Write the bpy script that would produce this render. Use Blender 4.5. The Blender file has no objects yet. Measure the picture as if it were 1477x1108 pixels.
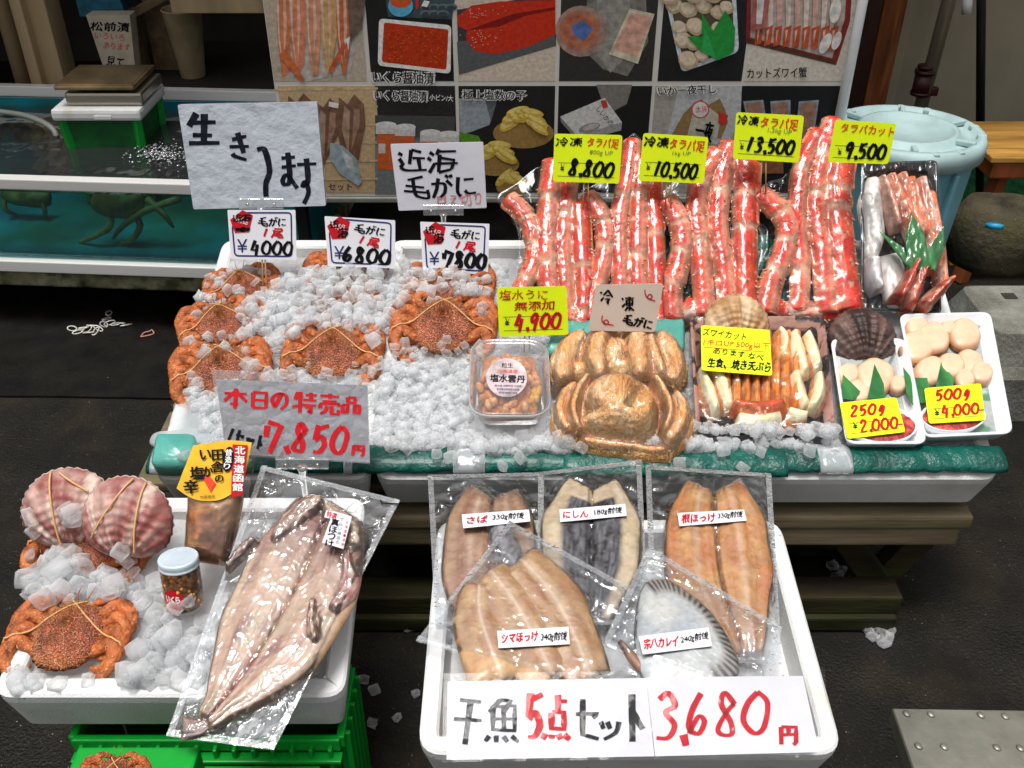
import bpy, bmesh, math, random
from math import sin, cos, pi, radians, atan2, hypot
from mathutils import Vector, Matrix, noise
from mathutils.bvhtree import BVHTree
random.seed(7)
R = random.Random(11)
S = bpy.context.scene
C = S.collection
# ---------------------------------------------------------------- camera, sky, sun, exposure
F, TH, H = 1420.0, radians(34.4), 1.5
cd = bpy.data.cameras.new('camera'); cam = bpy.data.objects.new('camera', cd); C.objects.link(cam)
cam.location = (0, 0, H); cam.rotation_euler = (pi/2 - TH, 0, 0)
cd.sensor_width = 36; cd.lens = 36*F/1477; cd.clip_end = 200; cd.clip_start = .05
S.camera = cam
SUN_EL, SUN_AZ = radians(81), radians(215)
w = bpy.data.worlds.new('World'); S.world = w; w.use_nodes = True
nt = w.node_tree; bg = nt.nodes['Background']
sk = nt.nodes.new('ShaderNodeTexSky'); sk.sky_type = 'NISHITA'; sk.sun_disc = False
sk.sun_elevation = SUN_EL; sk.sun_rotation = SUN_AZ; sk.dust_density = 6; sk.air_density = 1.6
hs = nt.nodes.new('ShaderNodeHueSaturation'); hs.inputs['Saturation'].default_value = .12
nt.links.new(sk.outputs[0], hs.inputs['Color']); nt.links.new(hs.outputs[0], bg.inputs[0]); bg.inputs[1].default_value = .102
sd = bpy.data.lights.new('sun', 'SUN'); sun = bpy.data.objects.new('sun', sd); C.objects.link(sun)
sd.energy = 2.45; sd.angle = radians(20); sd.color = (1, .97, .93)
sun.rotation_euler = (Vector((-sin(SUN_AZ)*cos(SUN_EL), -cos(SUN_AZ)*cos(SUN_EL), -sin(SUN_EL)))).to_track_quat('-Z', 'Y').to_euler()
S.view_settings.view_transform = 'Standard'; S.view_settings.look = 'None'
S.view_settings.exposure = 0.2; S.view_settings.gamma = 1
S.render.engine = 'CYCLES'
S.cycles.max_bounces = 9; S.cycles.transparent_max_bounces = 24; S.cycles.transmission_bounces = 6; S.cycles.diffuse_bounces = 6; S.cycles.glossy_bounces = 3
S.cycles.use_denoising = True; S.cycles.sample_clamp_indirect = 6; S.cycles.caustics_reflective = False; S.cycles.caustics_refractive = False
# ---------------------------------------------------------------- mapping photograph points to places
CAM = Vector((0, 0, H))
def ray(px, py):
    x, y = (px-738.5)/F, -(py-554)/F
    return Vector((x, y*sin(TH)+cos(TH), y*cos(TH)-sin(TH)))
def atY(px, py, Y):
    d = ray(px, py); return CAM + d*(Y/d.y)
def atZ(px, py, Z):
    d = ray(px, py); return CAM + d*((Z-H)/d.z)
def atD(px, py, zc):
    return CAM + ray(px, py)*zc
class Plane:
    def __init__(s, pt, lean, yaw=0):
        L = radians(lean); m = Matrix.Rotation(radians(yaw), 3, 'Z')
        s.o = Vector(pt); s.u = m @ Vector((1, 0, 0)); s.v = m @ Vector((0, sin(L), cos(L))); s.n = s.u.cross(s.v)
    def hit(s, px, py, h=0):
        d = ray(px, py); o = s.o + s.n*h
        return CAM + d*((o-CAM).dot(s.n)/d.dot(s.n))
    def mat(s, p):
        m = Matrix((s.u, s.v, s.n)).transposed().to_4x4(); m.translation = p; return m
GP = Plane((0, 0, 0), 90)
class T:
    """a thing: an Empty at its base with parts in its own frame; L maps a photograph point on the thing's plane to its frame"""
    def __init__(s, name, label, cat, pl, px=None, lift=0, group=None, world=None, kind=None):
        s.pl = pl
        p = Vector(world) if world is not None else pl.hit(px[0], px[1], lift)
        s.lift = (p - pl.o).dot(pl.n)
        e = bpy.data.objects.new(name, None); e.empty_display_size = .02; C.objects.link(e)
        e.matrix_world = pl.mat(p); s.e = e; s.o = p; s.inv = e.matrix_world.inverted()
        e['label'] = label; e['category'] = cat
        if group: e['group'] = group
        if kind: e['kind'] = kind
    def L(s, px, py):
        q = s.inv @ s.pl.hit(px, py, s.lift); return (q.x, q.y)
    def P(s, pts): return [s.L(*p) for p in pts]
    def mpp(s, px, py):
        a, b = s.L(px, py), s.L(px+10, py); return hypot(a[0]-b[0], a[1]-b[1])/10
    def add(s, name, mb, mat, smooth=True, parent=None, label=None):
        return obj(name, mb, mat, parent or s.e, smooth, label)
def mesh(name, mb, mat, smooth=True):
    me = bpy.data.meshes.new(name); me.from_pydata(mb.v, [], mb.f)
    for m in (mat if isinstance(mat, (list, tuple)) else [mat]): me.materials.append(m)
    if mb.c:
        a = me.color_attributes.new('Col', 'FLOAT_COLOR', 'POINT')
        a.data.foreach_set('color', [k for c in mb.c for k in (c[0], c[1], c[2], 1.0)])
    if mb.mi:
        me.polygons.foreach_set('material_index', mb.mi)
    me.polygons.foreach_set('use_smooth', [smooth]*len(me.polygons)); me.update()
    return me
def obj(name, mb, mat, parent=None, smooth=True, label=None):
    me = mesh(name, mb, mat, smooth) if isinstance(mb, MB) else mb
    o = bpy.data.objects.new(name, me); C.objects.link(o)
    if parent: o.parent = parent
    if label: o['label'] = label
    return o
def struct(name, mb, mat, smooth=False):
    o = obj(name, mb, mat, None, smooth); o['kind'] = 'structure'; return o
def tag(o, label, cat, group=None, kind=None):
    o['label'] = label
    if cat: o['category'] = cat
    if group: o['group'] = group
    if kind: o['kind'] = kind
    return o
def lerp(a, b, t): return tuple(x+(y-x)*t for x, y in zip(a, b))
def clamp(x, a=0., b=1.): return a if x < a else b if x > b else x
def sm(x, a, b):
    t = clamp((x-a)/(b-a)); return t*t*(3-2*t)
def N(x, y, z=0): return noise.noise((x, y, z))
def interp(arr, t):
    t = clamp(t)*(len(arr)-1); i = min(int(t), len(arr)-2) if len(arr) > 1 else 0
    return arr[i]+(arr[min(i+1, len(arr)-1)]-arr[i])*(t-i)
def cr(pts, n):
    """catmull-rom resample"""
    out = []; m = len(pts)
    for k in range(n):
        t = k/(n-1)*(m-1); i = min(int(t), m-2); f = t-i
        p0, p1, p2, p3 = pts[max(i-1, 0)], pts[i], pts[i+1], pts[min(i+2, m-1)]
        out.append(tuple(.5*((2*b)+(-a+c)*f+(2*a-5*b+4*c-d)*f*f+(-a+3*b-3*c+d)*f**3) for a, b, c, d in zip(p0, p1, p2, p3)))
    return out
def crc(pts, n):
    m = len(pts); out = []
    for k in range(n):
        t = k/n*m; i = int(t); f = t-i
        p0, p1, p2, p3 = pts[(i-1) % m], pts[i % m], pts[(i+1) % m], pts[(i+2) % m]
        out.append(tuple(.5*((2*b)+(-a+c)*f+(2*a-5*b+4*c-d)*f*f+(-a+3*b-3*c+d)*f**3) for a, b, c, d in zip(p0, p1, p2, p3)))
    return out
class MB:
    def __init__(s): s.v, s.f, s.c, s.mi = [], [], [], []
    def add(s, vs, fs, col=None, mi=0):
        k = len(s.v); s.v += [tuple(v) for v in vs]; s.f += [tuple(i+k for i in f) for f in fs]
        if col is not None:
            if callable(col): s.c += [col(v) for v in vs]
            elif len(col) == len(vs) and not isinstance(col[0], (int, float)): s.c += list(col)
            else: s.c += [col]*len(vs)
        if mi or s.mi:
            s.mi += [0]*(len(s.f)-len(fs)-len(s.mi)) + [mi]*len(fs)
        return s
    def box(s, c, d, bev=0, rot=None, col=None, mi=0):
        bm = bmesh.new(); bmesh.ops.create_cube(bm, size=1)
        for v in bm.verts: v.co = Vector((v.co.x*d[0], v.co.y*d[1], v.co.z*d[2]))
        if bev: bmesh.ops.bevel(bm, geom=list(bm.edges), offset=min(bev, min(d)*.45), segments=2, affect='EDGES', profile=.6)
        m = rot if rot is not None else Matrix.Identity(3)
        bm.verts.ensure_lookup_table()
        vs = [m @ v.co + Vector(c) for v in bm.verts]; fs = [[v.index for v in f.verts] for f in bm.faces]; bm.free()
        return s.add(vs, fs, col, mi)
    def bar(s, a, b, wx, wy, bev=0, up=(0, 0, 1), col=None, mi=0):
        a, b = Vector(a), Vector(b); z = (b-a).normalized(); x = Vector(up).cross(z)
        if x.length < 1e-4: x = Vector((1, 0, 0))
        x.normalize(); y = z.cross(x)
        return s.box((a+b)/2, (wx, wy, (b-a).length), bev, Matrix((x, y, z)).transposed(), col, mi)
    def loft(s, rings, c0=True, c1=True, col=None, close=True, mi=0):
        n = len(rings[0]); vs = [p for r in rings for p in r]; fs = []
        for i in range(len(rings)-1):
            for j in range(n if close else n-1):
                a, b = i*n+j, i*n+(j+1) % n; fs.append((a, b, b+n, a+n))
        if c0: fs.append(tuple(reversed(range(n))))
        if c1: fs.append(tuple(range((len(rings)-1)*n, len(rings)*n)))
        return s.add(vs, fs, col, mi)
    def tube(s, pts, rad, n=8, m=None, flat=1., col=None, disp=None, up=(0, 0, 1), caps=True, mi=0, smooth=True):
        m = m or max(len(pts), 2); P = cr(pts, m) if (smooth and len(pts) > 2) else ([lerp(pts[0], pts[-1], k/(m-1)) for k in range(m)] if len(pts) == 2 else pts)
        m = len(P); rings = []; cols = []
        for k in range(m):
            a, b = Vector(P[max(k-1, 0)]), Vector(P[min(k+1, m-1)]); t = (b-a).normalized()
            x = t.cross(Vector(up))
            if x.length < 1e-3: x = t.cross(Vector((0, 1, 0)))
            x.normalize(); y = x.cross(t); r = interp(rad, k/(m-1)) if isinstance(rad, (list, tuple)) else rad
            ring = []
            for j in range(n):
                an = 2*pi*j/n; rr = r*(1+(disp(k/(m-1), an) if disp else 0))
                ring.append(Vector(P[k]) + x*(cos(an)*rr) + y*(sin(an)*rr*flat))
                if callable(col): cols.append(col(k/(m-1), an))
            rings.append(ring)
        return s.loft(rings, caps, caps, cols if callable(col) else col, True, mi)
    def poly(s, pts, z=0, col=None, mi=0):
        return s.add([(p[0], p[1], z) for p in pts], [tuple(range(len(pts)))], col, mi)
    def prism(s, pts, z0, z1, bev=0, col=None, mi=0):
        if area(pts) < 0: pts = pts[::-1]
        r = [[(p[0], p[1], z0) for p in pts], [(p[0], p[1], z1-bev) for p in pts]]
        if bev: r.append([(p[0], p[1], z1) for p in inset(pts, bev)])
        return s.loft(r, True, True, col, True, mi)
    def dome(s, pts, Hh, rings=10, pr=2., q=.5, z0=0, disp=None, col=None, bottom=True, cen=None, mi=0):
        """pts closed outline; height Hh*(1-r^pr)^q"""
        if area(pts) < 0: pts = pts[::-1]
        n = len(pts); cx, cy = cen or (sum(p[0] for p in pts)/n, sum(p[1] for p in pts)/n)
        vs, fs, cs = [], [], []
        for i in range(rings):
            r = 1-(i/rings)**1.25*1.0
            for j, p in enumerate(pts):
                x, y = cx+(p[0]-cx)*r, cy+(p[1]-cy)*r; z = z0+Hh*max(0, 1-r**pr)**q
                if disp: z += disp(x, y, r, j/n)
                vs.append((x, y, z)); cs.append(col(x, y, r, j/n) if callable(col) else col)
        z = z0+Hh+(disp(cx, cy, 0, 0) if disp else 0); vs.append((cx, cy, z)); cs.append(col(cx, cy, 0, 0) if callable(col) else col)
        for i in range(rings-1):
            for j in range(n):
                a, b = i*n+j, i*n+(j+1) % n; fs.append((a, b, b+n, a+n))
        k = (rings-1)*n
        for j in range(n): fs.append((k+j, k+(j+1) % n, len(vs)-1))
        if bottom: fs.append(tuple(reversed(range(n))))
        return s.add(vs, fs, cs if cs[0] is not None else None, mi)
    def strip(s, path, hw, Lf, Hh, nS=24, nT=10, z0=0, prof=.5, disp=None, col=None, mi=0):
        """path px points, half widths px; mapped by Lf; rounded relief of height Hh"""
        P = cr(path, nS); vs, fs, cs = [], [], []
        for i in range(nS):
            s_ = i/(nS-1); a, b = P[max(i-1, 0)], P[min(i+1, nS-1)]; dx, dy = b[0]-a[0], b[1]-a[1]; l = hypot(dx, dy) or 1
            nx, ny = -dy/l, dx/l; wd = interp(hw, s_)
            for j in range(nT+1):
                t = -1+2*j/nT; q = Lf(P[i][0]+nx*t*wd, P[i][1]+ny*t*wd)
                z = z0+Hh*max(0, 1-t*t)**prof*min(1, (min(s_, 1-s_)*9+.02)**.5)
                if disp: z += disp(s_, t)*(1 if abs(t) < 1 else 0)
                vs.append((q[0], q[1], z)); cs.append(col(s_, t) if callable(col) else col)
        n = nT+1
        for i in range(nS-1):
            for j in range(nT):
                a = i*n+j; fs.append((a, a+1, a+n+1, a+n))
        # flip if facing down
        a, b, c = (Vector(vs[k]) for k in fs[len(fs)//2][:3])
        if (b-a).cross(c-b).z < 0: fs = [tuple(reversed(f)) for f in fs]
        # skirt
        edge = [j for j in range(n)] + [i*n+nT for i in range(1, nS)] + [(nS-1)*n+j for j in range(nT-1, -1, -1)] + [i*n for i in range(nS-2, 0, -1)]
        k = len(vs); vs += [(vs[e][0], vs[e][1], z0-.001) for e in edge]; cs += [cs[e] for e in edge]; m = len(edge)
        for i in range(m): fs.append((edge[i], k+i, k+(i+1) % m, edge[(i+1) % m]))
        return s.add(vs, fs, cs if cs[0] is not None else None, mi)
def area(p): return sum(p[i][0]*p[(i+1) % len(p)][1]-p[(i+1) % len(p)][0]*p[i][1] for i in range(len(p)))/2
def inset(pts, d):
    n = len(pts); cx, cy = sum(p[0] for p in pts)/n, sum(p[1] for p in pts)/n; out = []
    for i, p in enumerate(pts):
        a, b = pts[i-1], pts[(i+1) % n]; dx, dy = b[0]-a[0], b[1]-a[1]; l = hypot(dx, dy) or 1
        nx, ny = -dy/l, dx/l
        if area(pts) < 0: nx, ny = -nx, -ny
        out.append((p[0]+nx*d, p[1]+ny*d))
    return out
def rpoly(pts, r, n=4):
    """round the corners of a polygon"""
    out = []; m = len(pts)
    for i, p in enumerate(pts):
        a, b = Vector(pts[i-1]), Vector(pts[(i+1) % m]); p = Vector(p); d0, d1 = a-p, b-p
        rr = min(r, d0.length*.45, d1.length*.45); p0, p1 = p+d0.normalized()*rr, p+d1.normalized()*rr
        for k in range(n+1):
            t = k/n; q = p0*(1-t)**2+p*2*t*(1-t)+p1*t*t; out.append((q.x, q.y))
    return out
def ell(cx, cy, rx, ry, rot=0, n=28, jit=0, seed=0):
    out = []; c, s = cos(radians(rot)), sin(radians(rot))
    for k in range(n):
        a = 2*pi*k/n; j = 1+jit*N(cos(a)*1.5+seed, sin(a)*1.5+seed*.7, seed*1.3)
        x, y = rx*cos(a)*j, ry*sin(a)*j; out.append((cx+x*c-y*s, cy+x*s+y*c))
    return out
# ---------------------------------------------------------------- materials
def M(name, col, rough=.6, spec=.5, metal=0, var=.12, vs=30, bump=0, bs=200, bd=.002, vcol=False, trans=0, ior=1.45, sss=0, coat=0, col2=None, c2s=8, c2=(.45, .6), speck=None, vor=False, sheen=0, streak=None, det=4, bump2=None, rvar=0, sssr=(.01, .008, .006)):
    m = bpy.data.materials.new(name); m.use_nodes = True; t = m.node_tree; n = t.nodes; l = t.links
    b = n['Principled BSDF']; b.inputs['Roughness'].default_value = rough; b.inputs['Specular IOR Level'].default_value = spec
    b.inputs['Metallic'].default_value = metal; b.inputs['Transmission Weight'].default_value = trans; b.inputs['IOR'].default_value = ior
    b.inputs['Coat Weight'].default_value = coat; b.inputs['Coat Roughness'].default_value = .12
    if sss: b.inputs['Subsurface Weight'].default_value = sss; b.inputs['Subsurface Radius'].default_value = sssr; b.inputs['Subsurface Scale'].default_value = 1
    tc = n.new('ShaderNodeTexCoord'); oi = n.new('ShaderNodeObjectInfo'); ad = n.new('ShaderNodeVectorMath'); ad.operation = 'ADD'
    sc_ = n.new('ShaderNodeVectorMath'); sc_.operation = 'SCALE'; sc_.inputs[3].default_value = 7.3
    cx = n.new('ShaderNodeCombineXYZ'); l.new(oi.outputs['Random'], cx.inputs[0]); l.new(oi.outputs['Random'], cx.inputs[1]); l.new(cx.outputs[0], sc_.inputs[0])
    l.new(tc.outputs['Object'], ad.inputs[0]); l.new(sc_.outputs[0], ad.inputs[1]); co = ad.outputs[0]
    if streak:
        mp = n.new('ShaderNodeMapping'); mp.inputs['Scale'].default_value = streak; l.new(co, mp.inputs[0]); co = mp.outputs[0]
    def nz(scale, detail=det, rough_=.55):
        x = n.new('ShaderNodeTexNoise'); x.inputs['Scale'].default_value = scale; x.inputs['Detail'].default_value = detail; x.inputs['Roughness'].default_value = rough_
        l.new(co, x.inputs['Vector']); return x
    def mixc(f, a, c, mode='MIX'):
        x = n.new('ShaderNodeMix'); x.data_type = 'RGBA'; x.blend_type = mode
        for s_, k in ((f, 0), (a, 6), (c, 7)):
            if isinstance(s_, (int, float)): x.inputs[k].default_value = s_
            elif isinstance(s_, (tuple, list)): x.inputs[k].default_value = (*s_, 1)
            else: l.new(s_, x.inputs[k])
        return x.outputs[2]
    base = col
    if vcol:
        va = n.new('ShaderNodeVertexColor'); va.layer_name = 'Col'; base = va.outputs[0]
    if col2:
        mr = n.new('ShaderNodeMapRange'); mr.interpolation_type = 'SMOOTHSTEP'; mr.inputs[1].default_value, mr.inputs[2].default_value = c2; l.new(nz(c2s).outputs[0], mr.inputs[0])
        base = mixc(mr.outputs[0], base, col2)
    for sp in ([speck] if speck and not isinstance(speck, list) else speck or []):
        vo = n.new('ShaderNodeTexVoronoi'); vo.inputs['Scale'].default_value = sp[1]; l.new(co, vo.inputs['Vector'])
        mr = n.new('ShaderNodeMapRange'); mr.inputs[1].default_value = sp[2]; mr.inputs[2].default_value = sp[2]*.6; l.new(vo.outputs['Distance'], mr.inputs[0])
        fac = mr.outputs[0]
        if len(sp) > 3:
            mm = n.new('ShaderNodeMath'); mm.operation = 'MULTIPLY'; l.new(fac, mm.inputs[0])
            ms = n.new('ShaderNodeMapRange'); ms.inputs[1].default_value = sp[3]; ms.inputs[2].default_value = sp[3]+.02
            sx = n.new('ShaderNodeSeparateColor'); l.new(vo.outputs['Color'], sx.inputs[0]); l.new(sx.outputs[0], ms.inputs[0]); l.new(ms.outputs[0], mm.inputs[1]); fac = mm.outputs[0]
        base = mixc(fac, base, sp[0])
    if var:
        mr = n.new('ShaderNodeMapRange'); mr.inputs[1].default_value, mr.inputs[2].default_value = .3, .7
        mr.inputs[3].default_value = 1-var*1.6; mr.inputs[4].default_value = 1+var*.8; l.new(nz(vs).outputs[0], mr.inputs[0])
        cc = n.new('ShaderNodeCombineColor')
        for k in range(3): l.new(mr.outputs[0], cc.inputs[k])
        base = mixc(1., base, cc.outputs[0], 'MULTIPLY')
    if isinstance(base, tuple): b.inputs['Base Color'].default_value = (*base, 1)
    else: l.new(base, b.inputs['Base Color'])
    if rvar:
        mr = n.new('ShaderNodeMapRange'); mr.inputs[1].default_value, mr.inputs[2].default_value = .35, .65; mr.inputs[3].default_value = max(.02, rough-rvar); mr.inputs[4].default_value = min(1, rough+rvar)
        l.new(nz(vs*.6).outputs[0], mr.inputs[0]); l.new(mr.outputs[0], b.inputs['Roughness'])
    if bump:
        bp = n.new('ShaderNodeBump'); bp.inputs['Strength'].default_value = bump; bp.inputs['Distance'].default_value = bd
        if vor:
            x = n.new('ShaderNodeTexVoronoi'); x.inputs['Scale'].default_value = bs; l.new(co, x.inputs['Vector']); l.new(x.outputs['Distance'], bp.inputs['Height'])
            bp.invert = True
        else: l.new(nz(bs, 6).outputs[0], bp.inputs['Height'])
        last = bp
        if bump2:
            b2 = n.new('ShaderNodeBump'); b2.inputs['Strength'].default_value = bump2[0]; b2.inputs['Distance'].default_value = bump2[2]; l.new(nz(bump2[1], 3).outputs[0], b2.inputs['Height']); l.new(bp.outputs[0], b2.inputs['Normal']); last = b2
        l.new(last.outputs[0], b.inputs['Normal'])
    return m
def film_mat(name, milk=.06, gl=.1, k=1.0, tint=(1, 1, 1), rough=.1, bump=.3, bs=90):
    m = bpy.data.materials.new(name); m.use_nodes = True; t = m.node_tree; n = t.nodes; l = t.links; n.remove(n['Principled BSDF'])
    out = n['Material Output']; tr = n.new('ShaderNodeBsdfTransparent'); tr.inputs[0].default_value = (*tint, 1)
    g = n.new('ShaderNodeBsdfGlossy'); g.inputs['Roughness'].default_value = rough; g.inputs[0].default_value = (1, 1, 1, 1)
    d = n.new('ShaderNodeBsdfDiffuse'); d.inputs[0].default_value = (.85, .87, .9, 1)
    fr = n.new('ShaderNodeFresnel'); fr.inputs[0].default_value = 1.5
    tc = n.new('ShaderNodeTexCoord'); nz = n.new('ShaderNodeTexNoise'); nz.inputs['Scale'].default_value = bs; nz.inputs['Detail'].default_value = 3; l.new(tc.outputs['Object'], nz.inputs['Vector'])
    bp = n.new('ShaderNodeBump'); bp.inputs['Strength'].default_value = bump; bp.inputs['Distance'].default_value = .004
    # crumple: folded facets from a distorted cell pattern, plus soft waves
    mx = n.new('ShaderNodeVectorMath'); mx.operation = 'MULTIPLY_ADD'; l.new(nz.outputs['Color'], mx.inputs[0]); mx.inputs[1].default_value = (.035, .035, .035); l.new(tc.outputs['Object'], mx.inputs[2])
    vo = n.new('ShaderNodeTexVoronoi'); vo.inputs['Scale'].default_value = bs*1.6; l.new(mx.outputs[0], vo.inputs['Vector'])
    a2 = n.new('ShaderNodeMath'); a2.operation = 'MULTIPLY_ADD'; l.new(vo.outputs['Distance'], a2.inputs[0]); a2.inputs[1].default_value = .9; l.new(nz.outputs[0], a2.inputs[2]); l.new(a2.outputs[0], bp.inputs['Height'])
    l.new(bp.outputs[0], g.inputs['Normal']); l.new(bp.outputs[0], fr.inputs['Normal'])
    ma = n.new('ShaderNodeMath'); ma.operation = 'MULTIPLY_ADD'; l.new(fr.outputs[0], ma.inputs[0]); ma.inputs[1].default_value = k; ma.inputs[2].default_value = gl; ma.use_clamp = True
    m1 = n.new('ShaderNodeMixShader'); l.new(ma.outputs[0], m1.inputs[0]); l.new(tr.outputs[0], m1.inputs[1]); l.new(g.outputs[0], m1.inputs[2])
    m2 = n.new('ShaderNodeMixShader'); m2.inputs[0].default_value = milk; l.new(m1.outputs[0], m2.inputs[1]); l.new(d.outputs[0], m2.inputs[2])
    l.new(m2.outputs[0], out.inputs[0]); return m
WHITE = M('foam_white', (.74, .74, .73), .55, .3, var=.05, vs=14, bump=.35, bs=260, bd=.0012, vor=True, col2=(.60, .58, .52), c2s=9, c2=(.52, .75), speck=((.25, .20, .14), 34, .07, .78))
PLW = M('smooth_white_plastic', (.80, .81, .83), .35, .5, var=.03, vs=30)
def ice_mat(name, col, clear, rough=.12, bs=150, bump=.4, bd=.002):
    m = M(name, col, rough, .6, var=.06, vs=70, bump=bump, bs=bs, bd=bd, rvar=.08); t = m.node_tree; n = t.nodes; l = t.links; b = n['Principled BSDF']
    tl = n.new('ShaderNodeBsdfTranslucent'); tl.inputs[0].default_value = (.93, .94, .95, 1); tr = n.new('ShaderNodeBsdfTransparent'); tr.inputs[0].default_value = (.97, .975, .98, 1)
    m1 = n.new('ShaderNodeMixShader'); m1.inputs[0].default_value = .6; l.new(b.outputs[0], m1.inputs[1]); l.new(tl.outputs[0], m1.inputs[2])
    lw = n.new('ShaderNodeLayerWeight'); lw.inputs[0].default_value = .45; mr = n.new('ShaderNodeMapRange'); mr.inputs[1].default_value, mr.inputs[2].default_value = 0, .8; mr.inputs[3].default_value, mr.inputs[4].default_value = clear, clear*.25
    l.new(lw.outputs['Facing'], mr.inputs[0]); m2 = n.new('ShaderNodeMixShader'); l.new(mr.outputs[0], m2.inputs[0]); l.new(m1.outputs[0], m2.inputs[1]); l.new(tr.outputs[0], m2.inputs[2]); l.new(m2.outputs[0], n['Material Output'].inputs[0]); return m
ICE = ice_mat('ice', (.97, .975, .98), .76, .05)
ICEB = ice_mat('ice_bed', (.86, .87, .88), .05, .2, 110, .9, .006)
ICEW = ice_mat('hard_ice', (.72, .78, .80), .35, .15, 60, .8, .006)
CRAB = M('hairy_crab_shell', (.30, .060, .026), .42, .5, var=.35, vs=9, vcol=True, bump=1., bs=62, bd=.003, vor=True, speck=((.72, .42, .29), 62, .40), rvar=.1)
CLEG = M('hairy_crab_leg', (.35, .07, .025), .5, .35, var=.4, vs=12, vcol=True, bump=.7, bs=30, bd=.003, vor=True, speck=((.84, .55, .26), 30, .15), rvar=.15, col2=(.20, .03, .012), c2s=7, c2=(.56, .75))
FROZ = M('frozen_crab_fur', (.45, .17, .05), .8, .15, var=.2, vs=160, vcol=True, bump=1, bs=260, bd=.006, streak=(1, .3, 1), col2=(.92, .64, .38), c2s=40, c2=(.50, .68), det=9, bump2=(.8, 90, .006))
KING = M('king_crab_leg', (.5, .03, .015), .5, .35, var=.28, vs=45, vcol=True, bump=.8, bs=130, bd=.004, col2=(.86, .44, .32), c2s=55, c2=(.56, .70), speck=((.85, .50, .38), 150, .16, .75), det=6)
FLESH = M('fish_flesh', (.5, .3, .2), .34, .5, var=.16, vs=55, vcol=True, bump=.5, bs=150, bd=.0015, rvar=.1, sss=.08, bump2=(.4, 420, .001))
SKIN = M('fish_fine', (.5, .5, .5), .28, .5, var=.1, vs=100, vcol=True, bump=.4, bs=150, bd=.0015)
VC = M('moulded_plastic', (.5, .5, .5), .45, .5, var=.08, vs=60, vcol=True, bump=.2, bs=200, bd=.001)
PRINT = M('print', (.5, .5, .5), .35, .5, var=.16, vs=110, vcol=True)
PRINTG = M('print_grain', (.5, .5, .5), .3, .5, var=.26, vs=60, vcol=True, det=8)
CARD = M('white_card', (.70, .70, .74), .6, .4, var=.03, vs=12)
CARDL = M('laminated_card', (.62, .62, .68), .5, .35, var=.05, vs=9, bump=.25, bs=14, bd=.006)
WRAPC = M('crumpled_wrapped_card', (.47, .51, .57), .28, .5, var=.07, vs=14, bump=.8, bs=26, bd=.008)
YEL = M('fluorescent_yellow_card', (.74, .90, .006), .5, .4, var=.04, vs=12)
BEI = M('beige_card', (.62, .50, .42), .6, .4, var=.05, vs=12)
INK = M('black_ink', (.004, .004, .006), .6, .15, var=0)
INKB = M('felt_pen_ink', (.008, .011, .02), .6, .15, var=.5, vs=60, col2=(.055, .07, .11), c2s=55, c2=(.62, .75))
INKR = M('red_ink', (.50, .010, .018), .6, .15, var=.15, vs=80)
INKO = M('orange_red_ink', (.70, .05, .01), .5, .4, var=.15, vs=80)
INKN = M('navy_print', (.012, .014, .12), .5, .4, var=0)
INKW = M('white_print', (.78, .77, .74), .5, .4, var=0)
INKP = M('pencil_grey_ink', (.16, .17, .06), .6, .3, var=.2, vs=80)
STICK = M('chopstick_wood', (.55, .32, .14), .6, .3, var=.15, vs=60, streak=(1, .1, 1))
BAND = M('rubber_band', (.72, .42, .17), .5, .4, var=.1, vs=60)
FILM = film_mat('cling_film', .003, .0, .75, (1, 1, 1), .12, .12, 14)
FILMC = film_mat('crinkled_cling_film', .03, .0, .8, (1, 1, 1), .18, .35, 26)
BAG = film_mat('vacuum_bag', .012, .008, 2.0, (.985, .99, 1), .09, .6, 18)
BAGE = film_mat('vacuum_bag_seal', .11, .04, 1.0, (.95, .97, .98), .2, .2, 60)
TUB = film_mat('translucent_tub', .07, .015, .8, (.97, .98, 1), .12, .05, 60)
ACR = film_mat('clear_acrylic', .10, .05, 1.2, (.95, .97, .97), .05, .1, 40)
SLEEVE = film_mat('plastic_sleeve', .05, .05, 1.0, (.98, .98, .98), .1, .4, 30)
VINYL = M('green_vinyl', (.003, .095, .072), .3, .4, var=.3, vs=12, bump=1, bs=22, bd=.012, bump2=(.7, 60, .005), coat=.15, rvar=.12)
VINYLB = M('green_vinyl_wrapped_block', (.10, .40, .34), .25, .5, var=.1, vs=20, bump=.8, bs=26, bd=.006, coat=.3)
TAPE = film_mat('clear_tape', .30, .05, 1.0, (.85, .95, .93), .12, .3, 40)
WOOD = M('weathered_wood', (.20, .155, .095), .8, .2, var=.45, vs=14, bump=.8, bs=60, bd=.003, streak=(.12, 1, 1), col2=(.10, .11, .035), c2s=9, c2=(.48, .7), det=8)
WOODD = M('shade_darkened_wood', (.026, .018, .006), .75, .3, var=.5, vs=14, bump=.8, bs=60, bd=.004, streak=(.2, 1, 1), col2=(.03, .032, .008), c2s=9, c2=(.45, .6))  # trestle wood with the shade under the table put into its colour
ALU = M('brushed_aluminium', (.80, .79, .76), .35, .5, metal=.25, var=.06, vs=20, streak=(.05, 1, 1))
GREENP = M('green_crate_plastic', (.0, .30, .025), .35, .5, var=.08, vs=20, coat=.1)
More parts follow.
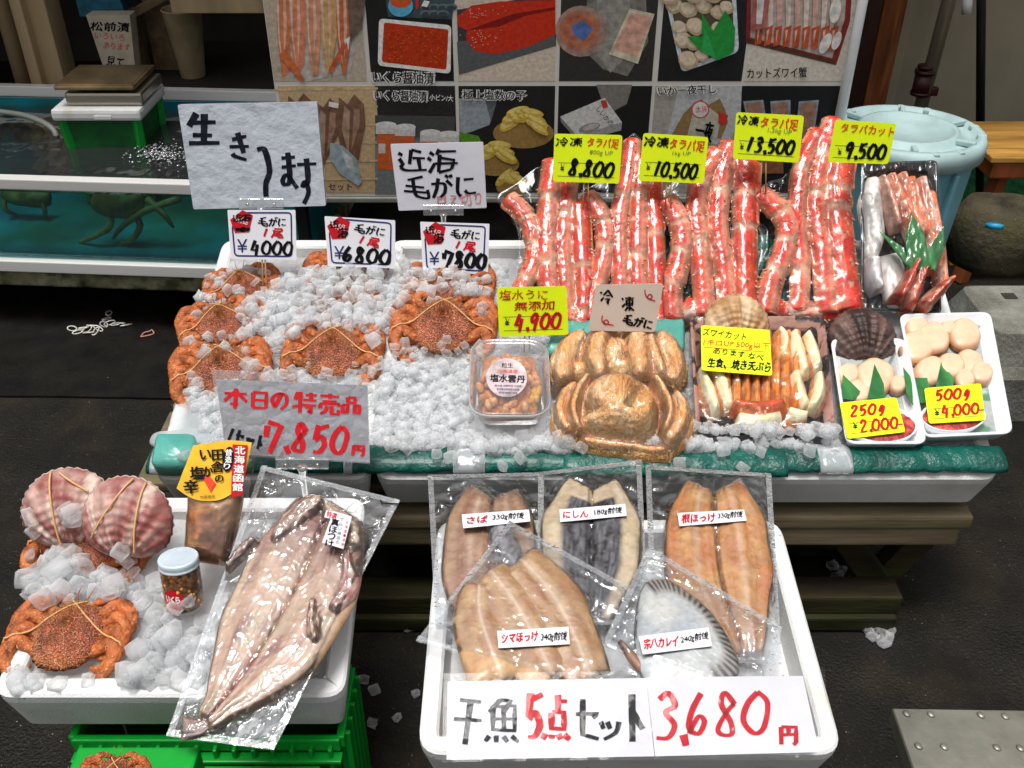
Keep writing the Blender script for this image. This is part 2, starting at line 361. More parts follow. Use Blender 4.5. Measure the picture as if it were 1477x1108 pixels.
# ---------------------------------------------------------------- handwriting: brush strokes on a 10x10 cell, c = curved
G = {'0': 'c51 23 16 48 77 83 51', '1': '61 48', '2': 'c23 41 72 64 28 88', '3': 'c22 51 73 44 76 58 18', '4': '41 16 76/63 59', '5': '31 25/c25 54 76 58 28/32 81',
'6': 'c61 34 27 58 76 55 28', '7': '12 15/11 82 49', '8': 'c73 41 33 66 68 38 27 54 73', '9': 'c73 51 23 35 73/c73 65 59', '.': '27 49', ',': '37 29', '¥': '11 54 91/54 59/25 85/27 87', '-': '05 65',
'生': '31 14/23 83/51 58/26 76/18 98', 'き': '23 72/15 85/41 67/c27 38 79', 'て': 'c02 42 75 57 59', 'ま': '22 82/24 84/c51 57 38 27 46 89', 'す': '12 92/c51 55 36 45 57 39',
'近': '82 51/51 46/54 94/74 78/12 23/14 26 17/c17 38 98', '海': '12 23/04 15/09 26/41 33/42 92/43 39/44 85 78/26 96/39 78', '毛': '81 22/14 85/06 97/c42 46 58 99 96', 'が': 'c14 64 67 49/42 36 19/c73 95/71 82/91 92',
'に': 'c22 17 29/43 83/c47 58 88', '本': '13 93/51 59/52 16/52 96/37 67', '日': '22 28/22 82 88/25 85/28 88', 'の': 'c52 36 27 14 42 73 76 58', '特': '21 14/13 43/31 39/07 46/52 92/71 74/44 94/46 96/76 79 68/56 67',
'売': '12 92/51 53/24 84/17 15 95 96/c46 38 19/66 69 99 97', '品': '32 34 64 62 32/15 18 38 35 15/65 68 88 85 65', 'セ': '14 84 65/31 38 89', 'ッ': '24 36/44 56/c84 77 39', 'ト': '41 49/44 77', '円': '22 29/22 82 88 79/52 55/25 85',
'干': '22 82/15 95/52 59', '魚': '42 14/42 72 54/23 27 87 83 23/53 57/25 85/18 09/38 39/58 69/78 99', '点': '51 54/52 82/34 37 77 74 34/18 09/38 39/58 69/78 99', '冷': '12 23/17 35/61 34/61 95/54 74/46 76 58/67 69', '凍': '12 23/17 35/32 92/43 46 86 83 43/45 85/61 69/57 39/67 99',
'尾': '21 81 83 23/22 25 09/74 35/36 86/27 97/c54 58 89 98', 'タ': '41 16/32 82 39/34 56', 'ラ': '22 72/14 84 49', 'バ': '33 17/c52 77 89/71 82/91 92', '足': '32 72 74 34 32/54 58/56 86/36 18/c27 58 99', 'カ': '13 83 78 69/41 36 19',
'水': '51 59 48/14 34 17/81 65/53 98', '@': 'c83 52 26 48 66 53 28', 'g': 'c73 53 36 56 73/c73 76 59 39', 'k': '41 48'}
RW = random.Random(5)
def brush(t, name, text, tl, tr, h, wd, mat, parent, lift=.0006, adv=None, jit=.35, slant=0, vary=.5):
    """lettering between photograph points tl..tr (tops of the first and last cell), h high in px, brush wd px"""
    mb = MB(); L = hypot(tr[0]-tl[0], tr[1]-tl[1]); ux, uy = (tr[0]-tl[0])/L, (tr[1]-tl[1])/L; vx, vy = -uy+slant*ux, ux+slant*uy
    ws = [(.35 if ch in '.,' else .55 if ch in ' -' else 1) for ch in text] if adv is None else adv
    tot = sum(ws); x0 = 0; z = lift
    for ch, wq in zip(text, ws):
        cw = L*wq/tot
        for st in G.get(ch, '').split('/'):
            if not st: continue
            cv = st[0] == 'c'; pts = [(int(q[0])/9.5, int(q[1])/9.5) for q in (st[1:] if cv else st).split()]
            P = []
            kw = 1 if wq > .5 else 2.5
            for a, b in pts:
                a += RW.uniform(-1, 1)*.02*jit*2; b += RW.uniform(-1, 1)*.02*jit*2
                X, Y = x0+a*cw*kw*.98, b*h
                P.append((tl[0]+ux*X+vx*Y, tl[1]+uy*X+vy*Y))
            n = 5*len(pts) if cv else 3*len(pts)
            Q = cr(P, n) if cv else [P[0]] + [lerp(P[i], P[i+1], f) for i in range(len(P)-1) for f in (.33, .66, 1)]
            m = len(Q); vs = []
            for i, q in enumerate(Q):
                a, b = Q[max(i-1, 0)], Q[min(i+1, m-1)]; dx, dy = b[0]-a[0], b[1]-a[1]; l = hypot(dx, dy) or 1
                # a flat brush: wider on downstrokes
                an = abs(dy/l); ww = wd*.5*(.72+.5*an)*(1+vary*(.5-i/m)*.5)*(1+.12*N(q[0]*.3, q[1]*.3, x0))
                nx, ny = -dy/l*ww, dx/l*ww
                for s_ in (1, -1):
                    u = t.L(q[0]+nx*s_, q[1]+ny*s_); vs.append((u[0], u[1], z))
            fs = [(2*i, 2*i+1, 2*i+3, 2*i+2) for i in range(m-1)]
            mb.add(vs, fs); z += .00001
        x0 += cw
    return t.add(name, mb, mat, False, parent)
FC = {}
def fmesh(text, bold):
    k = (text, bold)
    if k not in FC:
        cu = bpy.data.curves.new('lettering', 'FONT'); cu.body = text; cu.offset = bold; cu.resolution_u = 2
        o = bpy.data.objects.new('lettering', cu); C.objects.link(o)
        bpy.context.view_layer.update(); dg = bpy.context.evaluated_depsgraph_get()
        me = bpy.data.meshes.new_from_object(o.evaluated_get(dg))
        vs = [v.co.copy() for v in me.vertices]; fs = [tuple(p.vertices) for p in me.polygons]
        bpy.data.objects.remove(o); bpy.data.curves.remove(cu); bpy.data.meshes.remove(me)
        x0, x1 = min(v.x for v in vs), max(v.x for v in vs); y0, y1 = min(v.y for v in vs), max(v.y for v in vs)
        FC[k] = ([((v.x-x0)/(x1-x0), (y1-v.y)/max(y1-y0, 1e-3)) for v in vs], fs)
    return FC[k]
def ftext(t, name, text, tl, tr, h, mat, parent, lift=.0006, bold=.02, slant=0, wob=0, mb=None, col=None):
    vs, fs = fmesh(text, 0); own = mb is None; mb = mb or MB(); bo = bold*1.3*h
    L = hypot(tr[0]-tl[0], tr[1]-tl[1]); ux, uy = (tr[0]-tl[0])/L, (tr[1]-tl[1])/L; vx, vy = -uy, ux; out = []
    for a, b in vs:
        X, Y = a*L, b*h
        if wob: X += N(a*7, b*3, len(text))*wob*h; Y += N(a*9+5, b*3, 3)*wob*h*1.5
        X += slant*(.5-b)*h
        out.append((tl[0]+ux*X+vx*Y, tl[1]+uy*X+vy*Y))
    for k, (dx, dy) in enumerate([(0, 0)] if bo < .06 else [(-bo, -bo*.4), (bo, -bo*.4), (0, bo*.7), (0, 0)]):
        mb.add([(*t.L(x+dx, y+dy), lift+k*.00001) for x, y in out], fs, col)
    if own: return t.add(name, mb, mat, False, parent)
# ---------------------------------------------------------------- film pulled over what lies in a pack
def bvh(mbs):
    v, f = [], []
    for m in mbs: k = len(v); v += [Vector(p) for p in m.v]; f += [tuple(i+k for i in q) for q in m.f]
    return BVHTree.FromPolygons(v, f)
def quadgrid(c, nu, nv):
    a, b, d, e = c  # bottom-left, bottom-right, top-right, top-left
    return [[(lerp(lerp(a, b, i/nu), lerp(e, d, i/nu), j/nv)) for i in range(nu+1)] for j in range(nv+1)]
def polargrid(out, rings, cen=None):
    if area(out) < 0: out = out[::-1]
    cx, cy = cen or (sum(p[0] for p in out)/len(out), sum(p[1] for p in out)/len(out))
    return [[(cx+(p[0]-cx)*(1-r/rings*.97), cy+(p[1]-cy)*(1-r/rings*.97)) for p in out] for r in range(rings)]
def film(grid, mbs, wrap=False, relax=10, base=.0, off=.0012, wr=.0014, ws=55, an=(1, 1), edge=2, seed=0, amp_flat=.6, radial=None, lo=-.02, wf=0):
    tree = bvh(mbs) if mbs else None; I, J = len(grid), len(grid[0]); H0 = [[base]*J for _ in range(I)]
    for i in range(I):
        for j in range(J):
            x, y = grid[i][j]
            if tree:
                r = tree.ray_cast(Vector((x, y, .5)), Vector((0, 0, -1)))
                if r[0] is not None and r[0].z > lo: H0[i][j] = max(base, r[0].z+off)
    h = [r[:] for r in H0]
    isedge = lambda i, j: (i < edge) if wrap else (i < edge or j < edge or i >= I-edge or j >= J-edge)
    for _ in range(relax):
        g = [r[:] for r in h]
        for i in range(I):
            for j in range(J):
                if isedge(i, j): continue
                a = h[max(i-1, 0)][j]; b = h[min(i+1, I-1)][j]; c = h[i][(j-1) % J if wrap else max(j-1, 0)]; d = h[i][(j+1) % J if wrap else min(j+1, J-1)]
                g[i][j] = max(H0[i][j], (a+b+c+d)/4)
        h = g
    mb = MB(); vs = []
    for i in range(I):
        for j in range(J):
            x, y = grid[i][j]; z = h[i][j]
            tent = clamp((z-H0[i][j])/.004)
            if radial:
                dx, dy = x-radial[0], y-radial[1]; a = atan2(dy, dx); rr = hypot(dx, dy); px, py = a*radial[2], rr*ws*.18
            else: px, py = x*ws*an[0], y*ws*an[1]
            k = abs(N(px+seed, py, seed*1.7)); k2 = abs(N(px*2.3+9, py*2.3+seed, seed)); w_ = (1-k*3)*.7+(.5-k2*2.2)*.5
            e = 0 if isedge(i, j) and edge else 1
            z += wr*w_*(amp_flat+(1-amp_flat)*tent)*(.3+.7*e)
            if wf and e:
                m_ = max(tent, 1. if H0[i][j] <= base+1e-4 else 0.)*min(1, (min(i, j, I-1-i, J-1-j)-edge+1)/5 if not wrap else 1)
                a_ = N(x*7+seed, y*7)*5; qx, qy = x*cos(a_)-y*sin(a_), x*sin(a_)+y*cos(a_)
                z += wf*m_*((.5-abs(N(x*26+seed+2*N(x*9, y*9, seed), y*26, 7.7))*3.2)+.6*(.5-abs(N(qx*60, qy*18, seed))*3))
                vs.append((x, y, max(z, .0008+H0[i][j]*.98))); continue
            vs.append((x, y, max(z, h[i][j]-off*.7)))
    fs = []
    for i in range(I-1):
        for j in range(J if wrap else J-1):
            a, b = i*J+j, i*J+(j+1) % J; fs.append((a, b, b+J, a+J))
    if wrap: fs.append(tuple(range((I-1)*J, I*J)))
    mb.add(vs, fs); return mb
def hair(t, mbs, n, ln, name, mat, col=None, seed=0, wid=.12, zmin=.01, parent=None, lean=(0, -.5, .2)):
    """short bristles standing on the meshes, one joined part"""
    r = random.Random(seed); mb = MB(); tris = []
    for m in mbs:
        for f in m.f:
            if len(f) in (3, 4): tris.append((m, f))
    L = Vector(lean)
    for _ in range(n):
        m, f = r.choice(tris); a, b, c = (Vector(m.v[k]) for k in f[:3]); nn = (b-a).cross(c-a)
        if nn.length < 1e-12: continue
        nn.normalize()
        if nn.z < 0 and len(mbs) and r.random() < .9: continue
        u, v = r.random(), r.random(); p = a+(b-a)*u+(c-a)*v*(1-u)
        if p.z < zmin: continue
        d = (nn+L*r.uniform(.3, 1)+Vector((r.uniform(-.4, .4), r.uniform(-.4, .4), 0))).normalized(); s_ = d.cross(Vector((r.uniform(-1, 1), r.uniform(-1, 1), 1))).normalized()*ln*wid; l = ln*r.uniform(.5, 1.3)
        mb.add([p-s_, p+s_, p+d*l], [(0, 1, 2)])
    o = t.add(name, mb, mat, False, parent); o['kind'] = 'stuff'; return o
def drop(pl, px, py, up=.4):
    """height over plane pl of whatever already stands at this point"""
    dg = bpy.context.view_layer.depsgraph; p = pl.hit(px, py)
    ok, loc, nrm, *_ = S.ray_cast(dg, p+pl.n*up, -pl.n, distance=up+.2)
    return (loc, (loc-p).dot(pl.n)) if ok else (p, 0)
def copy_thing(t, label, mat4):
    e = t.copy(); C.objects.link(e); e.matrix_world = mat4; e['label'] = label
    for ch in t.children:
        c = ch.copy(); C.objects.link(c); c.parent = e
    return e
def foam_box(t, c, depth, wall, floor, mat, r=.03, side='box_body'):
    """open foam box: c = four outer corners of the lip (px); floor is the depth of the inside bottom"""
    P = t.P(c); 
    if area(P) < 0: P = P[::-1]
    o = rpoly(P, r, 5); i1 = inset(o, wall); mb = MB()
    ring = lambda p, z, d=0: [(q[0], q[1], z) for q in (inset(p, d) if d else p)]
    i2 = inset(i1, .006)
    mb.loft([ring(o, -depth, .022), ring(o, -depth+.008, .012), ring(o, -.018, .0), ring(o, -.004), ring(o, 0, .004), ring(i1, 0, -.004), ring(i1, -.004), ring(i2, -floor)], True, True)
    return t.add(side, mb, mat, False)
def sign(name, label, cat, quad, Y, lean, mat, thick=.0025, rnd=.0, group=None, plane=None, lift=0):
    cx, cy = sum(q[0] for q in quad)/4, max(q[1] for q in quad)
    pl = plane or Plane(atY(cx, cy, Y), lean)
    t = T(name, label, cat, pl, (cx, cy), lift=lift, group=group)
    P = t.P(quad)
    if rnd: P = rpoly(P, rnd, 3)
    mb = MB(); mb.prism(P, -thick, 0)
    t.card = t.add('card', mb, mat, False); t.quad = quad
    return t
def lp(t, pts, wpx, z=.0005, closed=False):
    """ruled line on a sign (px)"""
    mb = MB(); 
    for a, b in zip(pts[:-1], pts[1:]):
        dx, dy = b[0]-a[0], b[1]-a[1]; l = hypot(dx, dy) or 1; nx, ny = -dy/l*wpx/2, dx/l*wpx/2
        q = [t.L(a[0]+nx, a[1]+ny), t.L(b[0]+nx, b[1]+ny), t.L(b[0]-nx, b[1]-ny), t.L(a[0]-nx, a[1]-ny)]
        mb.add([(x, y, z) for x, y in q], [(0, 1, 2, 3)])
    return mb
# ================================================================ the ground, walls and shop interior
def V3(*a): return Vector(a)
ASPH = M('wet_dark_asphalt', (.009, .0072, .005), .62, .28, var=.4, vs=8, bump=.9, bs=160, bd=.005, speck=[((.11, .10, .08), 210, .20, .70), ((.45, .43, .38), 95, .11, .90)], col2=(.015, .011, .006), c2s=5, rvar=.22, det=6)
MATM = M('dark_rubber_mat', (.006, .005, .0035), .65, .22, var=.5, vs=12, bump=.8, bs=220, bd=.003, speck=[((.12, .11, .09), 150, .13, .82), ((.4, .38, .33), 40, .05, .9)], rvar=.15)
mb = MB(); mb.add([(-30, -20, 0), (30, -20, 0), (30, 40, 0), (-30, 40, 0)], [(0, 1, 2, 3)]); struct('ground', mb, ASPH)
a, b = atZ(-60, 571, .006), atZ(262, 575, .006)
mb = MB(); d = (b-a); 
mb.prism([(a.x-2, a.y+.02), (a.x, a.y), (atZ(70, 574, 0).x, atZ(70, 574, 0).y), (b.x, b.y), (b.x+2.2, b.y-.03), (b.x+2.2, 3.6), (a.x-2, 3.6)], 0, .007); struct('rubber_mat', mb, MATM)
WALLM = M('painted_wall', (.40, .34, .245), .75, .25, var=.1, vs=3, bump=.15, bs=60)
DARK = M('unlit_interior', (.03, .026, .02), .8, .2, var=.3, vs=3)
RUST = M('rusty_brown_steel', (.20, .055, .014), .55, .4, var=.35, vs=22, bump=.5, bs=90, bd=.003, streak=(1, 1, .12), col2=(.34, .12, .03), c2s=30, c2=(.5, .7))
CREAM = M('cream_painted_post', (.46, .33, .19), .6, .3, var=.25, vs=9, bump=.3, bs=70, streak=(1, 1, .15), col2=(.30, .19, .09), c2s=7, c2=(.55, .8))
# right wall with soft corrugations
wx0 = atY(1240, 0, 3.7).x
mb = MB(); pts = []
x = wx0; 
while x < 7:
    pts.append((x, 3.7+.012*max(0, sin(x*14))**6)); x += .03
mb.loft([[(p[0], p[1], .0) for p in pts]+[(7, 3.85, 0), (wx0, 3.85, 0)], [(p[0], p[1], 2.7) for p in pts]+[(7, 3.85, 2.7), (wx0, 3.85, 2.7)]]); 
t = T('wall', 'beige painted shop wall standing behind the blue bucket and the pipes', 'wall', GP, world=(wx0, 3.7, 0))
for i in range(len(mb.v)): mb.v[i] = tuple(Vector(mb.v[i])-t.o)
t.add('panel', mb, WALLM, False)
sk_ = MB(); sk_.box((2, -.015, .008), (4.2, .025, .016), .003); t.add('base_strip', sk_, M('dark_strip', (.03, .025, .02), .7))
GNET = M('green_woven_carpet', (.012, .12, .045), .8, .2, var=.35, vs=50, bump=1, bs=190, bd=.005, streak=(1, .4, 1))
mb = MB(); q = atZ(1385, 306, .012); mb.box((q.x+.95, (q.y+3.68)/2, .008), (2.1, 3.68-q.y, .014), .004); struct('green_carpet', mb, GNET)
# interior shell behind the tank
for nm, c, d in (('interior_back_wall', (-1.2, 5.2, 1.35), (6, .1, 2.7)), ('interior_side_wall', (wx0-.05, 4.4, 1.35), (.1, 1.35, 2.7)), ('interior_left_wall', (-4.3, 4.2, 1.35), (.1, 2.2, 2.7)), ('unseen_shade_ceiling', (.5, 4.05, 2.76), (13, 2.6, .1))):  # the ceiling is out of view, added to keep the interior dark
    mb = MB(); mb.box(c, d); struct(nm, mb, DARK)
mb = MB(); mb.box((0, 0, 0), (13, .12, .42)); 
o = struct('unseen_shade_fascia', mb, WALLM); o.location = (.5, 2.72, 2.6)  # unseen fascia at the ceiling edge, added to shade the background
# ---
# posts left
def vpost(name, label, x0, x1, Y, dy, m, rnd=False, z1=2.7, yb=140):
    a, b = atY(x0, yb, Y).x, atY(x1, yb, Y).x
    t = T(name, label, 'post', GP, world=((a+b)/2, Y+dy/2, 0)); mb = MB()
    if rnd: mb.tube([(0, 0, 0), (0, 0, z1)], (b-a)/2, 20, 2)
    else: mb.box((0, 0, z1/2), (b-a, dy, z1), .006)
    t.add('shaft', mb, m, rnd); return t
vpost('wall_post', 'round tan post at the far left behind the fish tank', 20, 46, 3.42, .09, CREAM, True)
vpost('wall_post', 'narrow cream strip post beside the round tan one at far left', 50, 66, 3.36, .05, CREAM)
vpost('wall_post', 'wide cream flat post left of the handwritten carton', 69, 99, 3.40, .12, CREAM)
# brown rusty post with a dark strip along its left side, pipe, poles
t = vpost('steel_post', 'rusty orange brown steel post behind the white pole', 1248, 1280, 3.5, .06, RUST)
mb = MB(); w_ = atY(1248, 140, 3.5).x-atY(1228, 140, 3.5).x; mb.box((-.05-w_/2, .02, 1.35), (w_+.02, .09, 2.7), .004); t.add('dark_side_strip', mb, M('dark_maroon', (.035, .012, .008), .5))
PIPE = M('grey_brown_pipe', (.34, .30, .22), .38, .5, metal=.5, var=.25, vs=20, streak=(1, 1, .1), rvar=.1)
q0, q1 = atY(1326, 150, 3.45), atY(1369, 0, 3.45)
t = T('drain_pipe', 'grey metal pipe with a dark collar running down the beige wall', 'pipe', GP, world=(q0.x, 3.45, .6)); mb = MB()
mb.tube([(0, 0, -.6), (q1.x-q0.x, 0, q1.z-.6), ((q1.x-q0.x)*2.2, 0, 2.0)], .024, 14, 3, smooth=False); t.add('tube', mb, PIPE)
zc_ = atY(1330, 122, 3.45); mb = MB()
for dz, r, hh in ((0, .031, .07), (.045, .035, .012), (-.03, .034, .012), (.062, .029, .01)): mb.tube([(zc_.x-t.o.x, 0, zc_.z-.6+dz-hh/2), (zc_.x-t.o.x, 0, zc_.z-.6+dz+hh/2)], r, 16, 2)
mb.box((zc_.x-t.o.x+.04, -.012, zc_.z-.62), (.03, .02, .03), .004); t.add('collar', mb, M('dark_red_clamp', (.05, .012, .01), .4))
q0, q1 = atY(1384, 150, 3.3), atY(1394, 20, 3.3); q2 = q0+(q0-q1)*3.2
BLK = M('black_painted_metal', (.012, .012, .013), .45, .4, var=.1)
t = T('black_pole', 'thin black pole with a white sticker leaning on the beige wall', 'pole', GP, world=(q2.x, 3.3, max(.012, q2.z))); mb = MB()
up = q1+(q1-q0)*2.; mb.tube([(0, 0, 0), tuple(up-t.o)], .0145, 12, 2); t.add('rod', mb, BLK)
mb = MB(); qa, qb = q1-t.o, q1+(q1-q0)*.17-t.o; mb.tube([tuple(qa), tuple(qb)], .0156, 12, 2); t.add('sticker', mb, CARD)
# white pole right of the board
q0 = atY(1213, 165, 2.33); t = T('white_pole', 'slim white pole standing at the right edge of the menu board', 'pole', GP, world=(q0.x, 2.33, 0)); mb = MB(); mb.tube([(0, 0, 0), (0, 0, 1.9)], .0115, 14, 2); t.add('shaft', mb, PLW)
mb = MB(); mb.tube([(0, 0, 0), (0, 0, .02)], .05, 20, 2); t.add('foot', mb, PLW)
# ---------------------------------------------------------------- blue bucket
BLUE = M('pale_blue_plastic', (.20, .47, .55), .45, .4, var=.08, vs=12, bump=.1, bs=80)
BLUEL = M('grey_blue_lid_plastic', (.36, .49, .49), .5, .4, var=.1, vs=15, bump=.15, bs=80)
bc = atZ(1312, 180, .665); t = T('blue_bucket', 'pale blue lidded plastic bucket behind the crab leg packs', 'bucket', GP, world=(bc.x, bc.y, 0)); mb = MB()
def circ(r, z, n=48, sq=0): return [((r)*cos(2*pi*k/n), (r)*sin(2*pi*k/n), z) for k in range(n)]
RB = .168
mb.loft([circ(RB*.74, .0), circ(RB*.76, .01), circ(RB*.985, .60), circ(RB*1.0, .615)]); t.add('pail', mb, BLUE)
mb = MB(); 
for k in range(4):
    mb = MB(); a = pi/4+k*pi/2-.35; mb.bar((cos(a)*RB*.80, sin(a)*RB*.80, .02), (cos(a)*RB*.99, sin(a)*RB*.99, .60), .028, .014, .004, up=(-sin(a), cos(a), 0)); t.add('rib', mb, BLUE, False)
mb = MB(); mb.loft([circ(RB*1.04, .605), circ(RB*1.09, .61), circ(RB*1.10, .638), circ(RB*1.06, .655), circ(RB*.96, .657), circ(RB*.94, .645), circ(RB*.72, .646), circ(RB*.70, .66), circ(RB*.62, .66), circ(RB*.60, .648), circ(RB*.1, .648)]); lid = t.add('lid', mb, BLUEL)
for k in range(10):
    a = 2*pi*k/10+.1+(.25 if k % 2 else 0); mb = MB(); mb.box((cos(a)*RB*1.0, sin(a)*RB*1.0, .652), (.022, .016, .010), .003, Matrix.Rotation(a, 3, 'Z')); t.add('lid_lug', mb, BLUEL, False, lid)
for k in range(6):
    a = 2*pi*k/6+.3; mb = MB(); mb.bar((cos(a)*RB*.7, sin(a)*RB*.7, .652), (cos(a)*RB*.98, sin(a)*RB*.98, .655), .012, .012, .003); t.add('lid_bar', mb, BLUEL, False, lid)
# yellow A frame behind the bucket
YP = M('yellow_plastic', (.80, .42, .005), .45, .4, var=.1)
q0, q1 = atY(1385, 250, 2.9), atY(1392, 318, 2.9)
t = T('yellow_barrier', 'yellow plastic leg of a barrier peeking out behind the blue bucket', 'barrier', GP, world=(q0.x, 2.9, 0)); mb = MB()
mb.bar((.05, 0, 0), (-.03, 0, q0.z+.03), .05, .03, .006); mb.bar((.05, .12, 0), (-.03, .03, q0.z+.03), .05, .02, .006); t.add('leg', mb, YP, False)
# ---------------------------------------------------------------- stones, stool, floor plate
STONE = M('dark_mossy_stone', (.075, .062, .036), .8, .3, var=.4, vs=14, bump=1, bs=60, bd=.008, col2=(.05, .046, .018), c2s=7, speck=((.5, .47, .38), 120, .16, .86), det=8, bump2=(.6, 260, .003))
CONC = M('grey_concrete', (.24, .235, .205), .8, .3, var=.2, vs=16, bump=.9, bs=120, bd=.004, speck=((.40, .39, .35), 260, .3, .5), col2=(.15, .145, .12), c2s=6, det=8)
cc_ = atZ(1470, 470, .22); t = T('concrete_footing', 'grey concrete footing block with a square hole right of the stall', 'concrete block', GP, world=(cc_.x+.03, cc_.y+.06, 0)); mb = MB()
def rr(hx, hy, r, z, dx=0): return [(p[0]+dx, p[1], z) for p in rpoly([(-hx, -hy), (hx, -hy), (hx, hy), (-hx, hy)], r, 5)]
mb.loft([rr(.17, .17, .04, 0), rr(.17, .17, .04, .13), rr(.15, .15, .04, .155), rr(.115, .125, .04, .235), rr(.105, .115, .04, .24)])
sc = [tuple(Vector(v)+Vector((1, 1, 1))*.003*N(v[0]*14, v[1]*14, v[2]*14)) for v in mb.v]; mb.v = sc; t.add('block', mb, CONC, False)
hq = atZ(1456, 427, .241)-t.o; mb = MB(); mb.box((min(hq.x, .06), hq.y, .2365), (.034, .03, .012), .002); t.add('hole', mb, M('hole_shade', (.035, .03, .022), .9))  # dark block coloured as the shade inside the square hole
st = atZ(1432, 400, .245); t = T('stone_weight', 'large rounded dark stone with a blue paint chip on a concrete footing', 'stone', GP, world=(st.x+.035, st.y+.10, .243)); mb = MB()
rings = []
for z, k in ((0, .80), (.02, .95), (.055, 1.0), (.095, .95), (.125, .78), (.135, .5), (.137, .12)):
    z *= 1.3; rings.append([(cos(a)*.142*k*(1+.10*N(cos(a)*1.2, sin(a)*1.2, z*6)), sin(a)*.12*k*(1+.10*N(cos(a)*1.2+4, sin(a), z*5)), z+.008*N(cos(a)*2, sin(a)*2, z*9)) for a in [2*pi*i/40 for i in range(40)]])
mb.loft(rings); t.add('rock', mb, STONE)
pc = atZ(1436, 325, .243+.178)-t.o; mb = MB(); mb.prism([(pc.x+x*.001, pc.y+y*.001) for x, y in ((-22, 8), (-6, 14), (10, 7), (20, -5), (10, -8), (-8, -4))], .168, .1805); t.add('paint_chip', mb, M('blue_chip', (.02, .33, .55), .4))
YW = M('yellow_lit_wood', (.60, .31, .07), .5, .4, var=.3, vs=30, bump=.3, bs=60, streak=(.15, 1, 1))  # stool top: the yellow light on it is put into the colour
RW_ = M('red_brown_wood', (.25, .07, .02), .5, .4, var=.25, vs=30, streak=(1, 1, .15))
s0 = atY(1435, 245, 2.75); t = T('wooden_stool', 'red brown wooden stool with a pale slatted top at the right edge', 'stool', GP, world=(s0.x+.19, 2.9, 0)); zt = s0.z+.03
mb = MB(); mb.box((0, 0, zt-.035), (.40, .30, .05), .006); t.add('apron', mb, RW_, False)
for k in range(4): mb = MB(); mb.box((0, -.118+k*.079, zt), (.42, .072, .018), .004); t.add('slat', mb, YW, False)
for sx in (-1, 1):
    for sy in (-1, 1): mb = MB(); mb.bar((sx*.19, sy*.13, 0), (sx*.15, sy*.11, zt-.05), .04, .04, .004); t.add('leg', mb, RW_, False)
mb = MB(); mb.bar((-.18, -.12, .10), (.18, -.12, .10), .03, .02, .003); t.add('rail', mb, RW_, False)
STEEL = M('worn_steel_plate', (.30, .29, .24), .38, .5, metal=.55, var=.2, vs=10, bump=.4, bs=30, bd=.003, col2=(.22, .215, .18), c2s=6, rvar=.15)
fp = [atZ(x, y, .035) for x, y in ((1287, 1021), (1500, 1030), (1560, 1130), (1316, 1130))]
t = T('steel_plate', 'worn grey steel floor plate with round studs at bottom right', 'plate', GP, world=(fp[0].x, fp[0].y, 0)); mb = MB(); L2 = [(p.x-t.o.x, p.y-t.o.y) for p in fp]
L2[1] = (L2[0][0]+.55, L2[0][1]-.01); L2[2] = (L2[0][0]+.56, L2[0][1]-.5); L2[3] = (fp[3].x-t.o.x, L2[0][1]-.45)
mb.prism(L2, .0, .035, .003); t.add('sheet', mb, STEEL, False)
for x, y in ((1308, 1029), (1343, 1030), (1325, 1076), (1362, 1077), (1415, 1031), (1450, 1033), (1438, 1078), (1472, 1079)):
    p = atZ(x, y, .036)-t.o; mb = MB(); mb.dome(ell(p.x, p.y, .0068, .008, 20, 12), .0035, 4, 2, .5, .035); t.add('stud', mb, STEEL)
# ---------------------------------------------------------------- chain and cord on the ground
SIL = M('pale_chain_metal', (.62, .60, .55), .35, .5, metal=.3)
c0 = atZ(145, 470, .01); t = T('chain', 'pale steel chain lying in a heap on the dark ground', 'chain', GP, world=(c0.x, c0.y, .006)); rr_ = random.Random(3)
cpts = [(104, 474), (112, 479), (120, 473), (128, 480), (134, 470), (142, 474), (150, 468), (158, 466), (166, 468), (174, 466), (182, 469), (154, 460), (157, 452), (126, 475), (138, 478)]
for i, (x, y) in enumerate(cpts):
    p = atZ(x, y, .01)-t.o; a = rr_.uniform(-.6, .6)+(0 if i < 11 else 1.2); mb = MB(); ln, wd = .016, .0065
    ring = [(p.x+cos(a)*ln*cos(k)-sin(a)*wd*sin(k), p.y+sin(a)*ln*cos(k)+cos(a)*wd*sin(k), .004+.004*sin(k+i)) for k in [2*pi*j/14 for j in range(15)]]
    mb.tube(ring, .0022, 6, 15, smooth=False); t.add('chain_link', mb, SIL)
c0 = atZ(212, 482, .01); t = T('cord_scrap', 'short pinkish cord scrap on the dark ground beside the chain', 'cord', GP, world=(c0.x, c0.y, .008)); mb = MB()
mb.tube([tuple(atZ(x, y, .01)-t.o) for x, y in ((203, 486), (208, 480), (216, 478), (219, 476), (222, 481), (214, 484), (203, 486))], .002, 6, 20); t.add('strand', mb, M('pink_cord', (.5, .22, .15), .6))
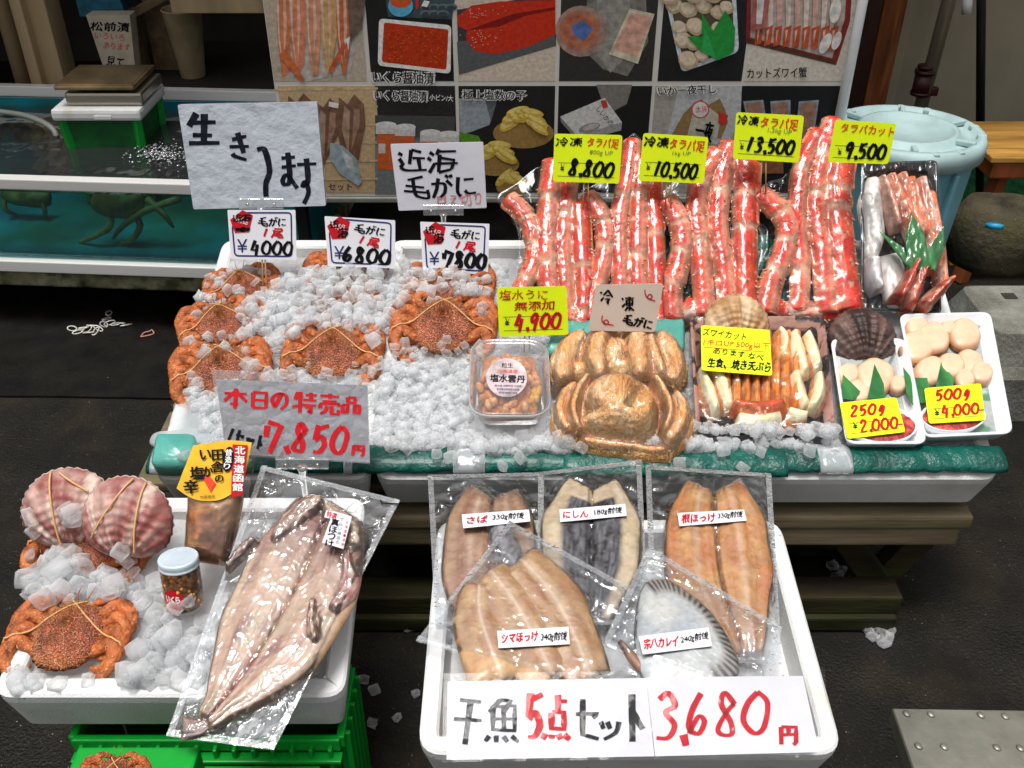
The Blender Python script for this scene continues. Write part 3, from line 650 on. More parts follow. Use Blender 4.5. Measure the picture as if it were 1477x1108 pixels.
# ---------------------------------------------------------------- fish tank
ZR = .45
a, b = atZ(0, 262, ZR), atZ(272, 270, ZR); yaw = math.degrees(atan2(b.y-a.y, b.x-a.x)); TP = Plane(a, 90, yaw)
TA = T('fish_tank', 'long aluminium framed seawater tank with teal lining and live crabs', 'fish tank', TP, world=(a.x, a.y, 0))
def TL(v): return TA.inv @ Vector(v)
xr = TL(atZ(430, 270, ZR)).x; xl = -.5; D = .74; LN = xr-xl; mx = (xl+xr)/2
TEAL = M('teal_tank_lining', (.003, .20, .27), .4, .4, var=.3, vs=5, bump=.2, bs=8, col2=(.02, .12, .09), c2s=3, c2=(.4, .62))
TEALF = M('murky_tank_floor', (.03, .10, .09), .5, .4, var=.4, vs=6, col2=(.09, .06, .03), c2s=5)
zb = .215
for nm, c, d, m in (('front_top_rail', (mx, 0, ZR), (LN, .035, .030), ALU), ('front_bottom_rail', (mx, -.004, zb-.012), (LN, .035, .034), ALU), ('back_top_rail', (mx, D, ZR+.005), (LN, .03, .035), ALU), ('right_top_rail', (xr+.012, D/2, ZR), (.03, D, .03), ALU)):
    mb = MB(); mb.box(c, d, .003); TA.add(nm, mb, m, False)
mb = MB(); mb.box((mx, D-.03, (ZR+zb)/2-.01), (LN-.02, .01, ZR-zb)); mb.box((mx, D/2, zb+.008), (LN-.02, D-.06, .01)); mb.box((xr-.006, D/2, (ZR+zb)/2), (.01, D-.06, ZR-zb-.02)); TA.add('lining', mb, TEAL, False)
GLASSW = film_mat('tank_glass', .015, .01, .6, (.55, .95, .95), .03, .03, 12)
mb = MB(); mb.box((mx, .002, (ZR+zb)/2-.008), (LN-.01, .006, ZR-zb-.035)); TA.add('glass_pane', mb, GLASSW, False)
WATER = film_mat('dark_green_water', .02, .04, 1.1, (.30, .48, .40), .03, .0, 12)
mb = MB(); nx, ny = 150, 50; vs = []
for j in range(ny+1):
    for i in range(nx+1):
        x, y = xl+LN*i/nx, .015+(D-.06)*j/ny; z = ZR-.035+.004*N(x*9, y*16, 1)+.003*abs(N(x*26, y*40, 2)); 
        f = math.exp(-((x-.62)**2/.10+(y-.22)**2/.03)); z += f*.012*N(x*45, y*60, 5)
        vs.append((x, y, z))
mb.add(vs, [(j*(nx+1)+i, j*(nx+1)+i+1, (j+1)*(nx+1)+i+1, (j+1)*(nx+1)+i) for j in range(ny) for i in range(nx)]); TA.add('water_surface', mb, WATER)
mb = MB(); mb.box((mx, D/2, zb-.055), (LN, D+.02, .05), .006); TA.add('base_plank', mb, M('mossy_wooden_base', (.20, .19, .11), .85, .2, var=.5, vs=14, bump=1, bs=40, bd=.005, col2=(.06, .07, .03), c2s=16, c2=(.45, .6)), False)
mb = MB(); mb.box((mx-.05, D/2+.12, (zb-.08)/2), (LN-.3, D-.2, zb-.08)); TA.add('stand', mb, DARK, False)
# live crabs in the tank
LIVE = M('live_crab_brown', (.26, .085, .025), .5, .4, var=.4, vs=25, bump=.8, bs=120, bd=.003, col2=(.36, .16, .05), c2s=12)
def tank_crab(label, pxs, body, legs, dep, rad=.014, z=None):
    g = lambda x, y: TL(atY(x, y, 0) if False else TP.hit(x, y, 0)) if z is not None else None
    pl = Plane(TP.o+TP.v*dep+Vector((0, 0, 0)), 0, yaw) if z is None else Plane((0, 0, z), 90, 0)
    t = T('live_crab', label, 'crab', pl, body[:2], group='live crabs in the tank'); mb = MB(); mp = t.mpp(*body[:2])
    mb.dome(t.P(ell(body[0], body[1], body[2], body[3], 10, 30, .25, 2)), .04, 7); t.add('carapace', mb, LIVE)
    for lg in legs:
        mb = MB(); m = len(lg); mb.tube([(*t.L(*p), .012+.02*sin(pi*k/(m-1))) for k, p in enumerate(lg)], [rad, rad*.9, rad*.75, rad*.4], 8, 10); t.add('leg', mb, LIVE)
tank_crab('brown live crab with legs trailing behind the teal tank glass', None, (172, 290, 42, 24), [[(160, 300), (165, 320), (142, 335), (118, 347)], [(262, 284), (220, 296), (185, 318), (166, 341)], [(190, 300), (208, 318), (195, 340), (170, 350)], [(215, 285), (240, 300), (252, 325)]], .10, .011)
tank_crab('dim brown live crab hanging at the left end of the tank', None, (40, 282, 40, 14), [[(10, 280), (15, 295), (27, 308)], [(60, 285), (72, 298), (66, 312)]], .25, .009)
tank_crab('reddish brown live crab just under the water at the left', None, (60, 195, 42, 17), [[(80, 190), (102, 178), (110, 200)], [(30, 200), (10, 190), (2, 206)], [(75, 205), (100, 212), (92, 220)], [(40, 180), (15, 165), (-5, 172)], [(60, 178), (90, 165), (112, 170)]], 0, .010, z=.375)
mb = MB(); rb_ = random.Random(9)
for k in range(260):
    x, y = rb_.gauss(232, 22), rb_.gauss(222, 8); p = TL(atZ(x, y, ZR-.03)); r_ = rb_.uniform(.0015, .005)
    if p.y < .03: continue
    mb.dome(ell(p.x, p.y, r_, r_, 0, 8), r_*.7, 3, 2, .5, ZR-.030)
o = TA.add('surface_bubbles', mb, film_mat('bubbles', .25, .1, 1.5, (1, 1, 1), .05, .0)); o['kind'] = 'stuff'
mb = MB(); mb.tube([tuple(TL(atZ(x, y, z))) for x, y, z in ((-10, 160, .47), (40, 168, .46), (75, 185, .44), (80, 205, .40), (60, 215, .34))], .009, 8, 20); TA.add('air_hose', mb, M('grey_hose', (.25, .27, .24), .4))
# green basket, foam lid and scale in the tank
zb_ = .30; kq = TL(atY(0, 0, 2)); fb = atZ(100, 226, .415)
bx0, bx1 = atZ(104, 212, .415), atZ(204, 212, .415)
t = T('green_basket', 'green plastic basket standing in the tank water under the scale', 'basket', GP, world=((bx0.x+bx1.x)/2, bx0.y+.10, .24)); wB = bx1.x-bx0.x; hB = .262
mb = MB()
for sx in (-1, 1):
    for sy in (-1, 1): mb = MB(); mb.bar((sx*wB/2*.92, sy*.10*.92, 0), (sx*wB/2*1.06, sy*.10*1.06, hB), .022, .022, .003); t.add('corner_post', mb, GREENP, False)
mb = MB()
for sy in (-1, 1): mb.box((0, sy*.100, hB*.5), (wB*.94, .005, hB*.92))
for sx in (-1, 1): mb.box((sx*wB*.5, 0, hB*.5), (.005, .19, hB*.92))
mb.box((0, 0, hB-.006), (wB*1.08, .22, .01), .003); t.add('side_panel', mb, M('dark_green_panel', (.0, .10, .012), .4, .5, var=.3, vs=20), False)
ztop = .24+hB
t2 = T('foam_slab', 'chipped white foam lid under the steel weighing scale', 'foam slab', GP, world=(t.o.x, t.o.y, ztop)); mb = MB(); mb.box((0, .0, .017), (wB*1.26, .25, .034), .010); mb.box((.02, -.126, .012), (.05, .004, .01)); t2.add('slab', mb, WHITE, False)
SCALE = M('brushed_scale_steel', (.52, .46, .38), .25, .5, metal=.85, var=.12, vs=20, streak=(.1, 1, 1))
t3 = T('weighing_scale', 'stainless steel platform weighing scale on a white foam lid', 'scale', GP, world=(t.o.x+.01, t.o.y, ztop+.034)); wS = wB*1.12
mb = MB(); mb.box((.01, .01, .020), (wS*.97, .20, .038), .008); t3.add('housing', mb, SCALE, False)
mb = MB(); mb.tube([(0, 0, .030), (0, 0, .055)], .05, 16, 2); t3.add('neck', mb, BLK)
mb = MB(); mb.box((-.005, .0, .058), (wS*1.0, .21, .014), .005); mb.box((-.005, 0, .0655), (wS*.93, .19, .003), .001); t3.add('platform', mb, M('tarnished_platform', (.42, .30, .16), .28, .5, metal=.8, var=.35, vs=9), False)
# things on the shelf behind
mb = MB(); sx0, sx1 = atY(100, 130, 3.3).x, atY(420, 130, 3.3).x
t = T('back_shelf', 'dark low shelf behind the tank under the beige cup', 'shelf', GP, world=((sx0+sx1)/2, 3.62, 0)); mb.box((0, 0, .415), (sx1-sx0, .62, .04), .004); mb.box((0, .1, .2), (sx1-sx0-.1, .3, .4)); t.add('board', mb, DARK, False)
cq = atY(278, 118, 3.45); t = T('paper_cup', 'tall beige cup standing on the dark shelf behind the tank', 'cup', GP, world=(cq.x, 3.47, .436)); mb = MB()
mb.loft([circ(.040, 0, 28), circ(.042, .004, 28), circ(.066, .225, 28), circ(.069, .228, 28), circ(.066, .232, 28), circ(.061, .228, 28), circ(.038, .01, 28)]); t.add('cup_body', mb, M('tan_paper', (.36, .28, .16), .6, .3, var=.15, vs=16, speck=((.55, .5, .4), 90, .12, .8)))
q = [atY(x, y, 3.38) for x, y in ((151, 98), (192, 98), (186, 22), (126, 22))]
t = sign('carton', 'white handwritten carton standing in the dark shop behind the tank', 'carton', [(124, 22), (187, 22), (195, 100), (150, 100)], 3.38, 0, M('aged_white_card', (.50, .43, .33), .6, var=.1), thick=.06)
ftext(t, 'black_lettering', '松前漬', (131, 31), (187, 33), 13, INK, t.card, bold=.03, wob=.08); ftext(t, 'orange_lettering', 'いろいろ', (137, 46), (180, 50), 9, INKO, t.card, bold=.0, wob=.1)
ftext(t, 'orange_lettering', 'あります', (150, 60), (188, 64), 10, INKO, t.card, bold=.0, wob=.1); ftext(t, 'black_lettering', '見て', (155, 80), (180, 84), 14, INK, t.card, bold=.02, wob=.08)
q = atY(153, 15, 3.5); t = T('blue_box', 'small blue box on top of the handwritten carton', 'box', GP, world=(q.x, 3.5, q.z-.01)); mb = MB(); mb.box((0, 0, .05), (.15, .1, .1), .004); mb.box((.035, -.052, .02), (.09, .004, .05)); t.add('case', mb, M('dull_blue', (.01, .10, .17), .5, var=.3, vs=30), False)
for x in (-.045, -.02, .02, .05): pass
q = atY(203, 100, 3.42); t = T('cabinet_frame', 'brown slanted cabinet frame between the carton and the cup', 'cabinet', GP, world=(q.x, 3.5, .436)); mb = MB(); mb.box((-.03, 0, .10), (.05, .08, .24), .004); mb.bar((-.03, 0, .20), (.12, .02, .27), .02, .03, .003); mb.box((.075, .06, .12), (.14, .02, .25)); t.add('frame', mb, M('brown_board', (.17, .11, .055), .6, var=.3), False)
q0, q1 = atY(243, 20, 3.3), atY(385, 20, 3.3); t = T('beige_panel', 'beige hanging panel above the cup at the top of the picture', 'panel', GP, world=((q0.x+q1.x)/2, 3.32, q0.z)); 
for k in (-1, 1): mb = MB(); mb.box((k*(q1.x-q0.x)*.24+.005, 0, .25), ((q1.x-q0.x)*.49, .03, .5), .003); t.add('sheet', mb, CREAM, False)
# ================================================================ the menu board with its printed photographs
BY = 2.35
BP = Plane((0, BY, 0), 0)
def bx(x, y): return 738+(x-738)*(1-y/2628)/(1-120/2628)
t = T('menu_board', 'large printed menu board with twelve seafood photographs behind the stall', 'menu board', BP, (800, 284)); BD = t
P = [t.L(bx(x, y), y) for x, y in ((395, 284), (1218, 284), (1218, -150), (395, -150))]
mb = MB(); mb.prism(P, -.014, 0, .001); t.add('backing', mb, M('board_white', (.62, .60, .55), .3, .5, var=.04, coat=.3), False)
mb = MB(); q0, q1 = P[0], P[1]; mb.box(((q0[0]+q1[0])/2, q0[1]-.008, -.008), (q1[0]-q0[0]+.02, .014, .026), .003); t.add('bottom_rail', mb, M('dull_board_rail', (.33, .34, .30), .4, .5, metal=.4), False)
for sx in (0, 1):
    q = P[sx]; mb = MB(); mb.box((q[0], q[1]/2-t.o.z/2, -.03), (.03, t.o.z+q[1], .03), .003) if False else mb.box((q[0]+(.02 if sx == 0 else -.02), -t.o.z/2, -.03), (.03, t.o.z, .03), .003); t.add('leg', mb, BLK, False)
def panel(x0, x1, y0, y1, col, mat=PRINT):
    mb = MB(); q = [t.L(bx(x0, y0), y0), t.L(bx(x1, y0), y0), t.L(bx(x1, y1), y1), t.L(bx(x0, y1), y1)]; mb.prism(q, 0, .0006, col=col)
    return t.add('photo_panel', mb, mat, False)
class Pic:
    def __init__(s): s.mb = MB(); s.z = .0009
    def p(s, pts, col, wob=0):
        q = [t.L(*p) for p in pts]; s.mb.poly(q if area(q) > 0 else q[::-1], s.z, col); s.z += .00012; return s
    def e(s, cx, cy, rx, ry, rot=0, col=(1, 1, 1), n=24, jit=0, seed=0): return s.p(ell(cx, cy, rx, ry, rot, n, jit, seed), col)
    def done(s, par, mat=PRINT, name='printed_picture'): t.add(name, s.mb, mat, False, par)
def outlined(text, tl, tr, h, par):
    ftext(t, 'panel_caption', text, tl, tr, h, INK, par, lift=.0042, bold=.012)
def cap(text, tl, tr, h, par):
    ftext(t, 'caption_glow', text, (tl[0]-1, tl[1]-.5), (tr[0]+1, tr[1]-.5), h+1, INKW, par, lift=.0039, bold=.085); outlined(text, tl, tr, h, par)
BLKP = (.012, .012, .012); CR = (.62, .53, .42); RED = (.55, .03, .01); OR = (.75, .17, .03)
# row 1
p = panel(396, 530, -150, 117, (.48, .40, .31)); k = Pic()
k.p([(395, -20), (500, -20), (520, 40), (505, 105), (440, 118), (400, 100)], (.50, .45, .40))
for x, w_, c in ((405, 16, (.62, .22, .10)), (425, 20, (.70, .25, .14)), (448, 18, (.66, .30, .18)), (470, 20, (.62, .38, .16)), (492, 18, (.60, .16, .07))):
    k.p([(x-w_*.5, -30), (x+w_*.7, -30), (x+w_*.6+4, 50), (x+w_*.3+6-(x-445)*.1, 100+8*sin(x)), (x+2, 112-(x-400)*.06), (x-w_*.3, 60)], c)
    k.p([(x-w_*.5, -30), (x-w_*.2, -30), (x-w_*.1, 50), (x+3, 96), (x-3, 60)], (.75, .52, .40)); k.p([(x+3, -30), (x+6, -30), (x+9, 40), (x+5, 85)], (.8, .45, .3))
k.p([(402, 80), (412, 70), (440, 115), (435, 118)], (.62, .16, .05)); k.p([(474, 100), (496, 60), (500, 66), (478, 106)], (.6, .1, .04))
k.p([(500, -20), (530, -20), (522, 40), (505, 60)], (.16, .11, .08)); k.p([(497, 58), (505, 52), (503, 72), (501, 62)], (.8, .8, .8)); k.done(p, PRINTG)
p = panel(536, 655, -150, 117, BLKP); k = Pic()
k.p([(552, -30), (660, -30), (652, 28), (560, 24)], (.05, .08, .09))
for i in range(7): k.e(615+(i % 4)*12, 10+(i//4)*9, 9, 5, 0, (.12, .16, .17)).e(615+(i % 4)*12, 11.5+(i//4)*9, 7, 3.5, 0, (.04, .06, .07))
k.e(578, 8, 18, 16, 0, (.10, .42, .62)).e(578, 2, 15, 9, 0, (.62, .08, .02)).e(579, -1, 4, 2, 0, (.1, .3, .02))
k.p([(600, -4), (604, -4), (604, 12), (600, 12)], (.6, .03, .02)); k.p([(612, 0), (620, 2), (616, 10), (608, 8)], (.8, .8, .75))
k.p(rpoly([(547, 26), (651, 36), (650, 106), (545, 94)], 7), (.80, .78, .74)).p(rpoly([(554, 32), (647, 42), (644, 100), (551, 89)], 4), (.48, .035, .004))
rn = random.Random(4)
for i in range(260): k.e(rn.uniform(556, 643), rn.uniform(42, 90), 1.0, .8, 0, rn.choice([(.75, .14, .02), (.6, .05, .01), (.35, .02, .003)]), 6); k.z -= .00011
k.z += .0003; k.done(p); cap('いくら醤油漬', (538, 102), (626, 104), 17, p)
p = panel(661, 800, -150, 117, CR); k = Pic()
k.p([(659, 14), (800, -10), (802, 66), (662, 108)], (.045, .048, .05)); k.p([(659, 60), (800, 50), (801, 66), (662, 108)], (.10, .105, .11))
k.p([(659, 24), (680, 8), (720, 2), (801, 0), (801, 50), (760, 68), (715, 78), (685, 74), (672, 55), (674, 44), (662, 38)], RED); k.p([(674, 44), (720, 38), (760, 22), (801, 14), (801, 10), (740, 20), (700, 34)], (.22, .008, .005))
for i in range(60): k.e(rn.choice([rn.gauss(690, 10), rn.gauss(700, 16)]), rn.choice([rn.gauss(56, 6), rn.gauss(18, 5)]), .9, .6, 20, (.85, .5, .42), 6); k.z -= .00011
k.done(p)
p = panel(806, 940, -150, 117, (.035, .033, .03)); k = Pic()
k.p([(850, -30), (930, -30), (935, 60), (905, 150-40), (870, 100), (840, 70)], (.20, .19, .17)); k.p([(860, -30), (905, -30), (915, 70), (880, 105), (862, 80)], (.30, .29, .26))
k.e(838, 45, 37, 37, 0, (.36, .24, .20)).e(836, 44, 30, 29, 0, (.45, .17, .10)); k.e(836, 43, 24, 20, 0, (.42, .14, .08), 20, .3, 3); k.p([(824, 38), (840, 29), (856, 42), (842, 58), (828, 52)], (.09, .17, .42))
k.p([(908, 12), (944, 20), (920, 92), (878, 78)], (.62, .56, .40)).p([(910, 18), (940, 25), (919, 82), (884, 70)], (.68, .38, .30)); k.done(p, PRINTG)
p = panel(948, 1069, -150, 117, (.016, .017, .019)); k = Pic()
k.p(rpoly([(953, -30), (1060, -30), (1066, 75), (983, 105)], 10), (.62, .72, .78)).p(rpoly([(958, -30), (1054, -30), (1060, 70), (988, 98)], 7), (.10, .08, .05))
for x, y, r in ((972, 8, 14), (993, 14, 13), (1015, 8, 13), (1036, 18, 12), (980, 40, 12), (1003, 38, 15), (985, 58, 13), (1000, 62, 12), (993, 86, 15), (1012, 80, 10), (1035, 40, 10), (1048, 10, 11), (965, -5, 14), (1000, -8, 14), (1028, -8, 14)):
    k.e(x, y, r, r*.85, 20, (.50, .38, .24), 18, .2, x); k.e(x-1, y-2, r*.82, r*.68, 20, (.70, .58, .42), 18, .2, x)
k.p([(990, 52), (1012, 52), (1012, 18), (1028, 44), (1046, 14), (1060, 40), (1058, 74), (1036, 86), (1012, 74)], (.02, .30, .05)).p([(1012, 74), (1016, 40), (1024, 60), (1032, 84)], (.03, .40, .09)); k.done(p)
p = panel(1073, 1221, -150, 117, (.66, .60, .52)); k = Pic()
k.p([(1078, -30), (1230, -30), (1226, 30), (1206, 94), (1076, 62)], (.24, .03, .03)).p([(1084, -30), (1222, -30), (1218, 28), (1200, 84), (1082, 54)], (.50, .42, .36)); k.p([(1076, 62), (1206, 94), (1204, 88), (1078, 56)], (.10, .05, .03))
for i in range(9): x = 1092+i*13.5; k.p([(x, -30), (x+10, -30), (x+10-i, 38), (x+4-i, 44)], (.78, .64, .57) if i % 2 else (.72, .42, .36)); k.p([(x-2, 40), (x+9, 36), (x+6, 62+i), (x-4, 66+i*.8)], (.55, .10, .04)); k.p([(x, 44), (x+4, 42), (x, 62)], (.75, .5, .4))
k.e(1190, 62, 7, 16, 25, (.78, .74, .70)).e(1206, 58, 6, 14, 20, (.76, .70, .68)).e(1204, 15, 8, 18, 10, (.78, .74, .70)); k.p([(1086, -20), (1112, -20), (1104, 40), (1082, 44)], (.45, .14, .12)); k.p([(1092, -20), (1104, -20), (1098, 34), (1090, 34)], (.7, .7, .72)); k.done(p, PRINTG)
ftext(t, 'panel_caption', 'カットズワイ蟹', (1077, 98), (1163, 96), 15, INK, p, .004, .01)
# row 2
p = panel(400, 541, 124, 278, (.56, .40, .22)); k = Pic()
for i in range(6): k.p([(395, 128+i*26), (545, 126+i*26), (545, 129+i*26), (395, 131+i*26)], (.62, .46, .27))
for x, y, r in ((470, 185, 5), (505, 180, -8), (432, 178, 8)):
    k.p([(x-16, y-40), (x-4, y-30), (x+6, y-44), (x+20, y-30), (x+22, y), (x+4-r, y+50), (x-8, y+62), (x-18, y+10)], (.20, .10, .06)); k.p([(x-8, y-28), (x, y-20), (x-2, y+44), (x-12, y+6)], (.42, .28, .19)); k.p([(x+6, y-24), (x+14, y-22), (x+14, y), (x+2, y+36)], (.36, .22, .14))
k.p([(476, 205), (495, 210), (514, 228), (522, 262), (517, 268), (490, 250), (476, 228)], (.34, .42, .46)); k.p([(492, 214), (508, 228), (514, 250), (500, 240)], (.55, .58, .58)); k.p([(475, 146), (489, 149), (488, 156), (474, 153)], (.75, .73, .7)); k.done(p, PRINTG); ftext(t, 'panel_caption', 'セット', (474, 264), (508, 264), 10, INK, p, .004, .01)
p = panel(541, 656, 124, 278, (.02, .02, .019)); k = Pic()
k.p([(541, 166), (656, 168), (656, 200), (541, 196)], (.065, .07, .065)).p([(541, 196), (656, 200), (656, 280), (541, 280)], (.18, .20, .20)); k.p([(541, 190), (656, 205), (656, 209), (541, 194)], (.13, .15, .16))
for x, y in ((557, 183), (585, 186), (621, 194), (648, 196)):
    k.p([(x-13, y+6), (x+13, y+6), (x+12, y+62), (x-12, y+62)], (.60, .12, .03)).p([(x-11, y+24), (x-1, y+24), (x-1, y+38), (x-11, y+38)], (.65, .6, .55)); k.p([(x-15, y-3), (x+14, y-3), (x+14, y+10), (x-15, y+10)], (.62, .60, .57)); k.e(x, y-3, 15, 5, 0, (.72, .71, .68))
k.done(p); cap('いくら醤油漬', (541, 129), (616, 131), 15, p); ftext(t, 'panel_caption', '小ビン/大', (620, 135), (654, 137), 9, INKW, p, .0042, .01)
p = panel(661, 801, 124, 278, (.016, .016, .015)); k = Pic()
k.p([(662, 142), (718, 140), (706, 180), (664, 196)], (.30, .34, .38)); k.p([(700, 145), (718, 141), (708, 176)], (.12, .14, .15)); k.p([(662, 190), (690, 196), (700, 215), (664, 222)], (.10, .28, .02))
for cx_, cy_, n_, r_ in ((755, 178, 15, 44), (715, 222, 9, 34), (738, 256, 4, 22)):
    k.e(cx_, cy_+14, r_, r_*.5, 0, (.33, .20, .06))
    for i in range(n_):
        a = -170+160*i/max(1, n_-1); k.e(cx_+cos(radians(a))*r_*.5, cy_+sin(radians(a))*r_*.45+((i*7) % 5)*3, 17, 6, a*.5+40, (.62, .42, .06)); k.e(cx_+cos(radians(a))*r_*.5-1, cy_+sin(radians(a))*r_*.45+((i*7) % 5)*3-1.5, 14, 3.6, a*.5+40, (.80, .62, .18))
k.done(p); cap('極上塩数の子', (668, 129), (758, 130), 14, p)
p = panel(806, 941, 124, 278, (.014, .014, .014)); k = Pic(); k.p([(860, 122), (912, 122), (904, 150), (885, 160), (868, 145)], (.20, .19, .17))
k.p([(808, 168), (872, 141), (897, 176), (832, 196)], (.62, .61, .58)).p([(832, 196), (897, 176), (896, 188), (834, 204)], (.34, .33, .31)).p([(808, 168), (832, 196), (834, 204), (809, 176)], (.2, .2, .19)); k.e(850, 184, 16, 6, -16, (.30, .27, .25)).e(852, 183, 12, 4, -16, (.5, .45, .42)); k.p([(866, 145), (874, 144), (877, 154), (870, 156)], (.5, .05, .03))
k.done(p); ftext(t, 'panel_caption', 'しいかの', (866, 152), (886, 176), 9, INK, p, .004, .0)
p = panel(946, 1069, 124, 278, (.38, .36, .32)); k = Pic(); k.p([(980, 124), (1070, 124), (1068, 170), (1050, 210), (960, 200)], (.48, .50, .50)); k.p([(968, 196), (985, 165), (1002, 147), (1012, 143), (1020, 152), (1038, 142), (1046, 158), (1050, 176), (1040, 200)], (.28, .18, .07)); k.p([(990, 200), (1000, 160), (1016, 150), (1040, 168), (1034, 200)], (.50, .47, .38))
k.e(1010, 158, 13, 13, 0, (.6, .10, .08)).e(1010, 158, 11, 11, 0, (.74, .70, .66)); k.p([(1036, 160), (1050, 166), (1046, 180), (1036, 178)], (.55, .04, .03)); k.done(p); ftext(t, 'panel_caption', '一夜', (1006, 172), (1030, 176), 30, INK, p, .004, .02); ftext(t, 'red_caption', '大将', (1003, 153), (1019, 152), 9, INKR, p, .004, .0)
cap('いか一夜干し', (949, 124), (1032, 121), 13, p)
p = panel(1071, 1213, 124, 278, (.012, .013, .014)); k = Pic()
for x, r in ((1096, -8), (1127, 0), (1160, 8)):
    k.p([(x-16+r, 146), (x+13+r, 144), (x+13, 200), (x-13, 202)], (.25, .32, .36)).p([(x-13+r, 149), (x+10+r, 147), (x+10, 200), (x-11, 202)], (.36, .19, .13))
k.p([(1078, 200), (1128, 205), (1130, 250), (1076, 250)], (.28, .11, .06)); k.done(p, PRINTG)
# ================================================================ the stall: trestle, foam boxes, green edge roll
PF = atD(738, 690, 1.713); PB = atD(738, 345, 2.122)
tilt = math.degrees(atan2(PB.z-PF.z, PB.y-PF.y)); MP = Plane(PF, 90-tilt)
yb = 1.365; zt = .285
t = T('trestle_table', 'weathered wooden trestle table under the main foam boxes', 'table', GP, world=(0, yb, 0)); x0 = -.72; x1 = atY(1398, 735, yb).x
def tb(name, c, d, m=WOOD, bev=.005, rot=None): mb = MB(); mb.box(c, d, bev, rot); t.add(name, mb, m, False)
tb('front_plank', ((x0+x1)/2, 0, zt-.012), (x1-x0, .05, .030), WOOD, .006); tb('front_plank', ((x0+x1)/2, .004, zt-.050), (x1-x0-.03, .05, .042), WOOD, .006)
for k in range(4): tb('top_plank', ((x0+x1)/2, .12+k*.125, zt-.004), (x1-x0-.01, .11, .022))
q = [atY(x, y, yb+.05) for x, y in ((1215, 768), (1290, 875), (1365, 768), (1250, 880))]
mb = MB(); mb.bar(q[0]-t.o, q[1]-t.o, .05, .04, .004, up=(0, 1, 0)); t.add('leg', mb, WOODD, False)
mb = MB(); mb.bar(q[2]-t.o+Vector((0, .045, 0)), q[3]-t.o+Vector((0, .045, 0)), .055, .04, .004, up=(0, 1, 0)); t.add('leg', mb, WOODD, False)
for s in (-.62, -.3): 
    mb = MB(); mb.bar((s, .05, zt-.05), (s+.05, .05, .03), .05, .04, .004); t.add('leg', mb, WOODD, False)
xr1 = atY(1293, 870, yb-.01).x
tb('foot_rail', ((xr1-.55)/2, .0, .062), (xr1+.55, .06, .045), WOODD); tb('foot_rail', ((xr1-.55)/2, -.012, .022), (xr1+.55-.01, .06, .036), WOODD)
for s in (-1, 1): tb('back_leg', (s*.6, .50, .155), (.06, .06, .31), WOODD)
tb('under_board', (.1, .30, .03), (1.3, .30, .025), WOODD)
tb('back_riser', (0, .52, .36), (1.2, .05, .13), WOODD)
# foam boxes (main)
def U(pts): return pts
LB = T('foam_box', 'left white foam box of the stall holding the hairy crabs on ice', 'foam box', MP, (380, 690), group='foam boxes of the stall')
foam_box(LB, [(220, 690), (533, 690), (560, 345), (322, 345)], .10, .026, .055, WHITE)
RBX = T('foam_box', 'wide right white foam box of the stall under the packed seafood', 'foam box', MP, (990, 690), lift=.001, group='foam boxes of the stall')
foam_box(RBX, [(540, 690), (1443, 690), (1362, 415), (1345, 345), (565, 345)][:2]+[(1342, 345), (564, 345)], .10, .026, .055, WHITE)
# corner groove and front relief of the boxes
for tt, xs in ((LB, (232, 520)), (RBX, (552, 1400))):
    pass
# green vinyl edge roll
t = T('green_edge_roll', 'green vinyl wrapped edging roll along the front of the stall', 'edging', MP, (740, 672), lift=.002)
def roll(x0, x1, yc, r, name='vinyl_roll', m=VINYL, sd=0):
    mb = MB(); n = max(6, int(abs(x1-x0)/7)); pts = [(*t.L(x0+(x1-x0)*k/(n-1), yc+2*N(k*.3, sd)), r*.42) for k in range(n)]
    mb.tube(pts, [r*(1+.10*N(k*.5, sd, 3)) for k in range(n)], 18, n, .46, disp=lambda s, a: .10*N(s*n*.25, cos(a)*1.5, sin(a)*1.5+sd), smooth=False); return t.add(name, mb, m)
roll(222, 520, 668, .030, sd=1); roll(505, 830, 668, .029, sd=2); roll(812, 1130, 673, .030, sd=3); roll(1100, 1442, 668, .028, sd=4)
for x0, x1 in ((225, 292), (655, 700), (905, 935), (1176, 1222), (500, 512)):
    mb = MB(); mb.tube([(*t.L(x0, 669), .0128), (*t.L(x1, 669), .0128)], .0314, 20, 6, .48, disp=lambda s, a: .02*N(s*4, a)); t.add('tape_band', mb, TAPE)
# green wrapped pads standing between things
def pad(label, q, hh, lift=.0, cat='wrapped pad'):
    tt = T('green_pad', label, cat, MP, (sum(a for a, b in q)/4, sum(b for a, b in q)/4), lift=lift, group='green vinyl wrapped pads'); P = rpoly(tt.P(q), .012, 4)
    mb = MB(); 
    if area(P) < 0: P = P[::-1]
    mb.loft([[(x, y, 0) for x, y in P], [(x, y, hh*.75) for x, y in P], [(x, y, hh) for x, y in inset(P, .006)]]); tt.add('pad', mb, VINYLB, True); return tt
pad('pale green wrapped pad behind the cling filmed frozen crabs', [(786, 525), (985, 520), (985, 474), (800, 478)], .035)
pad('dark green wrapped block at the left front corner of the stall', [(224, 686), (288, 686), (288, 641), (232, 641)], .038, .012)
BRIS = M('amber_bristle', (.66, .34, .14), .5, .4, var=.3, vs=20)
FUR = M('tan_bristle', (.78, .50, .22), .5, .4, var=.3, vs=60)
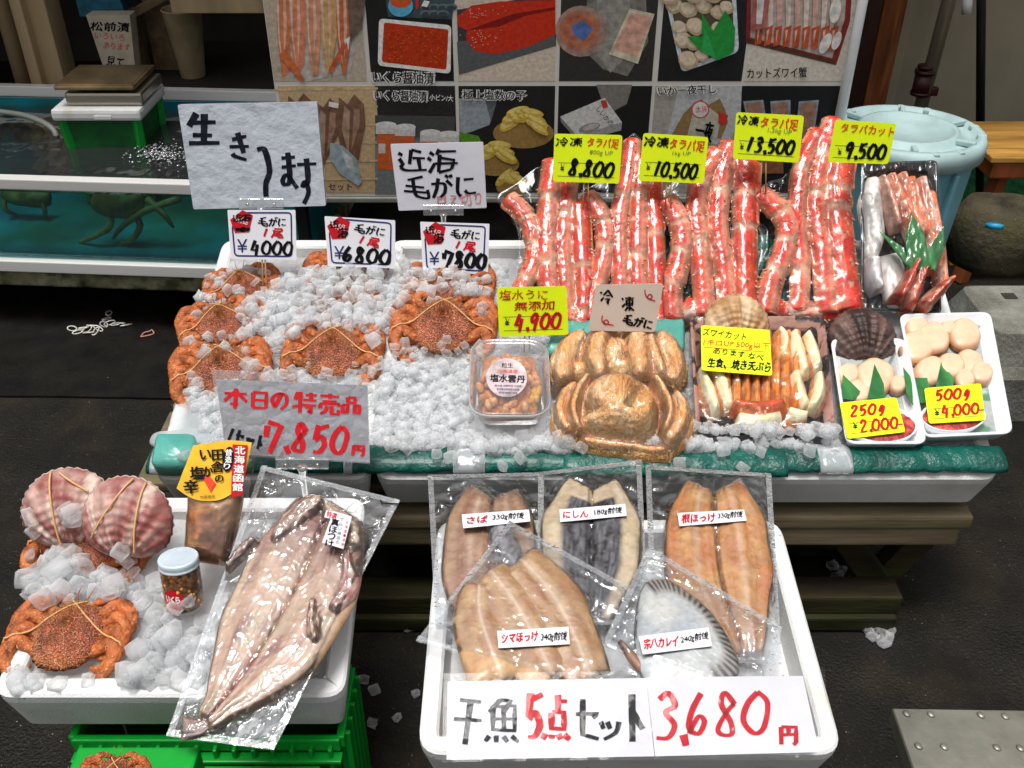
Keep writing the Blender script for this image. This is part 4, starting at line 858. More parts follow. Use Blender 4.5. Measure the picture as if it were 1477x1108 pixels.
# ================================================================ crab model
cl_a, cl_b, cl_c = (.40, .105, .055), (.42, .095, .028), (.56, .19, .055)
def crab_parts(t, seed=0, spread=1.0):
    """hairy crab, one unit = width across the folded legs"""
    e = t.e; mbs = []
    half = [(0, .335), (.05, .345), (.10, .315), (.15, .30), (.20, .265), (.245, .20), (.285, .11), (.30, .02), (.28, -.08), (.235, -.17), (.17, -.24), (.08, -.275), (0, -.285)]
    out = crc([(x, y) for x, y in half]+[(-x, y) for x, y in half[-2:0:-1]], 84)
    out = [(x*(1+.035*((i % 3) == 0)), y*(1+.035*((i % 3) == 0))) for i, (x, y) in enumerate(out)]
    def dp(x, y, r, u): return (.012*N(x*9, y*9, seed)+.02*math.exp(-((abs(x)-.13)**2+(y-.02)**2)/.006)-.018*math.exp(-((abs(x)-.075)**2)/.0006)*(y < .1)*(r < .9)+.012*math.exp(-(x*x+(y-.08)**2)/.004))*(1-r**3)
    def cc(x, y, r, u): k = clamp(r**5*.9+.25*N(x*7, y*7, 2)); return lerp(cl_a, cl_b, clamp(k)) if y > -.2 else lerp(lerp(cl_a, cl_b, k), cl_c, .4)
    mb = MB(); mb.dome(out, .17, 14, 2.2, .62, .07, dp, cc, True); t.add('carapace', mb, CRAB); mbs.append(mb)
    mb = MB(); mb.dome(inset(out, -.01)[::-1] if area(out) < 0 else inset(out, -.008), -.06, 4, 2, .5, .075, None, cl_c); t.add('underside', mb, CLEG)
    for s in (-1, 1):
        for i in range(4):
            y0 = .24-.115*i; o = .012*i
            pts = [(s*.20, y0-.02, .06), (s*(.33+.01*i), y0+.07-.01*i, .12), (s*(.43-.005*i), y0+.02, .13), (s*(.475-.01*i), y0-.09, .10), (s*(.45-.02*i), y0-.19, .06), (s*(.36-.02*i), y0-.25, .03), (s*.24, y0-.27+.02*i, .02)]
            mb = MB(); mb.tube(pts, [.050, .064, .066, .062, .052, .038, .014], 10, 24, .9, disp=lambda u, a, q=i: .16*N(u*14, cos(a)*2, sin(a)*2+q+seed)-.22*math.exp(-((u-.36)/.025)**2)-.22*math.exp(-((u-.62)/.025)**2)-.2*math.exp(-((u-.82)/.025)**2), col=lambda u, a, q=i: lerp(cl_b, cl_c, clamp(.35+.5*N(u*9, a, q+seed)+.4*(u > .5)*.5)))
            t.add('leg', mb, CLEG); mbs.append(mb)
        mb = MB(); mb.tube([(s*.15, .20, .07), (s*.27, .30, .12), (s*.24, .37, .12), (s*.13, .36, .09), (s*.06, .32, .06)], [.05, .055, .05, .04, .015], 10, 18, .95, disp=lambda u, a: .2*N(u*16, cos(a)*2, sin(a)*2+s), col=lambda u, a: lerp(cl_b, cl_c, clamp(.4+.5*N(u*9, a, s)))); t.add('claw', mb, CLEG); mbs.append(mb)
        mb = MB(); mb.tube([(s*.03, .33, .11), (s*.055, .42, .13), (s*.06+.01, .50, .13)], [.008, .005, .002], 5, 6, col=cl_b); t.add('feeler', mb, CLEG)
    hair(t, mbs[:1], 2200, .034, 'shell_bristles', BRIS, seed=3, zmin=.08, wid=.10)
    hair(t, mbs[1:], 4500, .045, 'leg_bristles', BRIS, seed=5, zmin=.03, wid=.09)
    tr = bvh(mbs)
    def surf(x, y):
        r = tr.ray_cast(Vector((x, y, 1)), Vector((0, 0, -1))); return (r[0].z if r[0] is not None else .05)
    for s in (-1, 1):
        pts = []
        for k in range(19):
            u = k/18; x = s*(-.07+.55*u); y = .34-.42*u-.05*sin(pi*u)
            pts.append((x, y, surf(x, y)))
        pts = [(x, y, max(z, (pts[max(i-1, 0)][2]+pts[min(i+1, 18)][2])/2)+.012) for i, (x, y, z) in enumerate(pts)]
        pts.append((s*.49, -.10, .03)); mb = MB(); mb.tube(pts, .0075, 6, 30, 1); t.add('rubber_band', mb, BAND)
    return t
def crabmat(pl, px, py, W, rot, lift, ax=0, ay=0):
    p = pl.hit(px, py, lift); m = pl.mat(p) @ Matrix.Rotation(radians(rot), 4, 'Z') @ Matrix.Rotation(radians(ax), 4, 'X') @ Matrix.Rotation(radians(ay), 4, 'Y') @ Matrix.Scale(W, 4); return m
# FL plane and boxes
FF, FB = atD(738, 1085, 1.30), atD(738, 745, 1.601)
tF = math.degrees(atan2(FB.z-FF.z, FB.y-FF.y)); FP = Plane(FF, 90-tF)
c0 = T('hairy_crab', 'whole hairy crab bound with rubber bands in the front left foam box, nearest the camera', 'crab', FP, (98, 925), group='hairy crabs'); crab_parts(c0)
c0.e.matrix_world = crabmat(FP, 103, 930, .176, -2, -.016)
CR_ = [(FP, 136, 800, .195, -8, -.03, 'hairy crab half buried in ice below the two scallop shells'),
 (MP, 352, 424, .150, 14, -.012, 'hairy crab at the back left of the stall under the ¥4000 tag'),
 (MP, 322, 478, .165, 16, -.006, 'hairy crab at the left edge of the stall, second from the back'),
 (MP, 322, 545, .185, 10, -.006, 'pale hairy crab peeking out behind the clear top of the ¥7,850 sign'),
 (MP, 498, 406, .168, 0, -.012, 'hairy crab at the back heaped with ice under the ¥6800 tag'),
 (MP, 488, 448, .160, 0, -.012, 'hairy crab nearly buried in ice in the middle of the left box'),
 (MP, 481, 520, .190, 0, -.004, 'dark red hairy crab in the middle of the stall just above the ¥7,850 sign'),
 (MP, 648, 426, .182, 0, -.008, 'ice covered hairy crab at the back under the ¥7800 tag'),
 (MP, 640, 482, .205, -2, -.002, 'largest hairy crab of the stall, left of the yellow ¥4,900 tag')]
for pl, x, y, W, rot, lf, lb in CR_: copy_thing(c0.e, lb, crabmat(pl, x, y, W, rot, lf, 6 if pl is MP else 0))
# ================================================================ cling filmed frozen crabs
fz_a, fz_b, fz_c = (.82, .33, .08), (.94, .60, .24), (.92, .52, .32)
def frozen(label, back, lobes, lift, ctr, hb, film_out):
    t = T('frozen_crab', label, 'frozen crab', MP, ctr, lift=lift, group='cling filmed frozen hairy crabs'); mbs = []
    if back:
        P = crc(t.P(back), 60); y0 = min(p[1] for p in P); y1 = max(p[1] for p in P)
        mb = MB(); mb.dome(P, hb, 14, 2.2, .55, .005, lambda x, y, r, u: (.006*N(x*30, y*30, 1)-.020*abs(sin(3.1*atan2(x, y-y0+.02)+.5))**7*(y > y0+.3*(y1-y0)))*(1-r**4), lambda x, y, r, u: lerp(fz_a, fz_b, clamp(.35*(1-(y-y0)/(y1-y0))*2.2-.1+.5*N(x*25, y*25, 4)))); t.add('carapace', mb, FROZ); mbs.append(mb)
    for (path, hw, hh) in lobes:
        mb = MB(); s = random.random()*9
        mb.strip(path, hw, t.L, hh, 22, 12, .0, .5, lambda a, b: .003*N(a*6, b*3, s)-.006*(abs(b) < .12)*0, lambda a, b: lerp(lerp(fz_a, fz_b, clamp(.3+.6*N(a*4, b*2, s))), fz_c, clamp(.5*(1-abs(b))*N(a*3, s)+.2))); t.add('leg', mb, FROZ); mbs.append(mb)
    hair(t, mbs[-2:], 900, .0065, 'fur', FUR, seed=int(hb*1000), wid=.07, zmin=.008)
    g = polargrid(crc(t.P(film_out), 120), 34); fm = film(g, mbs, True, 3, .0, .0018, .0034, 60, wf=.002, seed=hb*9, amp_flat=.9, radial=(g[-1][0][0], g[-1][0][1]-.03, 13)); t.add('cling_film', fm, FILMC); return t
frozen('upper of two cling filmed frozen crabs, legs fanned upward, by the beige card', [(815, 560), (975, 560), (980, 520), (935, 492), (870, 490), (815, 515)],
 [([(815, 570), (812, 540), (828, 509), (845, 500)], [16, 25, 22, 10], .045), ([(868, 575), (858, 535), (868, 500), (885, 486)], [14, 24, 22, 12], .060), ([(920, 575), (918, 535), (915, 502), (905, 486)], [16, 28, 25, 12], .062), ([(962, 575), (970, 545), (958, 515), (942, 500)], [14, 23, 22, 10], .048), ([(955, 570), (940, 530), (930, 500), (922, 492)], [12, 16, 14, 8], .055)],
 .012, (890, 575), .045, [(800, 585), (799, 535), (815, 502), (848, 492), (880, 482), (925, 484), (950, 498), (980, 515), (986, 545), (978, 578), (890, 590)])
frozen('lower of two cling filmed frozen crabs, orange brown with shaggy front edge', [(832, 640), (830, 592), (855, 562), (900, 555), (940, 574), (952, 612), (940, 650), (890, 656)],
 [([(820, 648), (806, 618), (814, 590), (832, 572)], [8, 13, 13, 6], .052), ([(836, 652), (824, 620), (834, 588), (850, 566)], [8, 12, 12, 6], .066), ([(950, 656), (962, 622), (950, 590), (935, 568)], [8, 12, 12, 6], .066), ([(952, 664), (976, 632), (978, 606), (965, 590)], [14, 22, 16, 8], .058), ([(968, 660), (988, 628), (985, 600)], [8, 12, 6], .045), ([(818, 645), (860, 652), (905, 658)], [6, 10, 8], .034), ([(885, 655), (925, 662), (965, 666)], [6, 10, 6], .036)],
 .020, (890, 640), .078, [(797, 610), (806, 576), (845, 556), (890, 549), (930, 552), (965, 570), (992, 592), (992, 630), (968, 668), (900, 664), (835, 655), (803, 638)])
# ================================================================ king crab leg packs
KO = MP.hit(738, 462, .01); KP = Plane(KO, 51)
t = T('green_rack', 'green wrapped sloping board holding up the king crab leg packs', 'rack', KP, (985, 462)); mb = MB(); q = t.P([(745, 470), (1232, 470), (1215, 335), (760, 335)]); mb.prism(q, -.03, -.008, .003); t.add('board', mb, VINYL, False)
kr_e, kr_c, kr_w, kr_o = (.84, .34, .18), (.70, .012, .004), (.88, .46, .30), (.80, .085, .008)
def kleg(t, path, rw, joints=(), sd=0, z=.012, flat=.8, redder=0, name='leg', wside=0):
    mb = MB(); m = t.mpp(*path[0]); n = len(path); L_ = [(*t.L(*p), z+rw*m*flat*.7) for p in path]
    def rad(k):
        u = k/11; r = rw*(.98-.12*u if len(path) > 3 else .9)*m*(1+.05*N(u*5, sd)); 
        for j in joints: r *= 1-.16*math.exp(-((u-j)/.014)**2)+.12*math.exp(-(((u-j)+.035)/.025)**2)
        return r*(.55 if u < .02 else 1)
    rd = [rad(k/3) for k in range(34)]
    def col(u, a):
        s_ = abs(cos(a)); k = sm(s_, .62, .97)*.75 + .28*N(u*11, cos(a)*2, sin(a)*2+sd)
        jj = max([math.exp(-((u-j)/.022)**2) for j in joints] or [0]); c = lerp(kr_c, kr_o, clamp(.3+N(u*7, a, sd+5))*.8); c = lerp(c, kr_e, clamp(k)); c = lerp(c, kr_w, clamp(jj*1.0+sm(s_, .8, 1)*.3+(wside*cos(a) > .35)*.55)); return c
    mb.tube(L_, rd, 16, 56, flat, disp=lambda u, a: .10*abs(cos(a))**6+.03*N(u*18, cos(a)*2, sin(a)*2+sd), col=col); leg = t.add(name, mb, KING)
    sp = MB(); rs = random.Random(int(sd*10)); Q = cr(L_, 40); tot = len(path)*9
    for k in range(tot):
        i = rs.randrange(2, 38); p = Vector(Q[i]); d = (Vector(Q[i+1])-Vector(Q[i-1])).normalized(); x = d.cross(Vector((0, 0, 1))).normalized(); a = rs.choice([rs.uniform(.1, .7), rs.uniform(2.4, 3.0), rs.uniform(.3, 2.8)]); r_ = interp(rd, i/39)
        o = x*(cos(a)*r_*1.02)+Vector((0, 0, 1))*(sin(a)*r_*flat); q = p+o; nn = (x*cos(a)+Vector((0, 0, 1))*sin(a)+d*rs.uniform(.3, .9)).normalized(); h = rs.uniform(.004, .0075); s1 = nn.cross(d).normalized()*.0024; s2 = nn.cross(s1).normalized()*.0024
        sp.add([q+s1, q+s2, q-s1, q-s2, q+nn*h], [(0, 1, 4), (1, 2, 4), (2, 3, 4), (3, 0, 4)], rs.choice([(.80, .42, .26), (.72, .20, .08), (.84, .60, .42)]))
    so = t.add('spines', sp, KING, False, leg); so['kind'] = 'stuff'; return mb
packs = [
 ('leftmost king crab leg pack, pinkish red, below the ¥8,800 tag', (795, 470), [(718, 288), (745, 265), (785, 238), (838, 248), (848, 300), (852, 400), (848, 482), (800, 478), (742, 472), (745, 400), (748, 340)],
  [([(730, 293), (752, 312), (768, 340), (770, 385), (752, 425), (748, 470)], 15, (.28, .48, .72)), ([(800, 238), (792, 300), (788, 370), (796, 470)], 17, (.30, .72)), ([(822, 236), (815, 310), (812, 380), (818, 470)], 15, (.35,)), ([(835, 300), (838, 360), (842, 420), (838, 478)], 16, (.5, .85)), ([(770, 330), (790, 340), (815, 345), (835, 340)], 0, ())]),
 ('second king crab leg pack from the left, below the ¥10,500 tag', (900, 470), [(838, 280), (862, 262), (905, 200), (922, 198), (945, 240), (955, 320), (958, 430), (950, 482), (898, 480), (845, 474), (848, 400), (850, 340)],
  [([(842, 288), (862, 312), (872, 342), (868, 385), (855, 430), (850, 472)], 15, (.30, .5, .75)), ([(912, 208), (903, 270), (892, 320), (893, 390), (898, 470)], 14, (.35,)), ([(925, 235), (920, 310), (918, 390), (922, 470)], 15, (.25, .6)), ([(938, 262), (942, 330), (945, 400), (948, 475)], 14, (.4,))]),
 ('third king crab leg pack from the left, below the ¥13,500 tag', (1015, 466), [(945, 290), (965, 268), (1025, 212), (1050, 208), (1080, 245), (1085, 320), (1088, 420), (1080, 468), (1015, 474), (955, 476), (950, 400), (952, 340)],
  [([(955, 295), (972, 318), (982, 350), (976, 390), (966, 425), (968, 468)], 17, (.28, .5, .75)), ([(1036, 225), (1012, 262), (1002, 310), (1008, 380), (1014, 462)], 16, (.3, .66)), ([(1052, 212), (1038, 265), (1032, 330), (1042, 400), (1046, 462)], 16, (.32,)), ([(1074, 240), (1072, 300), (1070, 370), (1072, 458)], 19, (.28, .52)), ([(985, 440), (1015, 452), (1050, 455), (1075, 452)], 9, ())]),
 ('largest and rightmost king crab leg pack, between the ¥13,500 and ¥9,500 tags', (1155, 466), [(1078, 282), (1110, 262), (1135, 250), (1165, 195), (1197, 172), (1222, 200), (1226, 300), (1240, 400), (1238, 462), (1160, 474), (1090, 466), (1092, 400), (1098, 345), (1082, 310)],
  [([(1086, 288), (1112, 305), (1132, 335), (1126, 375), (1108, 415), (1100, 458)], 18, (.28, .5, .72)), ([(1180, 196), (1155, 245), (1146, 310), (1150, 380), (1148, 455)], 15, (.28, .8)), ([(1200, 180), (1182, 240), (1174, 300), (1182, 380), (1188, 458)], 17, (.22, .45)), ([(1212, 225), (1202, 290), (1208, 370), (1220, 455)], 21, (.30, .42)), ([(1090, 420), (1112, 440), (1130, 460)], 12, ()), ([(1128, 455), (1160, 460), (1200, 458), (1225, 452)], 11, ())])]
for i, (lb, base, out, legs) in enumerate(packs):
    t = T('crab_leg_pack', lb, 'crab leg pack', KP, base, group='king crab leg packs'); mbs = []
    for j, (pth, rw, jt) in enumerate(legs):
        if rw: mbs.append(kleg(t, pth, rw, jt, i*7+j*3.1, wside=-1 if j in (0, 1, 2) else 0, name='leg' if len(pth) > 3 else 'joint_end', flat=.62))
    body = MB(); bp = crc(t.P([(out[-4][0]+8 if 0 else base[0]-50, base[1]-22), (base[0], base[1]-32), (base[0]+48, base[1]-22), (base[0]+50, base[1]+3), (base[0], base[1]+8), (base[0]-50, base[1]+3)]), 40)
    body.dome(bp, .030, 8, 2, .5, 0, lambda x, y, r, u: .006*N(x*60, y*60, i)*(1-r), lambda x, y, r, u: lerp((.74, .50, .40), (.55, .08, .02), clamp(.5+1.3*N(x*30, y*60, i)-.25))); t.add('shoulder', body, KING); mbs.append(body)
    g = polargrid(crc(t.P(out), 170), 50); fm = film(g, mbs, True, 14, .0, .0016, .0010, 60, wf=.0045, seed=i*3.3, amp_flat=.9); t.add('cling_film', fm, FILM)
# ================================================================ cut crab tray, upper right
TRB = M('black_tray_plastic', (.018, .018, .02), .3, .5, var=.1, coat=.3)
MEAT = M('white_crab_meat', (.76, .70, .66), .35, .4, var=.1, vs=60, vcol=True, bump=.5, bs=160, bd=.003, streak=(1, .2, 1), sss=.1)
LEAF = M('bamboo_leaf_green', (.015, .16, .03), .4, .4, var=.2, vs=40, bump=.4, bs=90, bd=.001, streak=(1, .1, 1), col2=(.04, .24, .05), c2s=20)
def tray(t, q, depth, wall, m, mrim=None, r=.012, name='tray_base'):
    P = t.P(q); P = P[::-1] if area(P) < 0 else P; o = rpoly(P, r, 5); i1 = inset(o, wall*.4); i2 = inset(o, wall); b = inset(o, wall*.8); mb = MB(); rg = lambda p, z: [(x, y, z) for x, y in p]
    mb.loft([rg(b, 0), rg(inset(o, wall*.3), depth*.7), rg(o, depth-.002), rg(inset(o, .0008), depth), rg(i1, depth), rg(i2, depth*.25)], True, True); t.add(name, mb, m, True); return mb, o
t = T('cut_crab_tray', 'black tray of cut king crab with green leaves under the ¥9,500 tag', 'food tray', Plane(MP.hit(1300, 462, .012), 50), (1300, 462)); mbs = []
mb, o = tray(t, [(1236, 452), (1352, 458), (1346, 238), (1238, 242)], .022, .012, TRB); mbs.append(mb)
def mpiece(path, hw, hh, col, z=.006, m=MEAT, name='crab_piece', jn=()):
    mb = MB(); sd = path[0][0]*.37; mb.strip(path, hw, t.L, hh, 20, 10, z, .5, lambda a, b: .0015*N(a*9, b*3, sd), (lambda a, b: lerp(col[0], col[1], clamp(.5+1.1*N(a*8, b*2.5, sd)+(abs(b)-.6)*.8))) if isinstance(col, tuple) and isinstance(col[0], tuple) else col); t.add(name, mb, m); mbs.append(mb)
WM = ((.88, .82, .76), (.92, .89, .87)); RM = ((.86, .20, .06), (.92, .62, .50)); PM = ((.88, .44, .32), (.9, .6, .5))
mpiece([(1258, 260), (1252, 300), (1258, 345), (1250, 380)], [8, 18, 15, 10], .03, WM); mpiece([(1252, 378), (1254, 405), (1262, 428)], [12, 15, 10], .04, ((.80, .74, .74), (.86, .84, .84)))
mpiece([(1278, 370), (1285, 400), (1290, 430), (1300, 445)], [16, 20, 18, 14], .025, WM)
for k, pth in enumerate(([(1262, 262), (1275, 295), (1288, 340)], [(1276, 258), (1292, 300), (1312, 350)], [(1292, 256), (1306, 300), (1324, 356)], [(1304, 262), (1318, 310), (1334, 352)], [(1320, 262), (1332, 310), (1342, 350)], [(1332, 280), (1342, 330), (1350, 400), (1352, 428)], [(1318, 330), (1332, 350), (1340, 400)])): mpiece(pth, [6, 10, 8], .040, RM if k not in (0, 4) else PM, m=KING)
for k, pth in enumerate(([(1282, 445), (1298, 415), (1312, 385)], [(1298, 456), (1312, 420), (1322, 398)], [(1318, 456), (1342, 430), (1362, 412)])): mpiece(pth, [12, 10, 4], .058, ((.62, .04, .01), (.74, .42, .30)), m=KING, name='claw_tip')
for pth in ([(1256, 349), (1262, 357), (1288, 390), (1298, 402), (1290, 372)], [(1296, 402), (1292, 360), (1300, 322), (1318, 350), (1328, 398), (1304, 405)], [(1328, 402), (1324, 375), (1346, 340), (1348, 370), (1334, 405)]):
    mb = MB(); P = t.P(pth); P = P[::-1] if area(P) < 0 else P; mb.prism([(x, y) for x, y in P], .049, .0505); t.add('leaf', mb, LEAF, False); mbs.append(mb)
q = t.P([(1236, 454), (1354, 460), (1348, 236), (1236, 240)]); fm = film(quadgrid(q, 70, 120), mbs, False, 30, .0225, .0015, .003, 60, an=(1.4, .5), edge=2, seed=4); t.add('cling_film', fm, FILM)
# scallop shells -------------------------------------------------
SHELL = M('scallop_shell', (.4, .2, .17), .45, .4, var=.18, vs=60, vcol=True, bump=.5, bs=120, bd=.002)
def shell(label, pl, cx_, cy_, r, rot, lift, thick, c_dark, c_light, tiltx=0, grp=None, stripes=5, bands=None, lfx=0):
    t = T('scallop_shell', label, 'scallop', pl, (cx_, cy_), lift=lift, group=grp); rm = r*t.mpp(cx_, cy_); mb = MB(); n = 96
    # fan: hinge at (0,-.8)
    out = []
    for k in range(n):
        a = 2*pi*k/n; rr = 1.0
        if sin(a) < -.55: rr = 1-.22*abs(sin((a-1.5*pi)))**0*(1-abs(cos(a)))*1.2
        rr *= 1+.018*cos(34*a)*(sin(a) > -.6); out.append((cos(a)*rm*rr, sin(a)*rm*rr*.96))
    hx, hy = 0, -.80*rm
    def fan(x, y): return atan2(x-hx, y-hy+.12*rm), hypot(x-hx, y-hy+.12*rm)/rm
    def dp(x, y, rr, u): a, d = fan(x, y); return (.012*rm/.08*cos(a*26)*.20+.0010*sin(d*34+3*N(a*2, 1)))*clamp((1-rr)*6)*(d > .15)
    sd = cx_*.01
    def cc(x, y, rr, u):
        a, d = fan(x, y); k = clamp(.35+1.4*N(a*stripes, d*1.2, sd)+.25*sin(d*22+N(a*3, sd)*3)); k = max(k*.55, sm(N(a*stripes*1.3+3, d*.6, sd+2), .12, .34)); return lerp(c_dark, c_light, clamp(k))
    mb.dome(out, thick, 26, 2.0, .6, 0, dp, cc); t.add('upper_shell', mb, SHELL)
    mb = MB(); mb.dome([(x*1.02, y*1.02) for x, y in out], -thick*.5, 6, 2, .5, .001, None, lerp(c_light, c_dark, .2)); t.add('lower_shell', mb, SHELL)
    mb = MB(); mb.box((0, -.86*rm, -.004), (.45*rm, .12*rm, thick*.3), .003, col=lerp(c_dark, c_light, .4)); t.add('hinge', mb, SHELL)
    t.e.matrix_world = pl.mat(pl.hit(cx_, cy_, lift)) @ Matrix.Rotation(radians(rot), 4, 'Z') @ Matrix.Rotation(radians(tiltx), 4, 'X')
    for b in bands or []:
        mb = MB(); pts = []
        for k in range(15):
            u = k/14; x = lerp(b[0], b[1], u)
            q_ = hypot(x[0], x[1]); pts.append((x[0]*rm, x[1]*rm, thick*max(0, 1-q_**2)**.6+.003))
        mb.tube(pts, .0016, 6, 24); t.add('rubber_band', mb, BAND)
    return t
shell('pale tan scallop shell standing behind the cut snow crab tray', MP, 1062, 470, 47, 0, .035, .03, (.38, .20, .08), (.66, .47, .28), 38, stripes=6)
shell('dark purple brown scallop shell between the snow crab tray and scallop packs', MP, 1243, 492, 50, 0, .03, .03, (.035, .018, .016), (.15, .085, .07), 30, stripes=4)
# snow crab tray ---------------------------------------------------
TRP = M('marbled_tray', (.45, .24, .19), .35, .5, var=.2, vs=30, col2=(.035, .025, .025), c2s=26, c2=(.52, .60), bump=.2, bs=60)
t = T('snow_crab_tray', 'cling filmed tray of cut snow crab legs and cream claw halves', 'food tray', MP, (1095, 636), lift=.012); mbs = []
mb, o = tray(t, [(1000, 632), (1201, 637), (1184, 470), (992, 470)], .028, .012, TRP); mbs.append(mb)
mb = MB(); mb.prism(inset(o, .022), .008, .0095); t.add('black_liner', mb, TRB, False)
YM = ((.88, .78, .46), (.92, .88, .66)); OM = ((.80, .22, .03), (.88, .52, .20))
for k in range(8):
    x = 1046+k*14; mpiece([(x, 603), (x-1, 560), (x+1, 520), (x+2, 488)], [6.8, 7.2, 7.2, 6], .034, OM, m=KING, name='crab_leg_piece')
mpiece([(1050, 600), (1085, 605), (1130, 600)], [9, 12, 10], .040, ((.6, .07, .01), (.72, .2, .05)), m=KING); mpiece([(1058, 614), (1090, 620), (1125, 612)], [8, 12, 8], .03, YM)
for pth, hw in (([(1006, 545), (1018, 575), (1030, 612)], [3, 10, 7]), ([(1024, 540), (1040, 570), (1048, 605)], [4, 10, 6]), ([(1140, 492), (1146, 520), (1158, 556)], [7, 11, 6]), ([(1158, 494), (1168, 520), (1176, 548)], [6, 9, 6]), ([(1142, 550), (1148, 580), (1158, 602)], [8, 10, 6]), ([(1176, 552), (1176, 580), (1166, 606)], [6, 10, 7]), ([(1130, 610), (1145, 614), (1160, 616)], [8, 9, 5]), ([(1118, 490), (1128, 505), (1124, 530)], [5, 7, 5])):
    mpiece(pth, [w_*1.45 for w_ in hw], .030, ((.72, .22, .08), (.80, .5, .3)), name='claw_rim', m=KING); mpiece(pth, [w_*1.22 for w_ in hw], .036, YM, name='claw_half')
q = t.P([(998, 636), (1204, 641), (1186, 466), (990, 466)]); fm = film(quadgrid(q, 90, 80), mbs, False, 30, .026, .0015, .0032, 50, seed=8, an=(.7, 1.2)); t.add('cling_film', fm, FILM)
mb = MB(); mb.tube([(*t.L(1098, 612), .04), (*t.L(1096, 640), .008)], .0022, 6, 4); t.add('skewer', mb, STICK)
# scallop meat packs -----------------------------------------------
SCM = M('scallop_meat', (.80, .55, .36), .35, .5, var=.08, vs=40, vcol=True, bump=.25, bs=90, bd=.002, sss=.15, sssr=(.012, .006, .004))
DIP = M('red_dish', (.40, .008, .012), .3, .5, var=.3, vs=60, bump=.7, bs=120, bd=.004, col2=(.7, .08, .05), c2s=60)
GLN = M('pale_liner', (.42, .46, .44), .35, .5, var=.2, vs=30, col2=(.10, .24, .16), c2s=14, c2=(.55, .62), bump=.5, bs=80)
def scpack(label, q, sc_, leaves, dish, fq):
    t = T('scallop_pack', label, 'scallop pack', MP, (sum(a for a, b in q)/4, q[0][1]), lift=.014, group='scallop packs'); mbs = []
    mb, o = tray(t, q, .030, .014, PLW, r=.02); mbs.append(mb)
    base = MB(); base.prism(inset(o, .02), .007, .0085); t.add('liner_sheet', base, GLN, False)
    for x, y, r in sc_:
        mb = MB(); P = t.P(ell(x, y, r, r*.92, 0, 30, .12, x)); P = P[::-1] if area(P) < 0 else P; mb.dome(P, .0165, 12, 5, .5, .0085+.0055*((x*7) % 4)/3, None, lambda a, b, r, u: lerp((.86, .62, .42), (.58, .28, .13), sm(r, .70, 1))); t.add('scallop', mb, SCM); mbs.append(mb)
    for pth in leaves:
        mb = MB(); P = t.P(pth); P = P[::-1] if area(P) < 0 else P; mb.prism(P, .0285, .0295); t.add('leaf', mb, LEAF, False)
    x, y, rx, ry = dish; P = t.P(ell(x, y, rx, ry, 0, 40)); P = P[::-1] if area(P) < 0 else P; mb = MB(); rg = lambda p, z: [(a, b, z) for a, b in p]
    mb.loft([rg(inset(P, .006), .009), rg(P, .030), rg(inset(P, .003), .0305), rg(inset(P, .005), .024)], True, True); dsh = t.add('dish', mb, PLW)
    mb = MB(); mb.dome(inset(P, .005), .0035, 8, 2, .5, .0245, lambda a, b, r, u: .0015*N(a*150, b*150)); t.add('red_topping', mb, DIP, True, dsh); mbs.append(mb)
    fm = film(quadgrid(t.P(fq), 60, 60), mbs, False, 40, .0305, .001, .0012, 55, seed=x, edge=2); t.add('cling_film', fm, FILM)
    return t
SP1 = scpack('smaller scallop pack marked 250g in a white tray', [(1214, 655), (1330, 655), (1300, 503), (1192, 503)], [(1220, 548, 18), (1258, 552, 30), (1236, 572, 20), (1290, 565, 14)], [[(1255, 540), (1268, 568), (1270, 590), (1245, 590)], [(1210, 555), (1235, 580), (1225, 592), (1208, 590)]], (1268, 628, 50, 26), [(1214, 654), (1329, 654), (1299, 504), (1193, 504)])
SP2 = scpack('larger scallop pack marked 500g in a white tray at the right end', [(1324, 646), (1453, 640), (1421, 465), (1290, 468)], [(1318, 510, 26), (1342, 498, 26), (1385, 492, 25), (1338, 545, 24), (1365, 540, 22), (1392, 532, 22), (1410, 548, 18), (1385, 558, 16), (1320, 480, 18), (1362, 484, 12)], [[(1350, 537), (1368, 560), (1366, 590), (1342, 575)], [(1310, 560), (1330, 560), (1338, 595), (1320, 596)], [(1296, 545), (1308, 560), (1310, 600), (1300, 580)]], (1367, 615, 47, 23), [(1324, 645), (1452, 639), (1420, 466), (1291, 469)])
# uni tub --------------------------------------------------------------
UNI = M('sea_urchin_orange', (.72, .28, .07), .4, .4, var=.25, vs=80, vcol=True, bump=1, bs=200, bd=.003, sss=.1)
t = T('sea_urchin_tub', 'clear square tub of orange sea urchin with a round label', 'tub', MP, (735, 620), lift=.012)
q = rpoly(t.P([(678, 622), (793, 622), (788, 513), (681, 513)]), .042, 8); q = q[::-1] if area(q) < 0 else q
mb = MB(); rg = lambda p, z: [(a, b, z) for a, b in p]
mb.loft([rg(inset(q, .014), 0), rg(inset(q, .012), .004), rg(inset(q, .003), .036), rg(q, .038), rg(q, .042)], True, False); t.add('tub', mb, TUB)
mb = MB(); mb.loft([rg(q, .0425), rg(inset(q, -.001), .044), rg(inset(q, .001), .048), rg(inset(q, .004), .0485), rg(inset(q, .007), .045), rg(inset(q, .012), .0445)], False, True); t.add('lid', mb, TUB)
mb = MB(); mb.loft([rg(inset(q, -.0015), .040), rg(inset(q, -.0022), .043), rg(inset(q, -.0008), .0455), rg(inset(q, .0015), .0455), rg(inset(q, .001), .041)], False, False); t.add('lid_rim', mb, film_mat('tub_rim', .4, .06, 1., (.9, .92, .95), .15, .1), True)
rn = random.Random(8)
